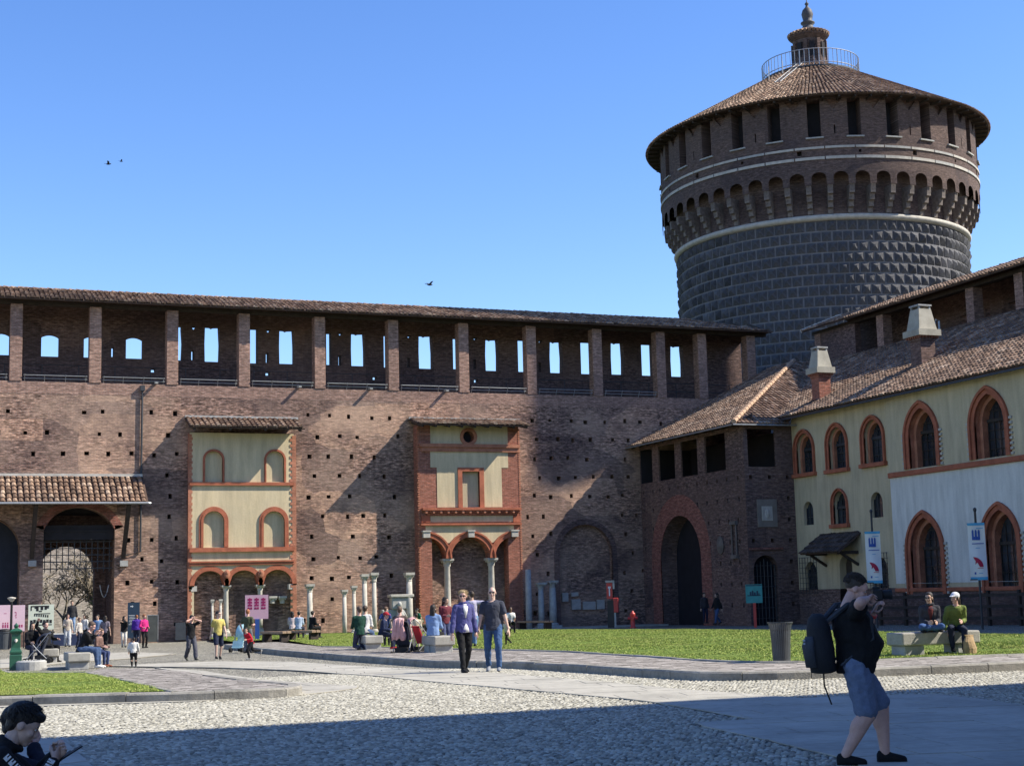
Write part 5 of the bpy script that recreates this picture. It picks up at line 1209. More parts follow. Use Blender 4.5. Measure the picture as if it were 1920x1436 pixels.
q = p+r_*.42+f_*.12; mb = MB(); mb.lathe([(.42, -.03), (.42, .2), (.36, .24), (.34, .2)], q, 18); mb.build('basin', M_STONE, t, smooth=False)
for k in range(9): mb = MB(); mb.bar(q+r_*(-.3+.075*k)-f_*.3*math.sqrt(max(.05, 1-((-.3+.075*k)/.34)**2))+up*.225, q+r_*(-.3+.075*k)+f_*.3*math.sqrt(max(.05, 1-((-.3+.075*k)/.34)**2))+up*.225, .028, .03); mb.build('grate_bar', M_IRON, t)
mb = MB(); mb.obox(q+r_*.75+f_*.0-up*.02, r_*.75, f_*.3, up*.05); bevel(mb.build('stone_slab', M_GRAN, t), .02)
# ---- litter bins
def slat_bin(label, p, H, r):
    t = thing('litter_bin', label, 'bin', p); n = 30
    for k in range(n):
        a = 2*math.pi*k/n; c, s_ = math.cos(a), math.sin(a); mb = MB(); v = Vector((c, s_, 0)); q = Vector((-s_, c, 0)); w_ = r*.072
        pr = [(.74, .06), (.80, .45), (.88, .78), (1.0, .93), (1.12, .985)]
        vs = [Vector(p)+v*(r*a_+d)+q*e*w_*(1 if a_ < .95 else 1.1)+Vector((0,0,H*z_)) for a_, z_ in pr for d in (0, .012) for e in (-1, 1)]
        fs = []
        for i in range(len(pr)-1): b = i*4; fs += [(b+2, b+3, b+7, b+6), (b, b+4, b+5, b+1), (b, b+2, b+6, b+4), (b+1, b+5, b+7, b+3)]
        mb.add(vs, fs); mb.build('slat', M_BINM, t)
    mb = MB(); mb.lathe([(r*.72, .0), (r*.80, .01), (r*.80, .07), (r*.7, .08)], p, 28); mb.build('base_ring', M_BINM, t)
    mb = MB(); mb.lathe([(r*1.09, H*.975), (r*1.16, H*.98), (r*1.16, H), (r*1.09, H)], p, 32, cap=False); mb.lathe([(r*.83, H*.8), (r*.87, H*.8), (r*.89, H*.82), (r*.85, H*.82)], p, 28, cap=False); mb.build('rim', M_BINM, t)
    mb = MB(); mb.lathe([(r*.62, .05), (r*.68, H*.8), (r*.66, H*.8), (r*.6, .1)], p, 20, cap=False); mb.build('liner', M_BLACK, t)
p = gv(1466, 1240.5, KH); slat_bin('dark grey slatted litter bin beside the photographer', p, 74/sc_at(p), 20.5/sc_at(p))
p = gv(7, 1217, 0); s = sc_at(p); t = thing('litter_bin', 'grey plastic bin below the pink posters on the left edge', 'bin', p)
mb = MB(); mb.lathe([(.26, 0), (.3, .75), (.33, .78), (.33, .84)], p, 18); mb.build('body', M_BINM, t); mb = MB(); mb.lathe([(.335, .84), (.35, .86), (.3, .93), (.1, .96)], p, 18); mb.build('lid', M_BLACK, t)
# ---- signs
def board(name, label, x0, x1, y0, y1, yb, mat_, posts, pm, base_h=0, thick=.05, cat='sign', group=None):
    xm = (x0+x1)/2; p = gv(xm, yb, base_h); s = sc_at(p); r_, f_ = basis(p); t = thing(name, label, cat, p, group); up = Vector((0,0,1))
    eye = 1.63
    zc = lambda y: float(onp2(xm, y, p)); zt, zb_ = zc(y0), zc(y1); hw = (x1-x0)/s/2
    mb = MB(); mb.obox(Vector((p.x, p.y, (zt+zb_)/2)), r_*hw, f_*thick/2, up*(zt-zb_)/2); mb.build('panel', mat_, t)
    for o, w_ in posts: mb = MB(); mb.obox(Vector((p.x, p.y, (p.z-.05+zb_)/2))+r_*o, r_*w_/2, f_*w_/2, up*(zb_-p.z+.05)/2-up*.001); mb.build('post', pm, t)
    def mark(u, v, w_, h, m, name='print', d=0, rot=0):                   # u, v in -1..1 of the panel
        c = Vector((p.x, p.y, (zt+zb_)/2))+r_*hw*u+up*(zt-zb_)/2*v+f_*(thick/2+.002+d); a, b = r_*w_*hw, up*h*(zt-zb_)/2
        if rot: cr, sr_ = math.cos(rot), math.sin(rot); a, b = r_*(w_*hw*cr)+up*(w_*hw*sr_), up*(h*(zt-zb_)/2*cr)-r_*(h*(zt-zb_)/2*sr_)
        mb = MB(); mb.obox(c, a, f_*.003, b); mb.build(name, m, t)
    return t, mark, (p, r_, f_, zt, zb_, hw)
def onp2(px_, py_, p):                                     # height at which a pixel ray passes over ground point p
    d = ray(px_, py_); t = math.hypot(p[0], p[1])/math.hypot(d[0], d[1]); return CP[2]+d[2]*t
t, mk, _ = board('poster_stand', 'pink poster panel on the left edge, left of the lamp post', -6, 18, 1134, 1183, 1214, M_PINK2, [(-.3, .05), (.3, .05)], M_BLACK, group='pink posters')
for k in range(3): mk(-.1+k*.35, -.62, .11, .12, M_MAG); mk(-.1+k*.35, -.4, .08, .06, M_MAG)
mk(.2, .35, .2, .02, M_MAG)
t, mk, _ = board('poster_stand', 'pink poster panel right of the lamp post, behind the fountain', 23, 45, 1134, 1183, 1214, M_PINK2, [(-.25, .05), (.25, .05)], M_BLACK, group='pink posters')
for k in range(4): mk(-.6+k*.38, -.6, .12, .1, M_MAG)
mk(-.55, .45, .12, .03, M_MAG); mk(-.5, .2, .12, .03, M_MAG); mk(-.42, .33, .04, .13, M_MAG); mk(-.45, .05, .1, .03, M_MAG)
t, mk, _ = board('information_board', 'cream information board with black castle drawings in front of the gateway', 53, 99, 1133, 1180, 1215, M_CREAM, [(-.55, .06), (.55, .06)], M_BLACK)
for u, v, w_, h in [(-.1, .86, .72, .05), (-.78, .68, .05, .16), (-.3, .66, .1, .18), (-.42, .74, .1, .06), (.05, .7, .1, .14), (.35, .7, .09, .12), (.5, .74, .1, .06), (-.06, .46, .12, .05), (0, -.62, .85, .04)]: mk(u, v, w_, h, M_BLACK)
for k in range(7): mk(-.5+k*.17, .18-.02*k, .05, .1, M_BLACK); mk(-.75+k*.25, -.36+.04*(k % 2), .1, .13, M_BLACK)
mk(.1, .27, .62, .03, M_BLACK)
t, mk, _ = board('totem_sign', 'navy wayfinding totem with white arrow by the small wall door', 239, 261, 1129, 1196, 1206, M_NAVY, [], M_NAVY, thick=.12)
mk(-.35, .78, .22, .022, M_WHITE); mk(-.18, .80, .12, .02, M_WHITE, rot=-.7); mk(-.18, .76, .12, .02, M_WHITE, rot=.7)
for k in range(7): mk(-.3+.04*(k % 3), .28-k*.085, .5-.08*(k % 2), .012, M_WHITE)
t, mk, (p, r_, f_, zt, zb_, hw) = board('pink_sign', 'square pink sign with magenta house icons on a blue post', 460, 503, 1115, 1160, 1204, M_PINK, [(.02, .2)], M_BLUE)
for k in range(3):
    u = -.6+k*.58
    for j in range(4):
        for i in range(2): mk(u-.1+i*.22, .62-j*.24, .085, .085, M_MAG)
    mk(u, .42, .06, .34, M_MAG); mk(u, -.14, .2, .05, M_MAG)
t, mk, _ = board('wall_sign', 'narrow grey sign with a red figure on the portico pier', 356, 369, 1128, 1196, 1199, mat('grey_sign', (.12,.12,.13), .6, .1, 3), [], M_BLACK, thick=.1)
mk(0, .55, .2, .12, M_RED); mk(0, .72, .1, .04, M_RED)
t, mk, _ = board('electric_cabinet', 'grey cabinet at the foot of the curtain wall', 329, 348, 1167, 1199, 1202, M_BINM, [], M_BLACK, thick=.4, cat='cabinet')
t, mk, _ = board('service_door', 'small green-grey metal door in the curtain wall', 276, 296, 1152, 1203, 1203.5, mat('door_green_grey', (.10,.105,.095), .6, .2, 3), [], M_BLACK, thick=.06, cat='door'); mk(0, .97, 1.08, .03, M_STONE); mk(-.95, 0, .06, 1, M_STONE); mk(.98, 0, .06, 1, M_STONE)
t, mk, _ = board('barrier_block', 'low dark blue barrier with white top inside the gateway', 92, 148, 1188, 1210, 1211, mat('barrier_blue', (.035,.05,.11), .6, .1, 2), [], M_BLACK, thick=.5, cat='barrier'); mk(0, 1.05, 1.0, .09, M_WHITE, name='top_rail')
# red information column
p = gv(1146, 1176, KH); r_, f_ = basis(p); s = sc_at(p); up = Vector((0,0,1)); t = thing('call_point', 'dark post with red arrow panel and red box at the lawn edge', 'post', p)
zt = onp2(1146, 1092, p); mb = MB(); mb.obox(Vector((p.x, p.y, (p.z+zt-.9)/2)), r_*6/s, f_*.12, up*(zt-.9-p.z)/2); mb.build('post', mat('brown_black', (.05,.045,.04), .6, .2, 4), t)
mb = MB(); mb.obox(Vector((p.x, p.y, zt-.42))-r_*.03, r_*5.5/s, f_*.1, up*.4); pn = mb.build('panel', M_RED, t)
mb = MB(); mb.obox(Vector((p.x, p.y, zt-.45))-r_*.03+f_*.105, r_*.03, f_*.004, up*.22); mb.obox(Vector((p.x, p.y, zt-.24))-r_*.03+f_*.105, r_*.07, f_*.004, up*.05); mb.build('arrow', M_WHITE, pn)
mb = MB(); mb.obox(Vector((p.x, p.y, zt+.06)), r_*8/s, f_*.12, up*.05); mb.obox(Vector((p.x, p.y, zt-.1))+r_*7/s, r_*1.6/s, f_*.12, up*.22); mb.build('hood', M_WSTONE, t)
mb = MB(); mb.obox(Vector((p.x, p.y, onp2(1156, 1134, p)))+r_*10/s, r_*5/s, f_*.12, up*.37); bevel(mb.build('hose_box', M_RED, t), .03)
mb = MB(); mb.obox(Vector((p.x, p.y, p.z+.5))+r_*8/s, r_*.05, f_*.05, up*.5); mb.build('stand', M_STEEL, t)
# hydrant
p = gv(1187, 1177, KH); t = thing('fire_hydrant', 'red fire hydrant on the lawn by the shaded wall', 'hydrant', p)
mb = MB(); mb.lathe([(.16, 0), (.16, .05), (.11, .07), (.1, .55), (.13, .57), (.13, .62)], p, 12); mb.build('barrel', M_RED, t, smooth=True)
mb = MB(); mb.lathe([(.14, .62), (.13, .7), (.07, .76), (.05, .78), (.05, .83)], p, 10); mb.build('bonnet', M_RED, t, smooth=True)
r_, f_ = basis(p); up = Vector((0,0,1))
for d in (r_, -r_, f_): mb = MB(); mb.tube([p+d*.08+up*.48, p+d*.2+up*.48], .065, 8); mb.tube([p+d*.2+up*.48, p+d*.24+up*.48], .08, 6); mb.build('outlet', M_RED, t)
t, mk, _ = board('map_board', 'teal map board on a red post before the gatehouse', 1401, 1432, 1095, 1130, 1174, M_TEAL, [(0, .13)], M_RED, base_h=KH)
for u, v, w_, h in [(0, .88, .95, .06), (-.4, .0, .1, .2), (-.15, .05, .1, .28), (.1, -.05, .12, .2), (.4, .05, .1, .25), (0, -.2, .8, .05), (.6, -.1, .06, .15)]: mk(u, v, w_, h, M_NAVY)
# ---- banners on poles
def banner(label, xt, yt, xb, yb, ypole, ybase, wpx):
    p = gv((xt+xb)/2+1, ybase, 0); s = sc_at(p); r_, f_ = basis(p); up = Vector((0,0,1)); t = thing('banner', label, 'banner', p, 'banners on poles')
    zp = onp2(xt, ypole, p); z1, z0 = onp2(xt, yt, p), onp2(xb, yb, p); hw = wpx/s/2; M0 = Vector((p.x, p.y, 0))
    mb = MB(); mb.tube([M0+up*(p.z-.05), M0+up*zp], .045, 8); mb.ell(M0+up*zp, (.07, .07, .09), 8, 6); mb.build('pole', M_IRON, t)
    for z_ in (z1-.02, z0+.02): mb = MB(); mb.tube([M0-r_*hw*1.05+f_*.07+up*z_, M0+r_*hw*1.05+f_*.07+up*z_], .025, 6); mb.build('rod', M_IRON, t)
    n, m = 14, 5; H = z1-z0
    def cp(u, v, d=0): return M0+r_*hw*u+up*(z0+H*v)+f_*(.10+d+.05*math.sin(v*7+u)+.04*math.sin(u*3+v*3))
    def strip(u0, u1, v0, v1, mat_, d, nm, par_): 
        V = [cp(u0+(u1-u0)*i/m, v0+(v1-v0)*j/n, d) for j in range(n+1) for i in range(m+1)]; k = len(V); V += [q-f_*.006 for q in V]; q = lambda i, j: j*(m+1)+i
        F = [(q(i, j), q(i+1, j), q(i+1, j+1), q(i, j+1)) for j in range(n) for i in range(m)]; F += [tuple(k+a for a in f[::-1]) for f in F]
        o = mesh_obj(nm, V, F, mat_, par_, smooth=True); return o
    cl = strip(-1, 1, 0, 1, M_WHITE, 0, 'cloth', t)
    strip(-1, 1, .955, 1, M_SKYB, .012, 'print_band', cl); strip(-1, 1, 0, .055, M_SKYB, .012, 'print_band', cl)
    for k in range(3): strip(-.55+k*.36, -.32+k*.36, .70, .86, M_ROYAL, .012, 'tower_emblem', cl); strip(-.5+k*.36, -.37+k*.36, .83, .88, M_ROYAL, .018, 'tower_emblem', cl)
    strip(-.55, .4, .70, .76, M_ROYAL, .018, 'tower_emblem', cl); strip(-.6, .8, .63, .645, M_ROYAL, .012, 'lettering', cl); strip(0, .8, .9, .912, M_SKYB, .012, 'lettering', cl); strip(-.2, .3, .555, .565, M_SKYB, .012, 'lettering', cl)
    # red quarter fan
    P = [(-.55, .395)]+[(-.55+1.15*math.sin(a)*1.0, .23+.175*math.cos(a)) for a in np.linspace(0, math.pi/2, 9)]+[(.15, .23), (-.1, .31), (-.35, .27), (-.3, .33)]
    mb = MB(); V_, Fc = cdt(P, []); mb.add([cp(v.x, v.y, .014) for v in V_], [tuple(f) for f in Fc]); mb.build('fan_emblem', M_MAG if False else mat('crimson_print', (.45,.02,.06), .6, .05, 3), cl)
    strip(-.1, .6, .205, .215, M_RED, .012, 'lettering', cl); strip(-.5, -.3, .1, .14, M_ROYAL, .012, 'lettering', cl); strip(0, .5, .115, .125, M_SKYB, .012, 'lettering', cl)
banner('white banner with blue tower emblem on a pole, left of the pair', 1641, 996, 1648, 1093, 958, 1176, 28)
banner('white banner with blue tower emblem on a pole, right one near the frame edge', 1838, 980, 1845, 1087, 955, 1178, 31)
# ---- lamp post by the posters
p = gv(20, 1215, 0); t = thing('lamp_post', 'slim black lamp post between the two pink posters', 'lamp', p); zt = onp2(19, 1128, p)
mb = MB(); mb.tube([p, Vector((p.x, p.y, zt))], [.07, .05], 8); mb.build('post', M_BLACK, t); mb = MB(); mb.lathe([(.05, 0), (.16, .12), (.2, .16), (.2, .2), (.04, .24)], (p.x, p.y, zt), 12); mb.build('lamp_head', M_WSTONE, t)
# ---- timber rail fence before the range
fx = 41.9; t = thing('rail_fence', 'dark timber rail fence along the foot of the right range', 'fence', (fx, 55, gz(55)))
ys_ = [62.2-1.95*k for k in range(11)]
for y in ys_: mb = MB(); mb.box(fx-.07, fx+.07, y-.07, y+.07, gz(y)-.1, gz(y)+1.45); bevel(mb.build('post', M_WOOD, t), .01, 1)
for a, b in zip(ys_[:-1], ys_[1:]):
    for z_ in (.3, .78, 1.25): mb = MB(); mb.bar((fx-.09, a, gz(a)+z_), (fx-.09, b, gz(b)+z_), .04, .13); mb.build('rail', M_WOOD, t)
# ---- pushchairs
def pushchair(label, p, heading, cloth, coat=None, s=1.0, coat_label=None, hood=True, group='pushchairs'):
    t = thing('pushchair', label, 'pushchair', p, group); Mx = Matrix.Translation(p) @ Matrix.Rotation(heading, 4, 'Z') @ Matrix.Scale(s, 4)
    def bd(mb, nm, m, par_=t, sm=False): mb.xform(Mx); return mb.build(nm, m, par_, smooth=sm)
    for x in (-.22, .22):                                  # forward is +Y
        bd(MB().tube([(x, .38, .1), (x, .05, .48), (x*.95, -.32, .95), (x*.95, -.42, 1.02)], .014, 6), 'frame_tube', M_STEEL); bd(MB().tube([(x, -.35, .1), (x, .05, .5), (x, .15, .62)], .014, 6), 'frame_tube', M_STEEL)
        for y in (.4, -.36):
            for e in (-.03, .03): mb = MB(); mb.lathe([(.05, -.012), (.085, -.012), (.09, 0), (.085, .012), (.05, .012)], (0, 0, 0), 16); mb.xform(Matrix.Translation((x+e, y, .09)) @ Matrix.Rotation(math.pi/2, 4, 'Y')); bd(mb, 'wheel', M_RUB)
        mb = MB(); mb.tube([(x*.95, -.42, 1.02), (x*.95, -.47, 1.0)], .022, 8); bd(mb, 'handle', M_RUB)
    mb = MB(); mb.add([(-.2, .22, .38), (.2, .22, .38), (.2, -.12, .34), (-.2, -.12, .34), (-.19, -.3, .82), (.19, -.3, .82), (-.2, .3, .15), (.2, .3, .15), (-.2, .36, .14), (.2, .36, .14)], [(0,1,2,3), (3,2,5,4), (6,7,1,0), (6,8,9,7)])
    o = bd(mb, 'seat', cloth); m_ = o.modifiers.new('th', 'SOLIDIFY'); m_.thickness = .035*s
    mb = MB(); mb.box(-.17, .17, -.3, .1, .14, .26); bd(mb, 'basket', M_BLACK)
    if hood:
        mb = MB(); V = []; n = 7
        for i in range(n):
            a = R_(-10)+R_(115)*i/(n-1)
            for x, k in ((-.21, .8), (-.17, .97), (0, 1.02), (.17, .97), (.21, .8)): V.append((x, -.26+math.sin(a)*.34*k, .62+math.cos(a)*.36*k))
        mb.add(V, [(i*5+j, i*5+j+1, (i+1)*5+j+1, (i+1)*5+j) for i in range(n-1) for j in range(4)]); o = bd(mb, 'hood', cloth, sm=True); o.modifiers.new('th', 'SOLIDIFY').thickness = .015
    if coat:
        mb = MB(); V = []; cols_ = 9
        for j, (z_, y_, w_) in enumerate([(1.06, -.36, .13), (1.03, -.47, .15), (.85, -.52, .15), (.62, -.5, .19), (.50, -.52, .17)]):
            for i in range(cols_): u = -1+2*i/(cols_-1); V.append((u*w_, y_+.035*math.sin(i*2.1+j), z_-.04*abs(u)+.03*math.sin(i*1.7)*(j > 2)))
        mb.add(V, [(j*cols_+i, j*cols_+i+1, (j+1)*cols_+i+1, (j+1)*cols_+i) for j in range(4) for i in range(cols_-1)]); mb.xform(Mx); o = mb.build('draped_coat', coat, None, smooth=True); o.modifiers.new('th', 'SOLIDIFY').thickness = .03; tag(o, coat_label, 'coat', 'coats over the pushchairs'); rebase(o, p+Vector((0,0,.45)))
M_COAT = mat('pink_coat', (.62,.36,.36), .9, .25, 6); M_NCL = mat('navy_cloth', (.025,.03,.05), .9, .2, 6); M_RCL = mat('red_cloth', (.42,.03,.045), .85, .2, 6); M_LBC = mat('light_blue_cloth', (.40,.62,.66), .85, .2, 6)
def hd(deg, p): a = math.atan2(-p[1], -p[0]); return a+R_(deg)-math.pi/2        # 0 faces the viewer, 90 faces image right
p = gv(757, 1231, 0); pushchair('navy pushchair draped with a pink coat, left of the two by the bench', p, hd(165, p), M_NCL, M_COAT, 1.05, 'pink coat over the handle of the navy pushchair')
p = gv(796, 1229, 0); pushchair('red and black pushchair with pink coat, right of the two by the bench', p, hd(120, p), M_RCL, M_COAT, 1.05, 'pink coat over the handle of the red pushchair', hood=False)
p = gv(452, 1222, 0); pushchair('light blue pushchair behind the running child', p, hd(-25, p), M_LBC, None, 1.0)
p = gv(72, 1243, 0); pushchair('black pram parked by the left granite bench', p, hd(-100, p), M_NCL, None, .95)
# ---- tree and shrub beyond the gate
def branch(mb, tips, p, d, L, r, lv):
    q = p+d*L; m = (p+q)/2+Vector((jt(.06), jt(.06), jt(.04)))*L; mb.tube([p, m, q], [r, r*.85, r*.65], 5 if lv < 3 else 3, cap=False)
    if lv >= 5: tips.append(q); return
    for k in range(3 if lv < 4 else 2):
        a = Vector((jt(1), jt(1), jt(.6)+.25)).normalized(); branch(mb, tips, q, (d*.75+a*.75).normalized(), L*random.uniform(.62, .85), r*.6, lv+1)
p = Vector((9.6, 93, -.6)); t = thing('bare_tree', 'leafless pale-barked tree seen through the left gateway', 'tree', p); mb = MB(); tips = []
branch(mb, tips, p, Vector((.05, 0, 1)), 1.5, .16, 0); branch(mb, tips, p+Vector((-1.8, .6, 0)), Vector((-.1, 0, 1)), 1.3, .12, 0); branch(mb, tips, p+Vector((.9, 1, 0)), Vector((.15, 0, 1)), 1.2, .11, 0); mb.build('trunk', mat('pale_bark', (.30,.25,.19), .9, .3, 4), t, uv=False)
mb = MB()
for q in tips:
    for k in range(3): a = Vector((jt(.35), jt(.35), jt(.35))); mb.tube([q, q+a], .02, 3, cap=False)
mb.build('crown', mat('pale_twig', (.36,.31,.24), .9, .3, 4), t, uv=False)
p = Vector((10.8, 91, -.6)); t = thing('green_shrub', 'small green shrub behind the people in the left gateway', 'shrub', p); mb = MB()
for k in range(12): a = Vector((jt(.5), jt(.5), 1)).normalized(); mb.tube([p, p+a*1.6], [.04, .015], 4, cap=False)
mb.build('stem', M_WOOD, t); mb = MB()
for k in range(1500):
    c = p+Vector((random.gauss(0, .8), random.gauss(0, .5), 1.9+random.gauss(0, .75))); a, b = Vector((jt(1), jt(1), jt(1))).normalized()*.11, Vector((jt(1), jt(1), jt(1))).normalized()*.06; mb.add([c-a, c+b, c+a, c-b], [(0,1,2,3)])
mb.build('leaves', mat('shrub_leaf', (.24,.29,.07), .8, .4, 3, island=.4), t, uv=False, kind='stuff')
# ---- birds
for x, y, s_, a, lb in [(805, 534, .40, .3, 'dark bird flying just above the curtain wall roof'), (203, 308, .30, -.2, 'dark bird high in the sky, left of the flying pair'), (227, 303, .2, .1, 'tiny dark bird high in the sky, right of the flying pair')]:
    d = Vector(ray(x, y)).normalized(); p = Vector(CP)+d*75; mb = MB(); mb.ell((0, 0, 0), (.13*s_, .36*s_, .12*s_), 8, 6); mb.ell((0, .36*s_, .05*s_), (.08*s_, .12*s_, .08*s_), 6, 4); mb.add([(-.07*s_, -.3*s_, 0), (.07*s_, -.3*s_, 0), (.12*s_, -.62*s_, .02), (-.12*s_, -.62*s_, .02)], [(0,1,2,3)])
    for e in (-1, 1): mb.add([(e*.05*s_, .2*s_, .05*s_), (e*.55*s_, .18*s_, .32*s_), (e*1.0*s_, -.1*s_, .3*s_), (e*.5*s_, -.12*s_, .28*s_), (e*.05*s_, -.15*s_, .04*s_)], [(0,1,2,3,4)])
    mb.xform(Matrix.Rotation(a-YAW-1.2, 4, 'Z')); o = mb.build('bird', M_BLACK); o.location = p; WM[o] = Matrix.Translation(p); tag(o, lb, 'bird', 'birds in the sky')
# ================================================================ people
JOBS = []                                                  # (object, voxel) remeshed together at the end
def cap2(mb, p, q, r0, r1, n=10):
    """tapered limb with round ends"""
    p, q = Vector(p), Vector(q); d = (q-p); L = d.length; d = d.normalized() if L > 1e-6 else Vector((0,0,1)); pts = []; rs = []
    for k in range(4): a = math.pi/2*(1-k/3*.97); pts.append(p-d*r0*math.sin(a)); rs.append(r0*math.cos(a)+.0005)
    for k in range(1, 4): a = math.pi/2*(k/3*.97); pts.append(q+d*r1*math.sin(a)); rs.append(r1*math.cos(a)+.0005)
    pts.insert(4, p+(q-p)*.5); rs.insert(4, (r0+r1)/2*1.02); pts.insert(5, q); rs.insert(5, r1)
    u = Vector((0,0,1)) if abs(d.z) < .9 else Vector((1,0,0)); a_ = d.cross(u).normalized(); b_ = d.cross(a_); vs = []
    for c, r in zip(pts, rs): vs += [c+(a_*math.cos(2*math.pi*k/n)+b_*math.sin(2*math.pi*k/n))*r for k in range(n)]
    m = len(pts); mb.add(vs, [(i*n+k, i*n+(k+1) % n, (i+1)*n+(k+1) % n, (i+1)*n+k) for i in range(m-1) for k in range(n)]+[tuple(range(n))[::-1], tuple(range((m-1)*n, m*n))])
def loft(mb, secs, n=16, mi=0):
    """closed loft of ellipses (centre, axis a, axis b)"""
    vs = []
    for c, a, b in secs: vs += [Vector(c)+Vector(a)*math.cos(2*math.pi*k/n)+Vector(b)*math.sin(2*math.pi*k/n) for k in range(n)]
    m = len(secs); mb.add(vs, [(i*n+k, i*n+(k+1) % n, (i+1)*n+(k+1) % n, (i+1)*n+k) for i in range(m-1) for k in range(n)]+[tuple(range(n))[::-1], tuple(range((m-1)*n, m*n))], mi)
def ik(a, b, l1, l2, hint):
    a, b, hint = Vector(a), Vector(b), Vector(hint); d = b-a; L = min(max(d.length, abs(l1-l2)+.01), (l1+l2)*.999); dn = d.normalized(); b = a+dn*L
    x = (l1*l1-l2*l2+L*L)/(2*L); h = math.sqrt(max(0, l1*l1-x*x)); hp = hint-dn*hint.dot(dn)
    hp = hp.normalized() if hp.length > 1e-4 else Vector((0,1,0)); return a+dn*x+hp*h, b
FOLD = bpy.data.textures.new('folds', 'CLOUDS'); FOLD.noise_scale = .09; FOLD.noise_depth = 2
def remesh(mb, voxel, folds=0):
    me = bpy.data.meshes.new('tmp'); me.from_pydata(mb.v, [], mb.f); o = bpy.data.objects.new('tmp', me); col.objects.link(o)
    m = o.modifiers.new('r', 'REMESH'); m.mode = 'VOXEL'; m.voxel_size = voxel
    s = o.modifiers.new('s', 'SMOOTH'); s.factor = .5; s.iterations = 4
    if folds:
        d = o.modifiers.new('d', 'DISPLACE'); d.texture = FOLD; d.strength = folds; d.mid_level = .5; d.texture_coords = 'LOCAL'
    return o
SKINS = {'a': (.52,.33,.24), 'b': (.62,.37,.30), 'c': (.38,.22,.15), 'd': (.62,.42,.34), 'e': (.16,.09,.06)}
def skin(k): return mat('skin_'+k, SKINS[k], .55, .12, 9, spec=.35)
def cloth(c, nm=None): return mat('cloth_%d_%d_%d' % tuple(int(x*999) for x in c), c, .92, .22, 7, bump=.35, bscale=22)
M_EYE = mat('eye_dark', (.02,.015,.012), .3, .05, 5, spec=.5); M_LIP = mat('lip', (.42,.16,.13), .5, .1, 8); M_EYEW = mat('eye_white', (.7,.68,.65), .3, .05, 5)
def head_mb():
    m = MB()
    m.ell((0, -.012, .028), (.075, .096, .090), 16, 12); m.ell((0, .024, -.035), (.057, .066, .080), 14, 10); m.ell((0, .062, -.098), (.026, .024, .020), 10, 8)
    m.ell((0, .05, .03), (.062, .045, .05), 12, 8)
    cap2(m, (0, .086, .012), (0, .104, -.030), .009, .014, 8); m.ell((.011, .094, -.036), (.011, .012, .009), 8, 6); m.ell((-.011, .094, -.036), (.011, .012, .009), 8, 6)
    for s in (-1, 1):
        m.ell((s*.030, .078, .024), (.024, .014, .008), 8, 6); m.ell((s*.040, .060, -.028), (.022, .026, .024), 8, 6)
        m.ell((s*.077, -.012, -.008), (.010, .023, .033), 8, 8)
    m.ell((0, .086, -.060), (.023, .011, .007), 10, 6); m.ell((0, .084, -.071), (.021, .011, .007), 10, 6)
    return m
def hand_mb(curl):
    """right hand: fingers along +Y, palm faces -Z, thumb on -X"""
    m = MB(); loft(m, [((0, -.01, 0), (.027, 0, 0), (0, 0, .019)), ((0, .03, 0), (.038, 0, 0), (0, 0, .017)), ((0, .07, 0), (.042, 0, 0), (0, 0, .014)), ((0, .092, 0), (.038, 0, 0), (0, 0, .010))], 12)
    for x, L, w_ in ((-.031, .072, .0092), (-.0105, .080, .0095), (.0105, .075, .009), (.031, .060, .008)):
        p = Vector((x, .088, 0)); a = curl*.35
        for k, f in enumerate((.45, .32, .23)):
            q = p+Vector((x*.06, math.cos(a), -math.sin(a)))*L*f; cap2(m, p, q, w_*(1-.08*k), w_*(.94-.08*k), 8); p = q; a += curl*.55
    p = Vector((-.024, .018, -.004)); q = p+Vector((-.030, .030, -.012-.01*curl)); r = q+Vector((-.010+.012*curl, .028, -.010-.006*curl)); s = r+Vector((.004+.01*curl, .022, -.006))
    cap2(m, p, q, .014, .011, 8); cap2(m, q, r, .0105, .0095, 8); cap2(m, r, s, .0095, .0075, 8); return m
PROTO = {'head': remesh(head_mb(), .0075), 'hand0': remesh(hand_mb(.45), .0048), 'hand1': remesh(hand_mb(1.35), .0048)}
PEOPLE = []
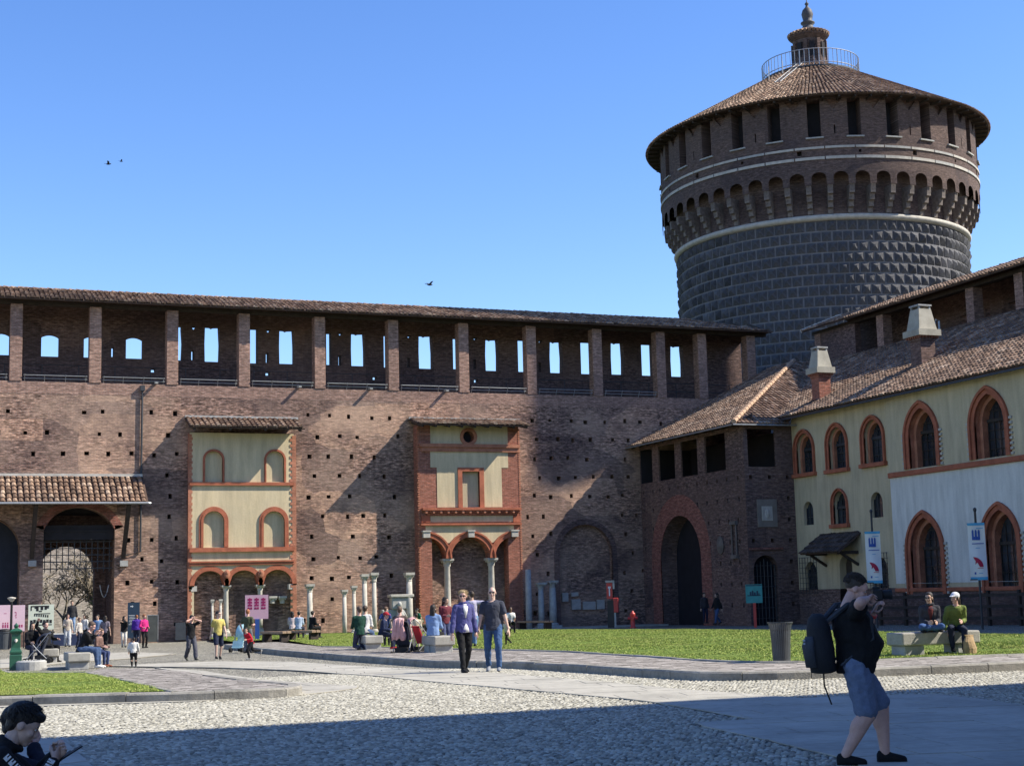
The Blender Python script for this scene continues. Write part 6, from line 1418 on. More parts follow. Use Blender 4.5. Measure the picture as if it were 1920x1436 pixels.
def person(label, p, face, H=1.72, sk='a', top=((.1,.1,.1), 'long'), bottom=((.05,.06,.1), 'long'), hair=('short', (.03,.02,.015)), shoes=(.03,.03,.03),
           pel=(0, 0, .93), lean=0, side=0, twist=0, hyaw=0, hpitch=0, fL=(-.1, 0, .08), fR=(.1, 0, .08), hL=(-.27, .05, .82), hR=(.27, .05, .82), eL=(-.3, -1, -.2), eR=(.3, -1, -.2),
           kL=(-.1, 1, 0), kR=(.1, 1, 0), grip=(0, 0), build=1.0, belly=0, vox=.02, glasses=None, jacket=0, hat=None, open_shirt=None, group=None, toeL=0, toeR=0, thumb=None, slf=.6, legs=1.0, hfwd=0.0, skirt=None, hlen=.3):
    """local frame: +Y forward, +X the person's left-to-right (right hand side), Z up; figure modelled at 1.75 m then scaled"""
    k = H/1.75; b = build; ch = b; up = Vector((0,0,1))
    pel = Vector(pel); sp = Vector((math.sin(R_(side)), math.sin(R_(lean)), math.cos(R_(lean))*math.cos(R_(side)))).normalized()
    neck = pel+sp*.53; tw = R_(twist); rt = Vector((math.cos(tw), math.sin(tw), 0)); rt = (rt-sp*rt.dot(sp)).normalized(); fw = sp.cross(rt)*-1
    fw = rt.cross(sp)*-1 if (rt.cross(sp)).y > 0 and False else sp.cross(rt)
    prt = Vector((1,0,0)); pfw = Vector((0,1,0))
    shL, shR = neck-rt*.172*b-sp*.085, neck+rt*.172*b-sp*.085
    hipL, hipR = pel-prt*.09*b-up*.02, pel+prt*.09*b-up*.02
    elL, wrL = ik(shL, hL, .285, .25, eL); elR, wrR = ik(shR, hR, .285, .25, eR)
    knL, anL = ik(hipL, fL, .43, .42, kL); knR, anR = ik(hipR, fR, .43, .42, kR)
    hq = Euler((R_(-hpitch), 0, R_(-hyaw)), 'XYZ').to_matrix(); hq = Matrix.Rotation(R_(-hyaw), 3, 'Z') @ Matrix.Rotation(R_(hpitch), 3, 'X')
    hc = neck+sp*.028+fw*hfwd+Vector(hq @ Vector((0, .012, .115)))
    body = MB(); dz = lambda r: r
    # trunk
    def trunk(mb, g, z0=0, z1=1, hem=False):
        S = ([(-.17, .166, .120), (-.10, .168, .120)] if hem else [(-.10, .150, .105)])+[ (.0, .165*1.0, .118), (.12, .158, .112), (.32, .142, .100), (.58, .160, .112), (.80, .166, .112), (.93, .125, .085), (1.02, .06, .055)]
        secs = []
        for t, rx, ry in S:
            if t < z0-1e-6 or t > z1+1e-6: continue
            mix_ = max(0, min(1, t)); r_ = (prt*(1-mix_)+rt*mix_).normalized(); f_ = (pfw*(1-mix_)+fw*mix_).normalized()
            bl = belly*math.exp(-((t-.34)/.30)**2); secs.append((pel+sp*.53*t+f_*bl*.5, r_*(rx*b+g+bl*.25), f_*(ry*b+g+bl*.55)))
        loft(mb, secs)
    trunk(body, 0)
    for sh in (shL, shR): cap2(body, neck-sp*.035, sh-sp*.0, .046, .052*b)
    cap2(body, neck-sp*.03, hc-Vector(hq @ Vector((0, .015, .06))), .056*min(1.15, b), .053*min(1.12, b))
    for sh, el, wr in ((shL, elL, wrL), (shR, elR, wrR)): cap2(body, sh, el, .050*b, .040*b); cap2(body, el, wr, .041*b, .027)
    for hp, kn, an in ((hipL, knL, anL), (hipR, knR, anR)): cap2(body, hp, kn, .088*b, .056*b*legs); cap2(body, kn, an, .056*b*legs, .037*legs)
    calf = [(knL+(anL-knL)*.3, anL), (knR+(anR-knR)*.3, anR)]
    for kn, an, q in ((knL, anL, -1), (knR, anR, 1)): c = kn+(an-kn)*.3; d = (an-kn).normalized(); bk = Vector((0, -1, 0)); bk = (bk-d*bk.dot(d)); body.ell(c+bk*.018, (.05*b*legs, .052*b*legs, .12), 10, 8, rot=d.to_track_quat('Z', 'Y').to_matrix())
    parts = []                                             # (name, MB, material, voxel or 0)
    tc, slv = top; mt = cloth(tc); m = MB(); g = .014+.008*(slv == 'jacket'); lo = -.17 if slv in ('jacket', 'long', 'tee') else .02
    trunk(m, g, lo, .94, lo < -.05)
    for sh in (shL, shR): cap2(m, neck-sp*.045, sh, .050+g*.4, .055*b+g*.6)
    for sh, el, wr in ((shL, elL, wrL), (shR, elR, wrR)):
        if slv in ('tee',): cap2(m, sh, sh+(el-sh)*slf, .056*b+g*.6, .056*b+g)
        elif slv in ('none',): pass
        else: cap2(m, sh, el, .056*b+g*.7, .050*b+g*.6); cap2(m, el, el+(wr-el)*.93, .050*b+g*.6, .038+g*.5)
    if slv == 'jacket' or jacket:
        trunk(m, g+.008, -.17, .60, True); nd = (hc-neck).normalized(); ca = nd.cross(rt).normalized(); m.tube([neck+nd*(.012-.012*math.cos(2*math.pi*i/12))+(rt*math.cos(2*math.pi*i/12)-ca*math.sin(2*math.pi*i/12))*.070 for i in range(13)], .026, 8)
    parts.append(('jacket' if slv == 'jacket' else 'shirt', m, mt, vox))
    bc, bl_ = bottom; m = MB(); g = .012; mbm = cloth(bc)
    trunk(m, g-.004, -.10, .12)
    for hp, kn, an in ((hipL, knL, anL), (hipR, knR, anR)):
        if bl_ == 'shorts': cap2(m, hp, kn+(hp-kn)*.10, .096*b+g, .078*b+g)
        elif bl_ == 'wide': cap2(m, hp, kn, .094*b+g, .075*b+g); cap2(m, kn, an+(kn-an)*.1, .074*b+g, .072*b+g)
        else: cap2(m, hp, kn, .092*b+g, .060*b+g); cap2(m, kn, an+(kn-an)*.06, .060*b+g, .044+g)
    parts.append(('shorts' if bl_ == 'shorts' else 'trousers', m, mbm, vox))
    # shoes
    ms = cloth(shoes)
    for an, kn, toe in ((anL, knL, toeL), (anR, knR, toeR)):
        m = MB(); q = Matrix.Translation(an) @ Matrix.Rotation(R_(toe), 4, 'X')
        S = [(-.075, .022, .055), (-.06, .036, .075), (0, .040, .085), (.06, .044, .062), (.13, .045, .048), (.175, .034, .038), (.19, .018, .025)]
        n = 12; vs = []
        for y, w_, h in S: vs += [Vector((math.cos(2*math.pi*i/n)*w_, y, max(-.08, -.08+h*.55+math.sin(2*math.pi*i/n)*h*.75))) for i in range(n)]
        m.add(vs, [(i*n+j, i*n+(j+1) % n, (i+1)*n+(j+1) % n, (i+1)*n+j) for i in range(len(S)-1) for j in range(n)]+[tuple(range(n))[::-1], tuple(range((len(S)-1)*n, len(S)*n))]); m.xform(q); parts.append(('shoe', m, ms, 0))
    # hair / hats
    def H_(v): return hc+Vector(hq @ Vector(v))
    hs, hcol = hair; mh = mat('hair_%d_%d' % (int(hcol[0]*999), int(hcol[2]*999)), hcol, .6, .35, 12, bump=.6, bscale=60, spec=.4)
    if hs != 'bald':
        m = MB(); th = .010 if hs == 'crop' else .016
        m.ell(H_((0, -.030, .046)), (.077+th*.5, .090+th, .080+th), 16, 12, rot=hq); 
        if hs != 'crop': m.ell(H_((0, .028, .092)), (.064, .052, .030), 12, 8, rot=hq); m.ell(H_((0, -.064, -.012)), (.066, .044, .062), 12, 8, rot=hq)
        if hs == 'mop':
            for i in range(16): a = -1.2+2.4*i/15; m.ell(H_((math.sin(a)*.062, .028+.052*math.cos(a), .092-.010*(i % 3))), (.020, .028, .022), 8, 6, rot=hq)
        if hs in ('long', 'tied'):
            L = hlen if hs == 'long' else .12
            pts = [((0, -.065, .05), .078, .05), ((0, -.085, -.06), .085, .045), ((0, -.10, -.06-L*.5), .082, .036), ((0, -.10, -.06-L), .055, .022)]
            loft(m, [(H_(c), Vector(hq @ Vector((rx, 0, 0))), Vector(hq @ Vector((0, ry, 0)))) for c, rx, ry in pts], 12)
            if hs == 'long':
                for s in (-1, 1): cap2(m, H_((s*.072, .01, .03)), H_((s*.078, -.01, -.12)), .022, .016)
        if hs == 'bun': m.ell(H_((0, -.10, .08)), (.045, .045, .042), 10, 8)
        parts.append(('hair', m, mh, min(vox, .012)))
        if vox <= .0135:
            m = MB(); ns = 1500
            for i in range(ns):
                u_ = random.uniform(-1, 1); th_ = random.uniform(0, 2*math.pi); z_ = random.uniform(-.25, 1)
                d = Vector((math.sqrt(max(0, 1-z_*z_))*math.cos(th_), math.sqrt(max(0, 1-z_*z_))*math.sin(th_), z_))
                if (d.y > .55 and z_ < .45) or (abs(d.x) > .6 and z_ < .3 and d.y > -.5): continue
                b0_ = Vector((d.x*.083, -.030+d.y*(.100), .046+d.z*.092)); fl = Vector((d.x*.3, .75 if hs == 'mop' else -.2, -.35 if z_ > .3 else -.8)); L = random.uniform(.03, .055) if hs != 'crop' else .008
                t_ = (fl+Vector((jt(.5), jt(.5), jt(.4)))).normalized(); m.tube([H_(b0_), H_(b0_+t_*L*.5+d*.010), H_(b0_+t_*L+d*.010)], [.0032, .0028, .0005], 3, cap=False)
            parts.append(('hair_strands', m, mh, 0))
    if hat:
        m = MB(); m.ell(H_((0, -.018, .052)), (.094, .120, .088), 16, 10, rot=hq); loft(m, [(H_((0, .05, .055)), Vector(hq @ Vector((.075, 0, 0))), Vector(hq @ Vector((0, .02, .006)))), (H_((0, .12, .045)), Vector(hq @ Vector((.066, 0, 0))), Vector(hq @ Vector((0, .02, .007)))), (H_((0, .165, .032)), Vector(hq @ Vector((.04, 0, 0))), Vector(hq @ Vector((0, .01, .006))))], 12)
        parts.append(('cap', m, cloth(hat), .011))
    if glasses:
        m = MB()
        for s in (-1, 1): m.ell(H_((s*.032, .094, .006)), (.026, .007, .018), 10, 6, rot=hq); m.tube([H_((s*.056, .09, .01)), H_((s*.078, -.01, .008))], .003, 5)
        m.tube([H_((-.012, .099, .01)), H_((.012, .099, .01))], .003, 5); parts.append(('sunglasses', m, M_EYE, 0))
    if open_shirt:
        m = MB(); loft(m, [(neck+fw*(.048*b)-sp*.015, rt*.05, fw*.03), (pel+sp*.45+fw*(.108*b+.012), rt*.062, fw*.026), (pel+sp*.36+fw*(.112*b+.016), rt*.045, fw*.022), (pel+sp*.22+fw*(.108*b+.018), rt*.016, fw*.016)], 12); loft(m, [(pel+sp*.10+fw*(.118*b+.012), rt*.02, fw*.016), (pel+sp*.0+fw*(.120*b+.014), rt*.06, fw*.02), (pel-sp*.08+fw*(.118*b+.014), rt*.085, fw*.02)], 12); parts.append(('undershirt', m, cloth(open_shirt), 0))
    # object: the skin mesh is the person, clothes are children
    Mx = Matrix.Translation(p) @ Matrix.Rotation(face, 4, 'Z') @ Matrix.Scale(k, 4)
    hands = []
    for wr, el, s, gr, th in ((wrL, elL, -1, grip[0], (thumb or {}).get('L')), (wrR, elR, 1, grip[1], (thumb or {}).get('R'))):
        d = (wr-el).normalized(); t_ = Vector(th) if th else Vector((-s*.35, 1, .2)); t_ = (t_-d*t_.dot(d)).normalized(); z_ = (t_*-1).cross(d)*1.0
        # columns: x axis = -thumb direction for the right hand, mirrored for the left
        X = -t_ if s == 1 else t_; Z = X.cross(d); Mh = Matrix((X, d, Z)).transposed().to_4x4()
        if s == -1: Mh = Mh @ Matrix.Scale(-1, 4, (1, 0, 0)); 
        hands.append((Matrix.Translation(wr+d*.012) @ Mh, 'hand1' if gr else 'hand0', s == -1))
    PEOPLE.append(dict(label=label, M=Mx, body=remesh(body, vox), skin=skin(sk), parts=[(n_, remesh(m_, v_, .03 if n_ in ('shirt', 'jacket', 'trousers', 'shorts') else 0) if v_ else m_, mm) for n_, m_, mm, v_ in parts], head=Matrix.Translation(hc) @ hq.to_4x4(), hands=hands, group=group, loc=p, face=face, k=k, glasses=glasses))
    def W(v): return Mx @ Vector(v)
    return dict(W=W, wrL=W(wrL), wrR=W(wrR), dL=Mx.to_3x3() @ (wrL-elL).normalized(), dR=Mx.to_3x3() @ (wrR-elR).normalized(), head=W(hc), neck=W(neck), shL=W(shL), shR=W(shR), pel=W(pel), fw=(Mx.to_3x3() @ fw).normalized(), rt=(Mx.to_3x3() @ rt).normalized(), up=(Mx.to_3x3() @ sp).normalized(), elL=W(elL), elR=W(elR), Mx=Mx)
def finish_people():
    dg = bpy.context.evaluated_depsgraph_get(); dg.update()
    def grab(o):
        me = bpy.data.meshes.new_from_object(o.evaluated_get(dg)); v = np.zeros(len(me.vertices)*3); me.vertices.foreach_get('co', v); f = [tuple(p.vertices) for p in me.polygons]; bpy.data.meshes.remove(me); return v.reshape(-1, 3), f
    pr = {k_: grab(o) for k_, o in PROTO.items()}
    tmp = list(PROTO.values())
    for P in PEOPLE:
        v, f = grab(P['body']); tmp.append(P['body']); V = [v]; F = list(f); mi = [0]*len(f); n = len(v)
        def addm(vv, ff, Mt, idx, flip=False):
            nonlocal n
            A = np.array(Mt); V.append(vv @ A[:3, :3].T+A[:3, 3]); F.extend(tuple(i+n for i in (q[::-1] if flip else q)) for q in ff); mi.extend([idx]*len(ff)); n += len(vv)
        addm(*pr['head'], P['head'], 0)
        for Mh, h_, fl in P['hands']: addm(*pr[h_], Mh, 0, fl)
        fc = MB()
        for s in (-1, 1): fc.ell((s*.031, .0795, .006), (.013, .008, .0065), 8, 6, 1); fc.ell((s*.031, .086, .006), (.006, .004, .006), 8, 6, 2); fc.ell((s*.031, .084, .0265), (.021, .007, .0045), 8, 5, 2)
        fc.ell((0, .0945, -.0655), (.020, .005, .0065), 8, 6, 3)
        A = np.array(P['head']); vv = np.array(fc.v); V.append(vv @ A[:3, :3].T+A[:3, 3]); F.extend(tuple(i+n for i in q) for q in fc.f); mi.extend(fc.m); n += len(vv)
        root = mesh_obj('person', np.concatenate(V).tolist(), F, [P['skin'], M_EYEW, M_EYE, M_LIP], None, True, None, P['label'], mi, uv=False); root['category'] = 'person'
        if P['group']: root['group'] = P['group']
        root.location = P['loc']; root.rotation_euler = (0, 0, P['face']); root.scale = (P['k'],)*3; WM[root] = P['M']
        for nm, m, mm in P['parts']:
            if isinstance(m, MB): vv, ff = m.v, m.f
            else: vv, ff = grab(m); tmp.append(m); vv = vv.tolist()
            o = mesh_obj(nm, vv, ff, mm, None, True, uv=False); o.parent = root
        P['root'] = root
    for o in tmp: me = o.data; bpy.data.objects.remove(o); bpy.data.meshes.remove(me)
def stand_px(x, y, h=0): return gnd(x, y, h)
def ph(p, ytop, x, hat=0): return onp2(x, ytop, p)-p.z                  # height of somebody whose head top is at a pixel row
BLK = (.012,.012,.014); JEAN = (.06,.10,.20); LJEAN = (.22,.32,.48); WHT = (.72,.70,.67); NVY = (.02,.025,.05); GRY = (.14,.14,.155)
BRN = (.05,.03,.018); DBR = (.022,.015,.012); BLD = (.42,.30,.16); RHD = (.26,.09,.035)
walkA = dict(fL=(-.09, .24, .08), fR=(.09, -.26, .13), pel=(0, 0, .91), hL=(-.25, -.12, .84), hR=(.25, .2, .86), toeR=-25)
walkB = dict(fL=(-.09, -.26, .13), fR=(.09, .24, .08), pel=(0, 0, .91), hL=(-.25, .2, .86), hR=(.25, -.12, .84), toeL=-25)
def sit(z=.45, reach=.42, lean=8, foot=.08): return dict(pel=(0, 0, z+.10), lean=lean, fL=(-.12, reach, foot), fR=(.12, reach, foot), hL=(-.14, .36, z+.22), hR=(.14, .36, z+.22), kL=(-.1, 1, .6), kR=(.1, 1, .6))
exec_small = []
def P_(label, x, y, ytop, deg, h=0, **kw):
    p = gnd(x, y, h); H = ph(p, ytop, x); kw.setdefault('vox', .022); kw.setdefault('hyaw', random.uniform(-40, 40)); kw.setdefault('hpitch', random.uniform(-15, 4)); kw.setdefault('lean', random.uniform(-3, 6)); kw.setdefault('twist', random.uniform(-14, 14))
    if 'fL' not in kw: kw['fL'], kw['fR'] = (-.1+jt(.04), jt(.12), .08), (.11+jt(.04), jt(.12), .08)
    if 'hL' not in kw: kw['hL'] = random.choice([(-.27, .05, .82), (-.12, .26, 1.05), (-.3, .1, .95)])
    if 'hR' not in kw: kw['hR'] = random.choice([(.27, .05, .82), (.14, .28, 1.12), (.28, -.02, .86)])
    kw.setdefault('group', 'visitors in the court'); kw.setdefault('group', 'visitors in the court'); return person(label, p, hd(deg, p), max(.8, min(2.0, H)), **kw)
# ---- left gate group
P_('woman in a cream top and pale wide trousers standing by the gateway', 126, 1212, 1150, 10, top=((.50,.43,.36), 'long'), bottom=((.52,.53,.55), 'wide'), hair=('long', BRN), sk='b', fL=(-.08, .14, .08), fR=(.08, -.1, .08))
q = gnd(134, 1211); q.z = onp2(134, 1188, q)+.03; person('man in a dark jacket and jeans standing tallest in the gateway group', q, hd(5, q), 1.62, 'a', group='visitors in the court', vox=.022, top=((.03,.03,.034), 'jacket'), bottom=(LJEAN, 'long'), hair=('short', BRN))
P_('woman in a white shirt behind a brown-haired companion at the gate', 158, 1208, 1151, -30, top=(WHT, 'long'), bottom=(BLK, 'long'), hair=('long', DBR))
P_('brown-haired person in white with a dark waistcoat near the gate', 148, 1214, 1157, 60, top=((.55,.5,.45), 'long'), bottom=(NVY, 'long'), hair=('mop', (.14,.08,.05)))
P_('woman in a light blue denim shirt and jeans at the gate', 183, 1214, 1151, -15, top=((.16,.25,.42), 'long'), bottom=(LJEAN, 'long'), hair=('bun', DBR))
P_('girl in dark clothes with long black hair right of the gate group', 197, 1217, 1153, 150, top=((.20,.17,.20), 'tee'), bottom=(BLK, 'long'), hair=('long', DBR))
P_('woman in a black coat and white trousers raising her hands by the totem', 232, 1213, 1154, 10, top=(BLK, 'jacket'), bottom=((.62,.58,.52), 'long'), hair=('long', DBR), hL=(-.1, .25, 1.4), hR=(.1, .25, 1.4))
P_('person in a purple jacket seen from behind by the navy totem', 256, 1207, 1152, 175, top=((.085,.03,.30), 'jacket'), bottom=(NVY, 'long'), hair=('short', (.30,.11,.04)), build=1.15)
P_('red-haired woman in a bright pink jacket by the navy totem', 270, 1214, 1151, 30, top=((.62,.03,.20), 'jacket'), bottom=(BLK, 'long'), hair=('short', RHD), hR=(.22, .25, 1.05))
P_('toddler in a white jumper seen from behind on the paving', 250, 1250.5, 1194, 175, top=(WHT, 'long'), bottom=(BLK, 'long'), hair=('short', DBR), build=1.25, hL=(-.3, .15, .9), hR=(.3, .15, .9))
q = gnd(152, 1256, 0); q = Vector((B2.x+.12, B2.y-.15, B2.z)); seat = person('woman in a black hoodie and jeans sitting on the left granite bench', q, hd(75, q), 1.72, 'b', (BLK, 'long'), (JEAN, 'long'), ('short', (.10,.06,.04)), WHT, **{**sit(.44, .46, 22), 'hL': (-.1, .36, .92), 'hR': (.1, .38, .92)}, build=1.15, hpitch=-25, vox=.02, group='visitors in the court')
q = Vector((B2.x+.55, B2.y+.35, B2.z)); person('child in blue and brown sitting behind the woman in the black hoodie', q, hd(60, q), 1.35, 'b', ((.20,.12,.10), 'long'), ((.05,.07,.16), 'long'), ('short', (.16,.09,.05)), (.3,.1,.05), **sit(.5, .4, 15), hpitch=-20, vox=.024, group='visitors in the court')
q = Vector((B3.x-.1, B3.y, B3.z)); person('person in black leaning back with an arm raised on the far left bench', q, hd(40, q), 1.7, 'b', (BLK, 'jacket'), (BLK, 'long'), ('short', DBR), (.02,.02,.02), **{**sit(.44, .42, -6), 'hR': (.45, .12, 1.35), 'eR': (.6, 0, .6), 'hL': (-.3, .2, .75)}, vox=.022, group='visitors in the court')
q = Vector((B3.x-.55, B3.y+.3, B3.z)); person('person in black sitting left of the one with a raised arm', q, hd(20, q), 1.68, 'a', (BLK, 'jacket'), (NVY, 'long'), ('long', DBR), (.02,.02,.02), **sit(.44, .42, 12), vox=.024, group='visitors in the court')
# ---- middle left walkers
P_('woman in a black top and grey trousers walking while photographing', 358, 1237, 1151, 25, top=(BLK, 'tee'), bottom=((.085,.085,.105), 'wide'), hair=('short', DBR), shoes=(.06,.06,.05), sk='b', **{**walkA, 'hL': (-.06, .2, 1.55), 'hR': (.06, .2, 1.57), 'eL': (-1, 0, -.5), 'eR': (1, 0, -.5)}, grip=(1, 1), vox=.018)
P_('man in a yellow t-shirt and dark shorts walking with a backpack', 409, 1234, 1143, 12, top=((.58,.47,.14), 'tee'), bottom=(NVY, 'shorts'), hair=('short', DBR), shoes=BLK, sk='d', glasses=1, **{**walkB, 'fL': (-.1, -.14, .08), 'fR': (.1, .14, .08)}, vox=.017)
P_('child in a red jacket running with one leg kicked back', 470, 1236, 1170, -60, top=((.50,.015,.03), 'long'), bottom=(BLK, 'long'), hair=('short', DBR), shoes=(.25,.25,.25), build=1.12, pel=(0, 0, .86), lean=28, fL=(-.08, .12, .08), fR=(.08, -.62, .42), toeR=-70, hL=(-.25, .35, 1.0), hR=(.25, -.1, .9), vox=.02)
P_('man with orange hair in an olive waistcoat standing by the pink sign', 464, 1224, 1141, 150, top=((.085,.09,.05), 'tee'), bottom=(GRY, 'long'), hair=('short', (.34,.12,.05)), sk='b', build=1.05)
for x, deg, c, b_c, hr_, lb in [(548, 175, (.62,.52,.52), BLK, ('long', DBR), 'person in a pale pink top sitting behind the plank bench'), (560, 165, (.42,.50,.62), NVY, ('short', DBR), 'person in a white and blue shirt sitting tallest of the bench trio'), (584, 130, BLK, BLK, ('bun', DBR), 'person in black sitting on the right end behind the plank bench')]:
    p = gnd(x, 1196, KH); person(lb, p, hd(deg, p), 1.68, 'b', (c, 'long'), (b_c, 'long'), hr_, **sit(.42, .42, 10), vox=.026, group='visitors in the court')
# ---- group by the pushchairs
q = Vector((B4.x-.35, B4.y-.1, B4.z)); person('person in a dark green top sitting with back turned on the bench', q, hd(200, q), 1.75, 'b', ((.012,.05,.035), 'long'), ((.05,.05,.08), 'long'), ('mop', (.10,.06,.04)), BLK, **{**sit(.46, .1, 2), 'fL': (-.12, -.3, .08), 'fR': (.12, -.25, .08), 'kL': (0, 1, .3), 'kR': (0, 1, .3)}, vox=.02, group='visitors in the court')
q = Vector((B4.x+.05, B4.y+.75, B4.z)); person('person in a white shirt half hidden behind the one in dark green', q, hd(160, q), 1.72, 'a', (WHT, 'long'), (JEAN, 'long'), ('short', BRN), **sit(.5, .4, 8), vox=.024, group='visitors in the court')
q = Vector((B4.x+.38, B4.y-.1, B4.z)); person('child in a navy jumper and red cap sitting on the bench end', q, hd(75, q), 1.5, 'b', ((.02,.028,.07), 'long'), (NVY, 'long'), ('short', BRN), (.4,.03,.03), **{**sit(.48, .42, 15)}, hat=(.40,.03,.04), vox=.02, hpitch=-10, group='visitors in the court')
P_('boy in a blue t-shirt standing behind the child in the red cap', 724, 1210, 1136, 165, KH, top=((.035,.06,.20), 'tee'), bottom=(BLK, 'long'), hair=('mop', (.10,.05,.03)), sk='d', hL=(-.3, .0, .92))
q = gnd(750, 1221, KH); person('woman in brown sitting behind the navy pushchair', q, hd(170, q), 1.65, 'b', ((.13,.09,.08), 'long'), (BLK, 'long'), ('short', (.14,.09,.06)), **sit(.5, .4, 5), vox=.024, group='visitors in the court')
P_('child in a cream coat standing by the red pushchair', 781, 1216, 1149, 185, KH, top=((.58,.50,.36), 'long'), bottom=((.5,.42,.3), 'long'), hair=('short', BRN), build=1.1)
P_('person in a green top bending beside the thick column', 789, 1192, 1137, -80, KH, top=((.015,.11,.06), 'tee'), bottom=((.35,.28,.2), 'shorts'), hair=('short', DBR), lean=25, pel=(0, -.05, .9))
q = Vector((B5.x-.1, B5.y+.15, B5.z)); person('woman with long dark hair in a light blue jacket sitting on the bench', q, hd(160, q), 1.72, 'b', ((.20,.30,.52), 'jacket'), (BLK, 'long'), ('long', DBR), BLK, **sit(.46, .36, 4), vox=.02, group='visitors in the court')
P_('woman with long dark hair in a maroon top standing by the bench', 835, 1217, 1118, 30, KH, top=((.16,.035,.05), 'long'), bottom=((.07,.085,.17), 'long'), hair=('long', DBR), sk='a', hR=(.08, .25, 1.1), vox=.02)
P_('person in a lilac shirt and light jeans standing behind the couple', 886, 1212, 1107, 175, KH, top=((.50,.46,.60), 'long'), bottom=((.18,.28,.48), 'long'), hair=('short', BRN), hR=(.42, .1, 1.12), eR=(1, 0, .2), build=1.1)
P_('child in a white shirt sitting on the far lawn', 958, 1183, 1143, 10, KH, top=(WHT, 'tee'), bottom=(BLK, 'long'), hair=('short', DBR), sk='e', pel=(0, 0, .30), fL=(-.15, .5, .08), fR=(.15, .5, .08), hL=(-.25, .3, .3), hR=(.25, .3, .3), H2=None) if False else None
p = gnd(958, 1186, KH); person('person in a white shirt sitting on the far bench right of the couple', p, hd(10, p), 1.6, 'e', (WHT, 'tee'), (BLK, 'long'), ('crop', DBR), **sit(.4, .4, 5), vox=.026, group='visitors in the court')
P_('small child in a pale top and black trousers climbing by the lawn', 951, 1209, 1160, -60, KH, top=((.62,.60,.45), 'long'), bottom=(BLK, 'long'), hair=('short', DBR), sk='c', lean=18, fL=(-.1, .15, .08), fR=(.1, -.35, .2), build=1.15)
# ---- shaded visitors by the gatehouse
P_('man in dark clothes and jeans standing under the gatehouse arch', 1322, 1168, 1110, 30, KH, top=((.05,.045,.05), 'jacket'), bottom=(NVY, 'long'), hair=('short', DBR))
P_('woman in a black coat and blue jeans walking by the gatehouse', 1346, 1170, 1110, -50, KH, top=(BLK, 'jacket'), bottom=(JEAN, 'long'), hair=('long', DBR), **walkA)
# ---- walking couple
pc = gnd(871, 1260); w1 = person('blond woman in a purple-blue blazer and black trousers walking, left of the couple', pc, hd(22, pc), ph(pc, 1104, 862), 'b', ((.085,.085,.24), 'jacket'), (BLK, 'long'), ('short', BLD), BLK, pel=(0, 0, .92), fL=(-.1, -.2, .10), fR=(.12, .24, .08), toeL=-12, hL=(-.3, -.02, .80), hR=(.3, .06, .80), hyaw=30, vox=.013, glasses=1, open_shirt=(.75,.73,.74), group='walking couple')
pc = gnd(926, 1257); w2 = person('bald man in a grey t-shirt and blue jeans walking, right of the couple', pc, hd(-4, pc), ph(pc, 1097, 921), 'd', ((.055,.06,.085), 'tee'), ((.055,.11,.24), 'long'), ('bald', DBR), (.24,.25,.28), pel=(0, 0, .92), fL=(-.12, .12, .08), fR=(.12, -.2, .10), toeR=-15, hL=(-.33, .02, .80), hR=(.30, .14, .80), vox=.013, glasses=1, build=1.06, group='walking couple')
# ---- two women on the right bench (legs folded)
fold = dict(pel=(0, 0, .57), fL=(.20, .24, .56), fR=(-.16, .30, .57), kL=(-1, .5, .15), kR=(1, .5, .15), hL=(-.10, .34, .70), hR=(.10, .34, .70))
q = B1+Vector((-.12, -.05, 0)); person('dark-haired woman with sunglasses and folded jeans on the right bench', q, hd(12, q), 1.66, 'a', ((.045,.045,.055), 'jacket'), ((.06,.12,.28), 'long'), ('tied', DBR), BLK, **fold, lean=14, hyaw=30, glasses=1, vox=.014, open_shirt=(.13,.03,.03), group='women on the right bench')
q = B1+Vector((.52, -.08, 0)); person('woman in a green jumper and white cap on the right bench', q, hd(8, q), 1.66, 'b', ((.16,.20,.05), 'long'), (NVY, 'long'), ('long', BRN), BLK, pel=(0, 0, .57), fL=(-.10, .42, .10), fR=(.14, .36, .14), kL=(-.1, 1, .5), kR=(.2, 1, .5), hL=(-.10, .32, .70), hR=(.24, .30, .52), lean=20, hyaw=38, hat=(.66,.66,.70), vox=.014, hlen=.12, group='women on the right bench')
q = B1+Vector((.52, -.08, 0))
bag = B1+Vector((.42, -.62, 0)); mb = MB(); loft(mb, [(bag+Vector((0,0,.0)), (.15,0,0), (0,.09,0)), (bag+Vector((.01,0,.12)), (.16,0,0), (0,.1,0)), (bag+Vector((-.01,0,.26)), (.13,0,0), (0,.07,0)), (bag+Vector((.01,0,.36)), (.10,0,0), (0,.03,0)), (bag+Vector((0,0,.40)), (.12,0,.0), (0,.02,0))], 12); o = mb.build('paper_bag', mat('brown_paper', (.42,.29,.16), .85, .3, 8, bump=.8, bscale=12)); tag(o, 'crumpled brown paper bag hanging at the right bench', 'bag'); rebase(o, bag)
# ---- photographer in the shade
pp = gnd(1612, 1430); ph_ = person('man in a black t-shirt and checked shorts leaning back to take a photograph', pp, hd(97, pp), 1.78, 'b', (BLK, 'tee'), ((.15,.19,.29), 'shorts'), ('crop', (.06,.045,.035)), BLK, pel=(0, .0, .885), lean=-4, fL=(-.08, .24, .08), fR=(.12, -.14, .08), hfwd=.04, belly=.15, build=1.22, legs=1.18, twist=12,
    hL=(.0, .20, 1.33), hR=(.24, .12, 1.46), eL=(-.4, .1, -1), eR=(1, -.2, .1), slf=.55, hyaw=4, hpitch=-24, grip=(1, 1), vox=.010, glasses=None, thumb={'L': (1, 0, .3), 'R': (-.6, -.3, -.6)})
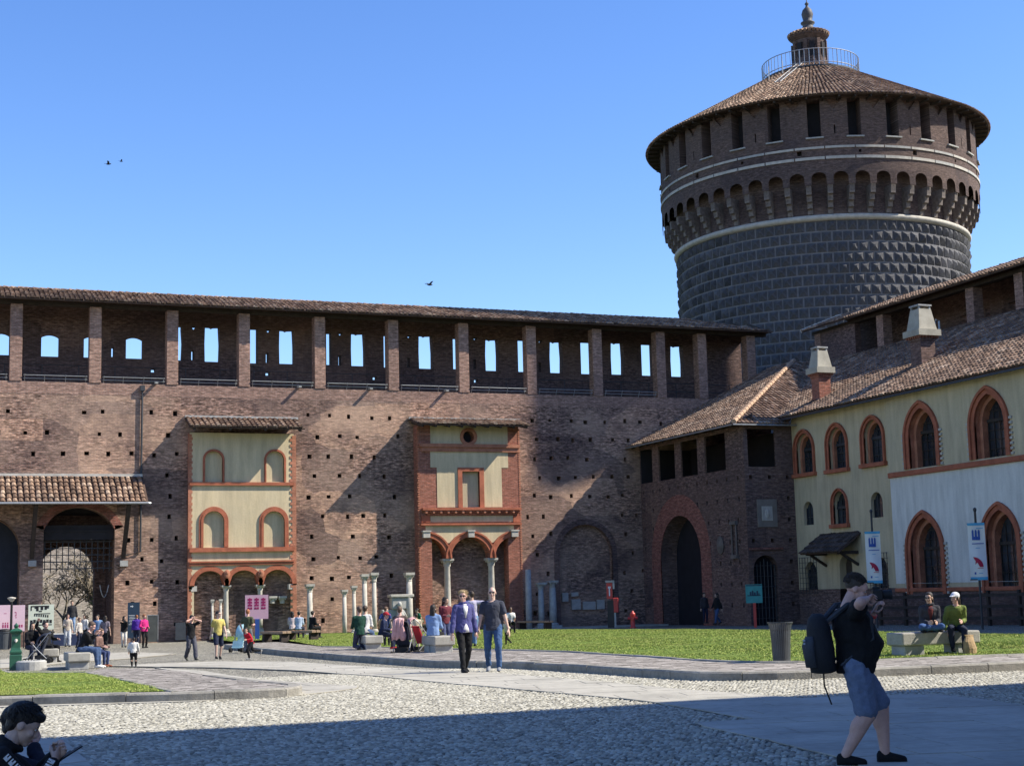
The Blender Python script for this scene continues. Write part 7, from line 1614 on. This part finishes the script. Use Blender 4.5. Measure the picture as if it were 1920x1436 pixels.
# ---- two boys at the bottom left
by = Vector((.17, 9.80, 0)); boy = person('boy in a black track jacket bending over a phone at the bottom left', by, hd(92, by), 1.70, 'd', (BLK, 'jacket'), (BLK, 'long'), ('mop', (.016,.012,.010)), WHT, pel=(0, 0, .40), lean=40, fL=(-.14, .45, .08), fR=(.16, .42, .08), kL=(-.1, 1, .5), kR=(.1, 1, .5), hL=(-.04, .62, .71), hR=(.06, .60, .69), eL=(-.6, -.4, -.6), eR=(.6, -.4, -.7), hpitch=-28, hyaw=6, grip=(1, 1), vox=.009, group='boys at the bottom left', thumb={'L': (.2, .2, 1), 'R': (-.2, .2, 1)})
by2 = Vector((.20, 10.45, 0)); boy2 = person('second boy in dark clothes and blue jeans with a hand at his mouth', by2, hd(98, by2), 1.70, 'b', ((.016,.017,.03), 'jacket'), ((.10,.22,.55), 'long'), ('mop', (.014,.012,.012)), WHT, pel=(0, 0, .33), lean=40, fL=(-.14, .45, .08), fR=(.16, .45, .08), kL=(-.1, 1, .6), kR=(.1, 1, .6), hL=(-.05, .60, .58), hR=(.03, .50, .72), eL=(-.6, -.4, -.6), eR=(.7, .2, -.7), hpitch=-18, hyaw=0, grip=(1, 1), vox=.010, group='boys at the bottom left')
finish_people()
# ---- what they carry
def phone(label, c, u, v, n, s=1): 
    mb = MB(); mb.obox(c, Vector(u).normalized()*.037*s, Vector(v).normalized()*.076*s, Vector(n).normalized()*.0045); o = mb.build('phone', M_BLACK); bevel(o, .006, 2); tag(o, label, 'phone', 'phones held in hands'); rebase(o, c)
m_ = (boy['wrL']+boy['wrR'])/2; fwd = boy['fw'].copy(); fwd.z = 0; fwd.normalize(); rt_ = boy['rt']
phone('black phone held by the boy in the track jacket', m_+fwd*.10+Vector((0,0,.035)), rt_, fwd*.85+Vector((0,0,.5)), Vector((0,0,.85))-fwd*.5, 1.0)
m2 = boy2['wrL']; f2 = boy2['fw'].copy(); f2.z = 0; f2.normalize(); phone('black phone in the hand of the boy in blue jeans', m2+f2*.10+Vector((0,0,.05)), boy2['rt'], f2*.8+Vector((0,0,.5)), Vector((0,0,.8))-f2*.5)
# white print down the sleeve of the track jacket
sl0, sl1, sl2 = boy['shR'], boy['elR'], boy['wrR']; mbx = MB(); out = (boy['rt']*1.0+Vector((0,0,.55))).normalized()
root = [P for P in PEOPLE if 'track jacket' in P['label']][0]['root']
def sleeve(a, b, r, n_, t0=0, t1=1):
    for i in range(n_):
        t = t0+(t1-t0)*(i+.5)/n_; d = (b-a).normalized(); o_ = (out-d*out.dot(d)).normalized(); s_ = d.cross(o_); c = a+(b-a)*t+o_*r; L = (b-a).length*(t1-t0)/n_
        mbx.obox(c+s_*.006, d*L*.36, s_*.010, o_*.003); mbx.obox(c-s_*.008+d*L*.2, d*L*.14, s_*.016, o_*.003); mbx.obox(c-s_*.004-d*L*.25, d*L*.10, s_*.020, o_*.003)
sleeve(sl0, sl1, .069, 7); sleeve(sl1, sl2, .060, 5, .05, .9)
o = mbx.build('sleeve_print', M_WHITE, root, uv=False, kind='stuff'); o.matrix_parent_inverse = WM[root].inverted()
# camera of the photographer
c = (ph_['wrL']*.45+ph_['wrR']*.55); fw_ = Vector((math.cos(math.atan2(-pp.y, -pp.x)+R_(97)), math.sin(math.atan2(-pp.y, -pp.x)+R_(97)), .02)).normalized(); hd_ = ph_['head']; rt_ = fw_.cross(Vector((0,0,1))).normalized(); up_ = rt_.cross(fw_)
cc = hd_+fw_*.175-up_*.06; t = thing('camera', 'black camera with long lens held up by the photographer', 'camera', cc)
mb = MB(); mb.obox(cc, rt_*.072, fw_*.035, up_*.052); mb.obox(cc+up_*.062, rt_*.028, fw_*.034, up_*.014); mb.obox(cc+rt_*.055+fw_*.02, rt_*.02, fw_*.03, up_*.05); bevel(mb.build('body', M_BLACK, t), .01, 2)
mb = MB(); mb.tube([cc+fw_*.03, cc+fw_*.06, cc+fw_*.061, cc+fw_*.11, cc+fw_*.115, cc+fw_*.14], [.036, .037, .042, .042, .047, .047], 18); mb.build('lens', M_BLACK, t)
mb = MB(); mb.tube([cc+fw_*.141, cc+fw_*.143], .04, 16); mb.build('front_glass', M_GLASS, t)
mb = MB(); pts = [cc-rt_*.07+up_*.03, cc-rt_*.1-up_*.12+fw_*-.02, cc-rt_*.06-up_*.2-fw_*.06]; mb.tube(pts, .008, 5); mb.build('strap', M_BINM, t)
# backpack
nk, fwv, upv_, rtv = ph_['neck'], ph_['fw'], ph_['up'], ph_['rt']; b0 = nk-fwv*.30-upv_*.34; t = thing('backpack', 'black backpack with grey panel worn by the photographer', 'backpack', b0-upv_*.27)
mb = MB(); loft(mb, [(b0-upv_*.26, rtv*.15, fwv*.07), (b0-upv_*.25, rtv*.165, fwv*.11), (b0-upv_*.05, rtv*.165, fwv*.12), (b0+upv_*.14, rtv*.155, fwv*.105), (b0+upv_*.24, rtv*.12, fwv*.08), (b0+upv_*.28, rtv*.06, fwv*.04)], 16); o = mb.build('bag', mat('backpack_black', (.018,.019,.024), .8, .25, 6, bump=.4, bscale=16), t, smooth=True)
mb = MB(); loft(mb, [(b0-upv_*.20-fwv*.10, rtv*.11, fwv*.05), (b0-fwv*.115, rtv*.12, fwv*.05), (b0+upv_*.08-fwv*.09, rtv*.1, fwv*.03)], 12); mb.build('pocket', mat('backpack_grey', (.05,.055,.068), .8, .2, 6), t, smooth=True)
for s_ in (-1, 1):
    sh = ph_['shL'] if s_ < 0 else ph_['shR']; inn = sh-rtv*s_*.05
    mb = MB(); pts = [b0+upv_*.2+rtv*s_*.08+fwv*.06, inn+upv_*.085-fwv*.05, inn+upv_*.09+fwv*.05, inn-upv_*.06+fwv*.145+rtv*s_*.02, inn-upv_*.24+fwv*.13+rtv*s_*.06, b0-upv_*.2+rtv*s_*.16+fwv*.12]
    mb.tube(pts, [.022, .026, .028, .026, .014, .012], 6); mb.build('strap', mat('backpack_grey', (.05,.055,.068)), t)
mb = MB(); e = b0-upv_*.25; mb.tube([e, e-Vector((0,0,.12))-fwv*.0, e-Vector((0,0,.3))+fwv*.06], .008, 5); mb.build('loose_strap', M_BLACK, t)
mb = MB(); r2 = (rtv*1.0-fwv*.25).normalized()
for i, (w_, dz) in enumerate(((.03, .05), (.022, .02), (.035, -.01))): mb.obox(b0-fwv*.155+rtv*.02+upv_*dz, rtv*w_, upv_*.007, fwv*.003)
mb.build('logo', mat('backpack_print', (.42,.45,.5), .7, .1, 5), t)
# wrist band
mb = MB(); d = ph_['dL']; c = ph_['wrL']-d*.03; mb.tube([c-d*.012, c+d*.012], .040, 12); o = mb.build('wristband', M_RED, None); tag(o, 'red wristband on the photographer', 'wristband'); rebase(o, c)
# backpack straps of the yellow-shirt man and second bag
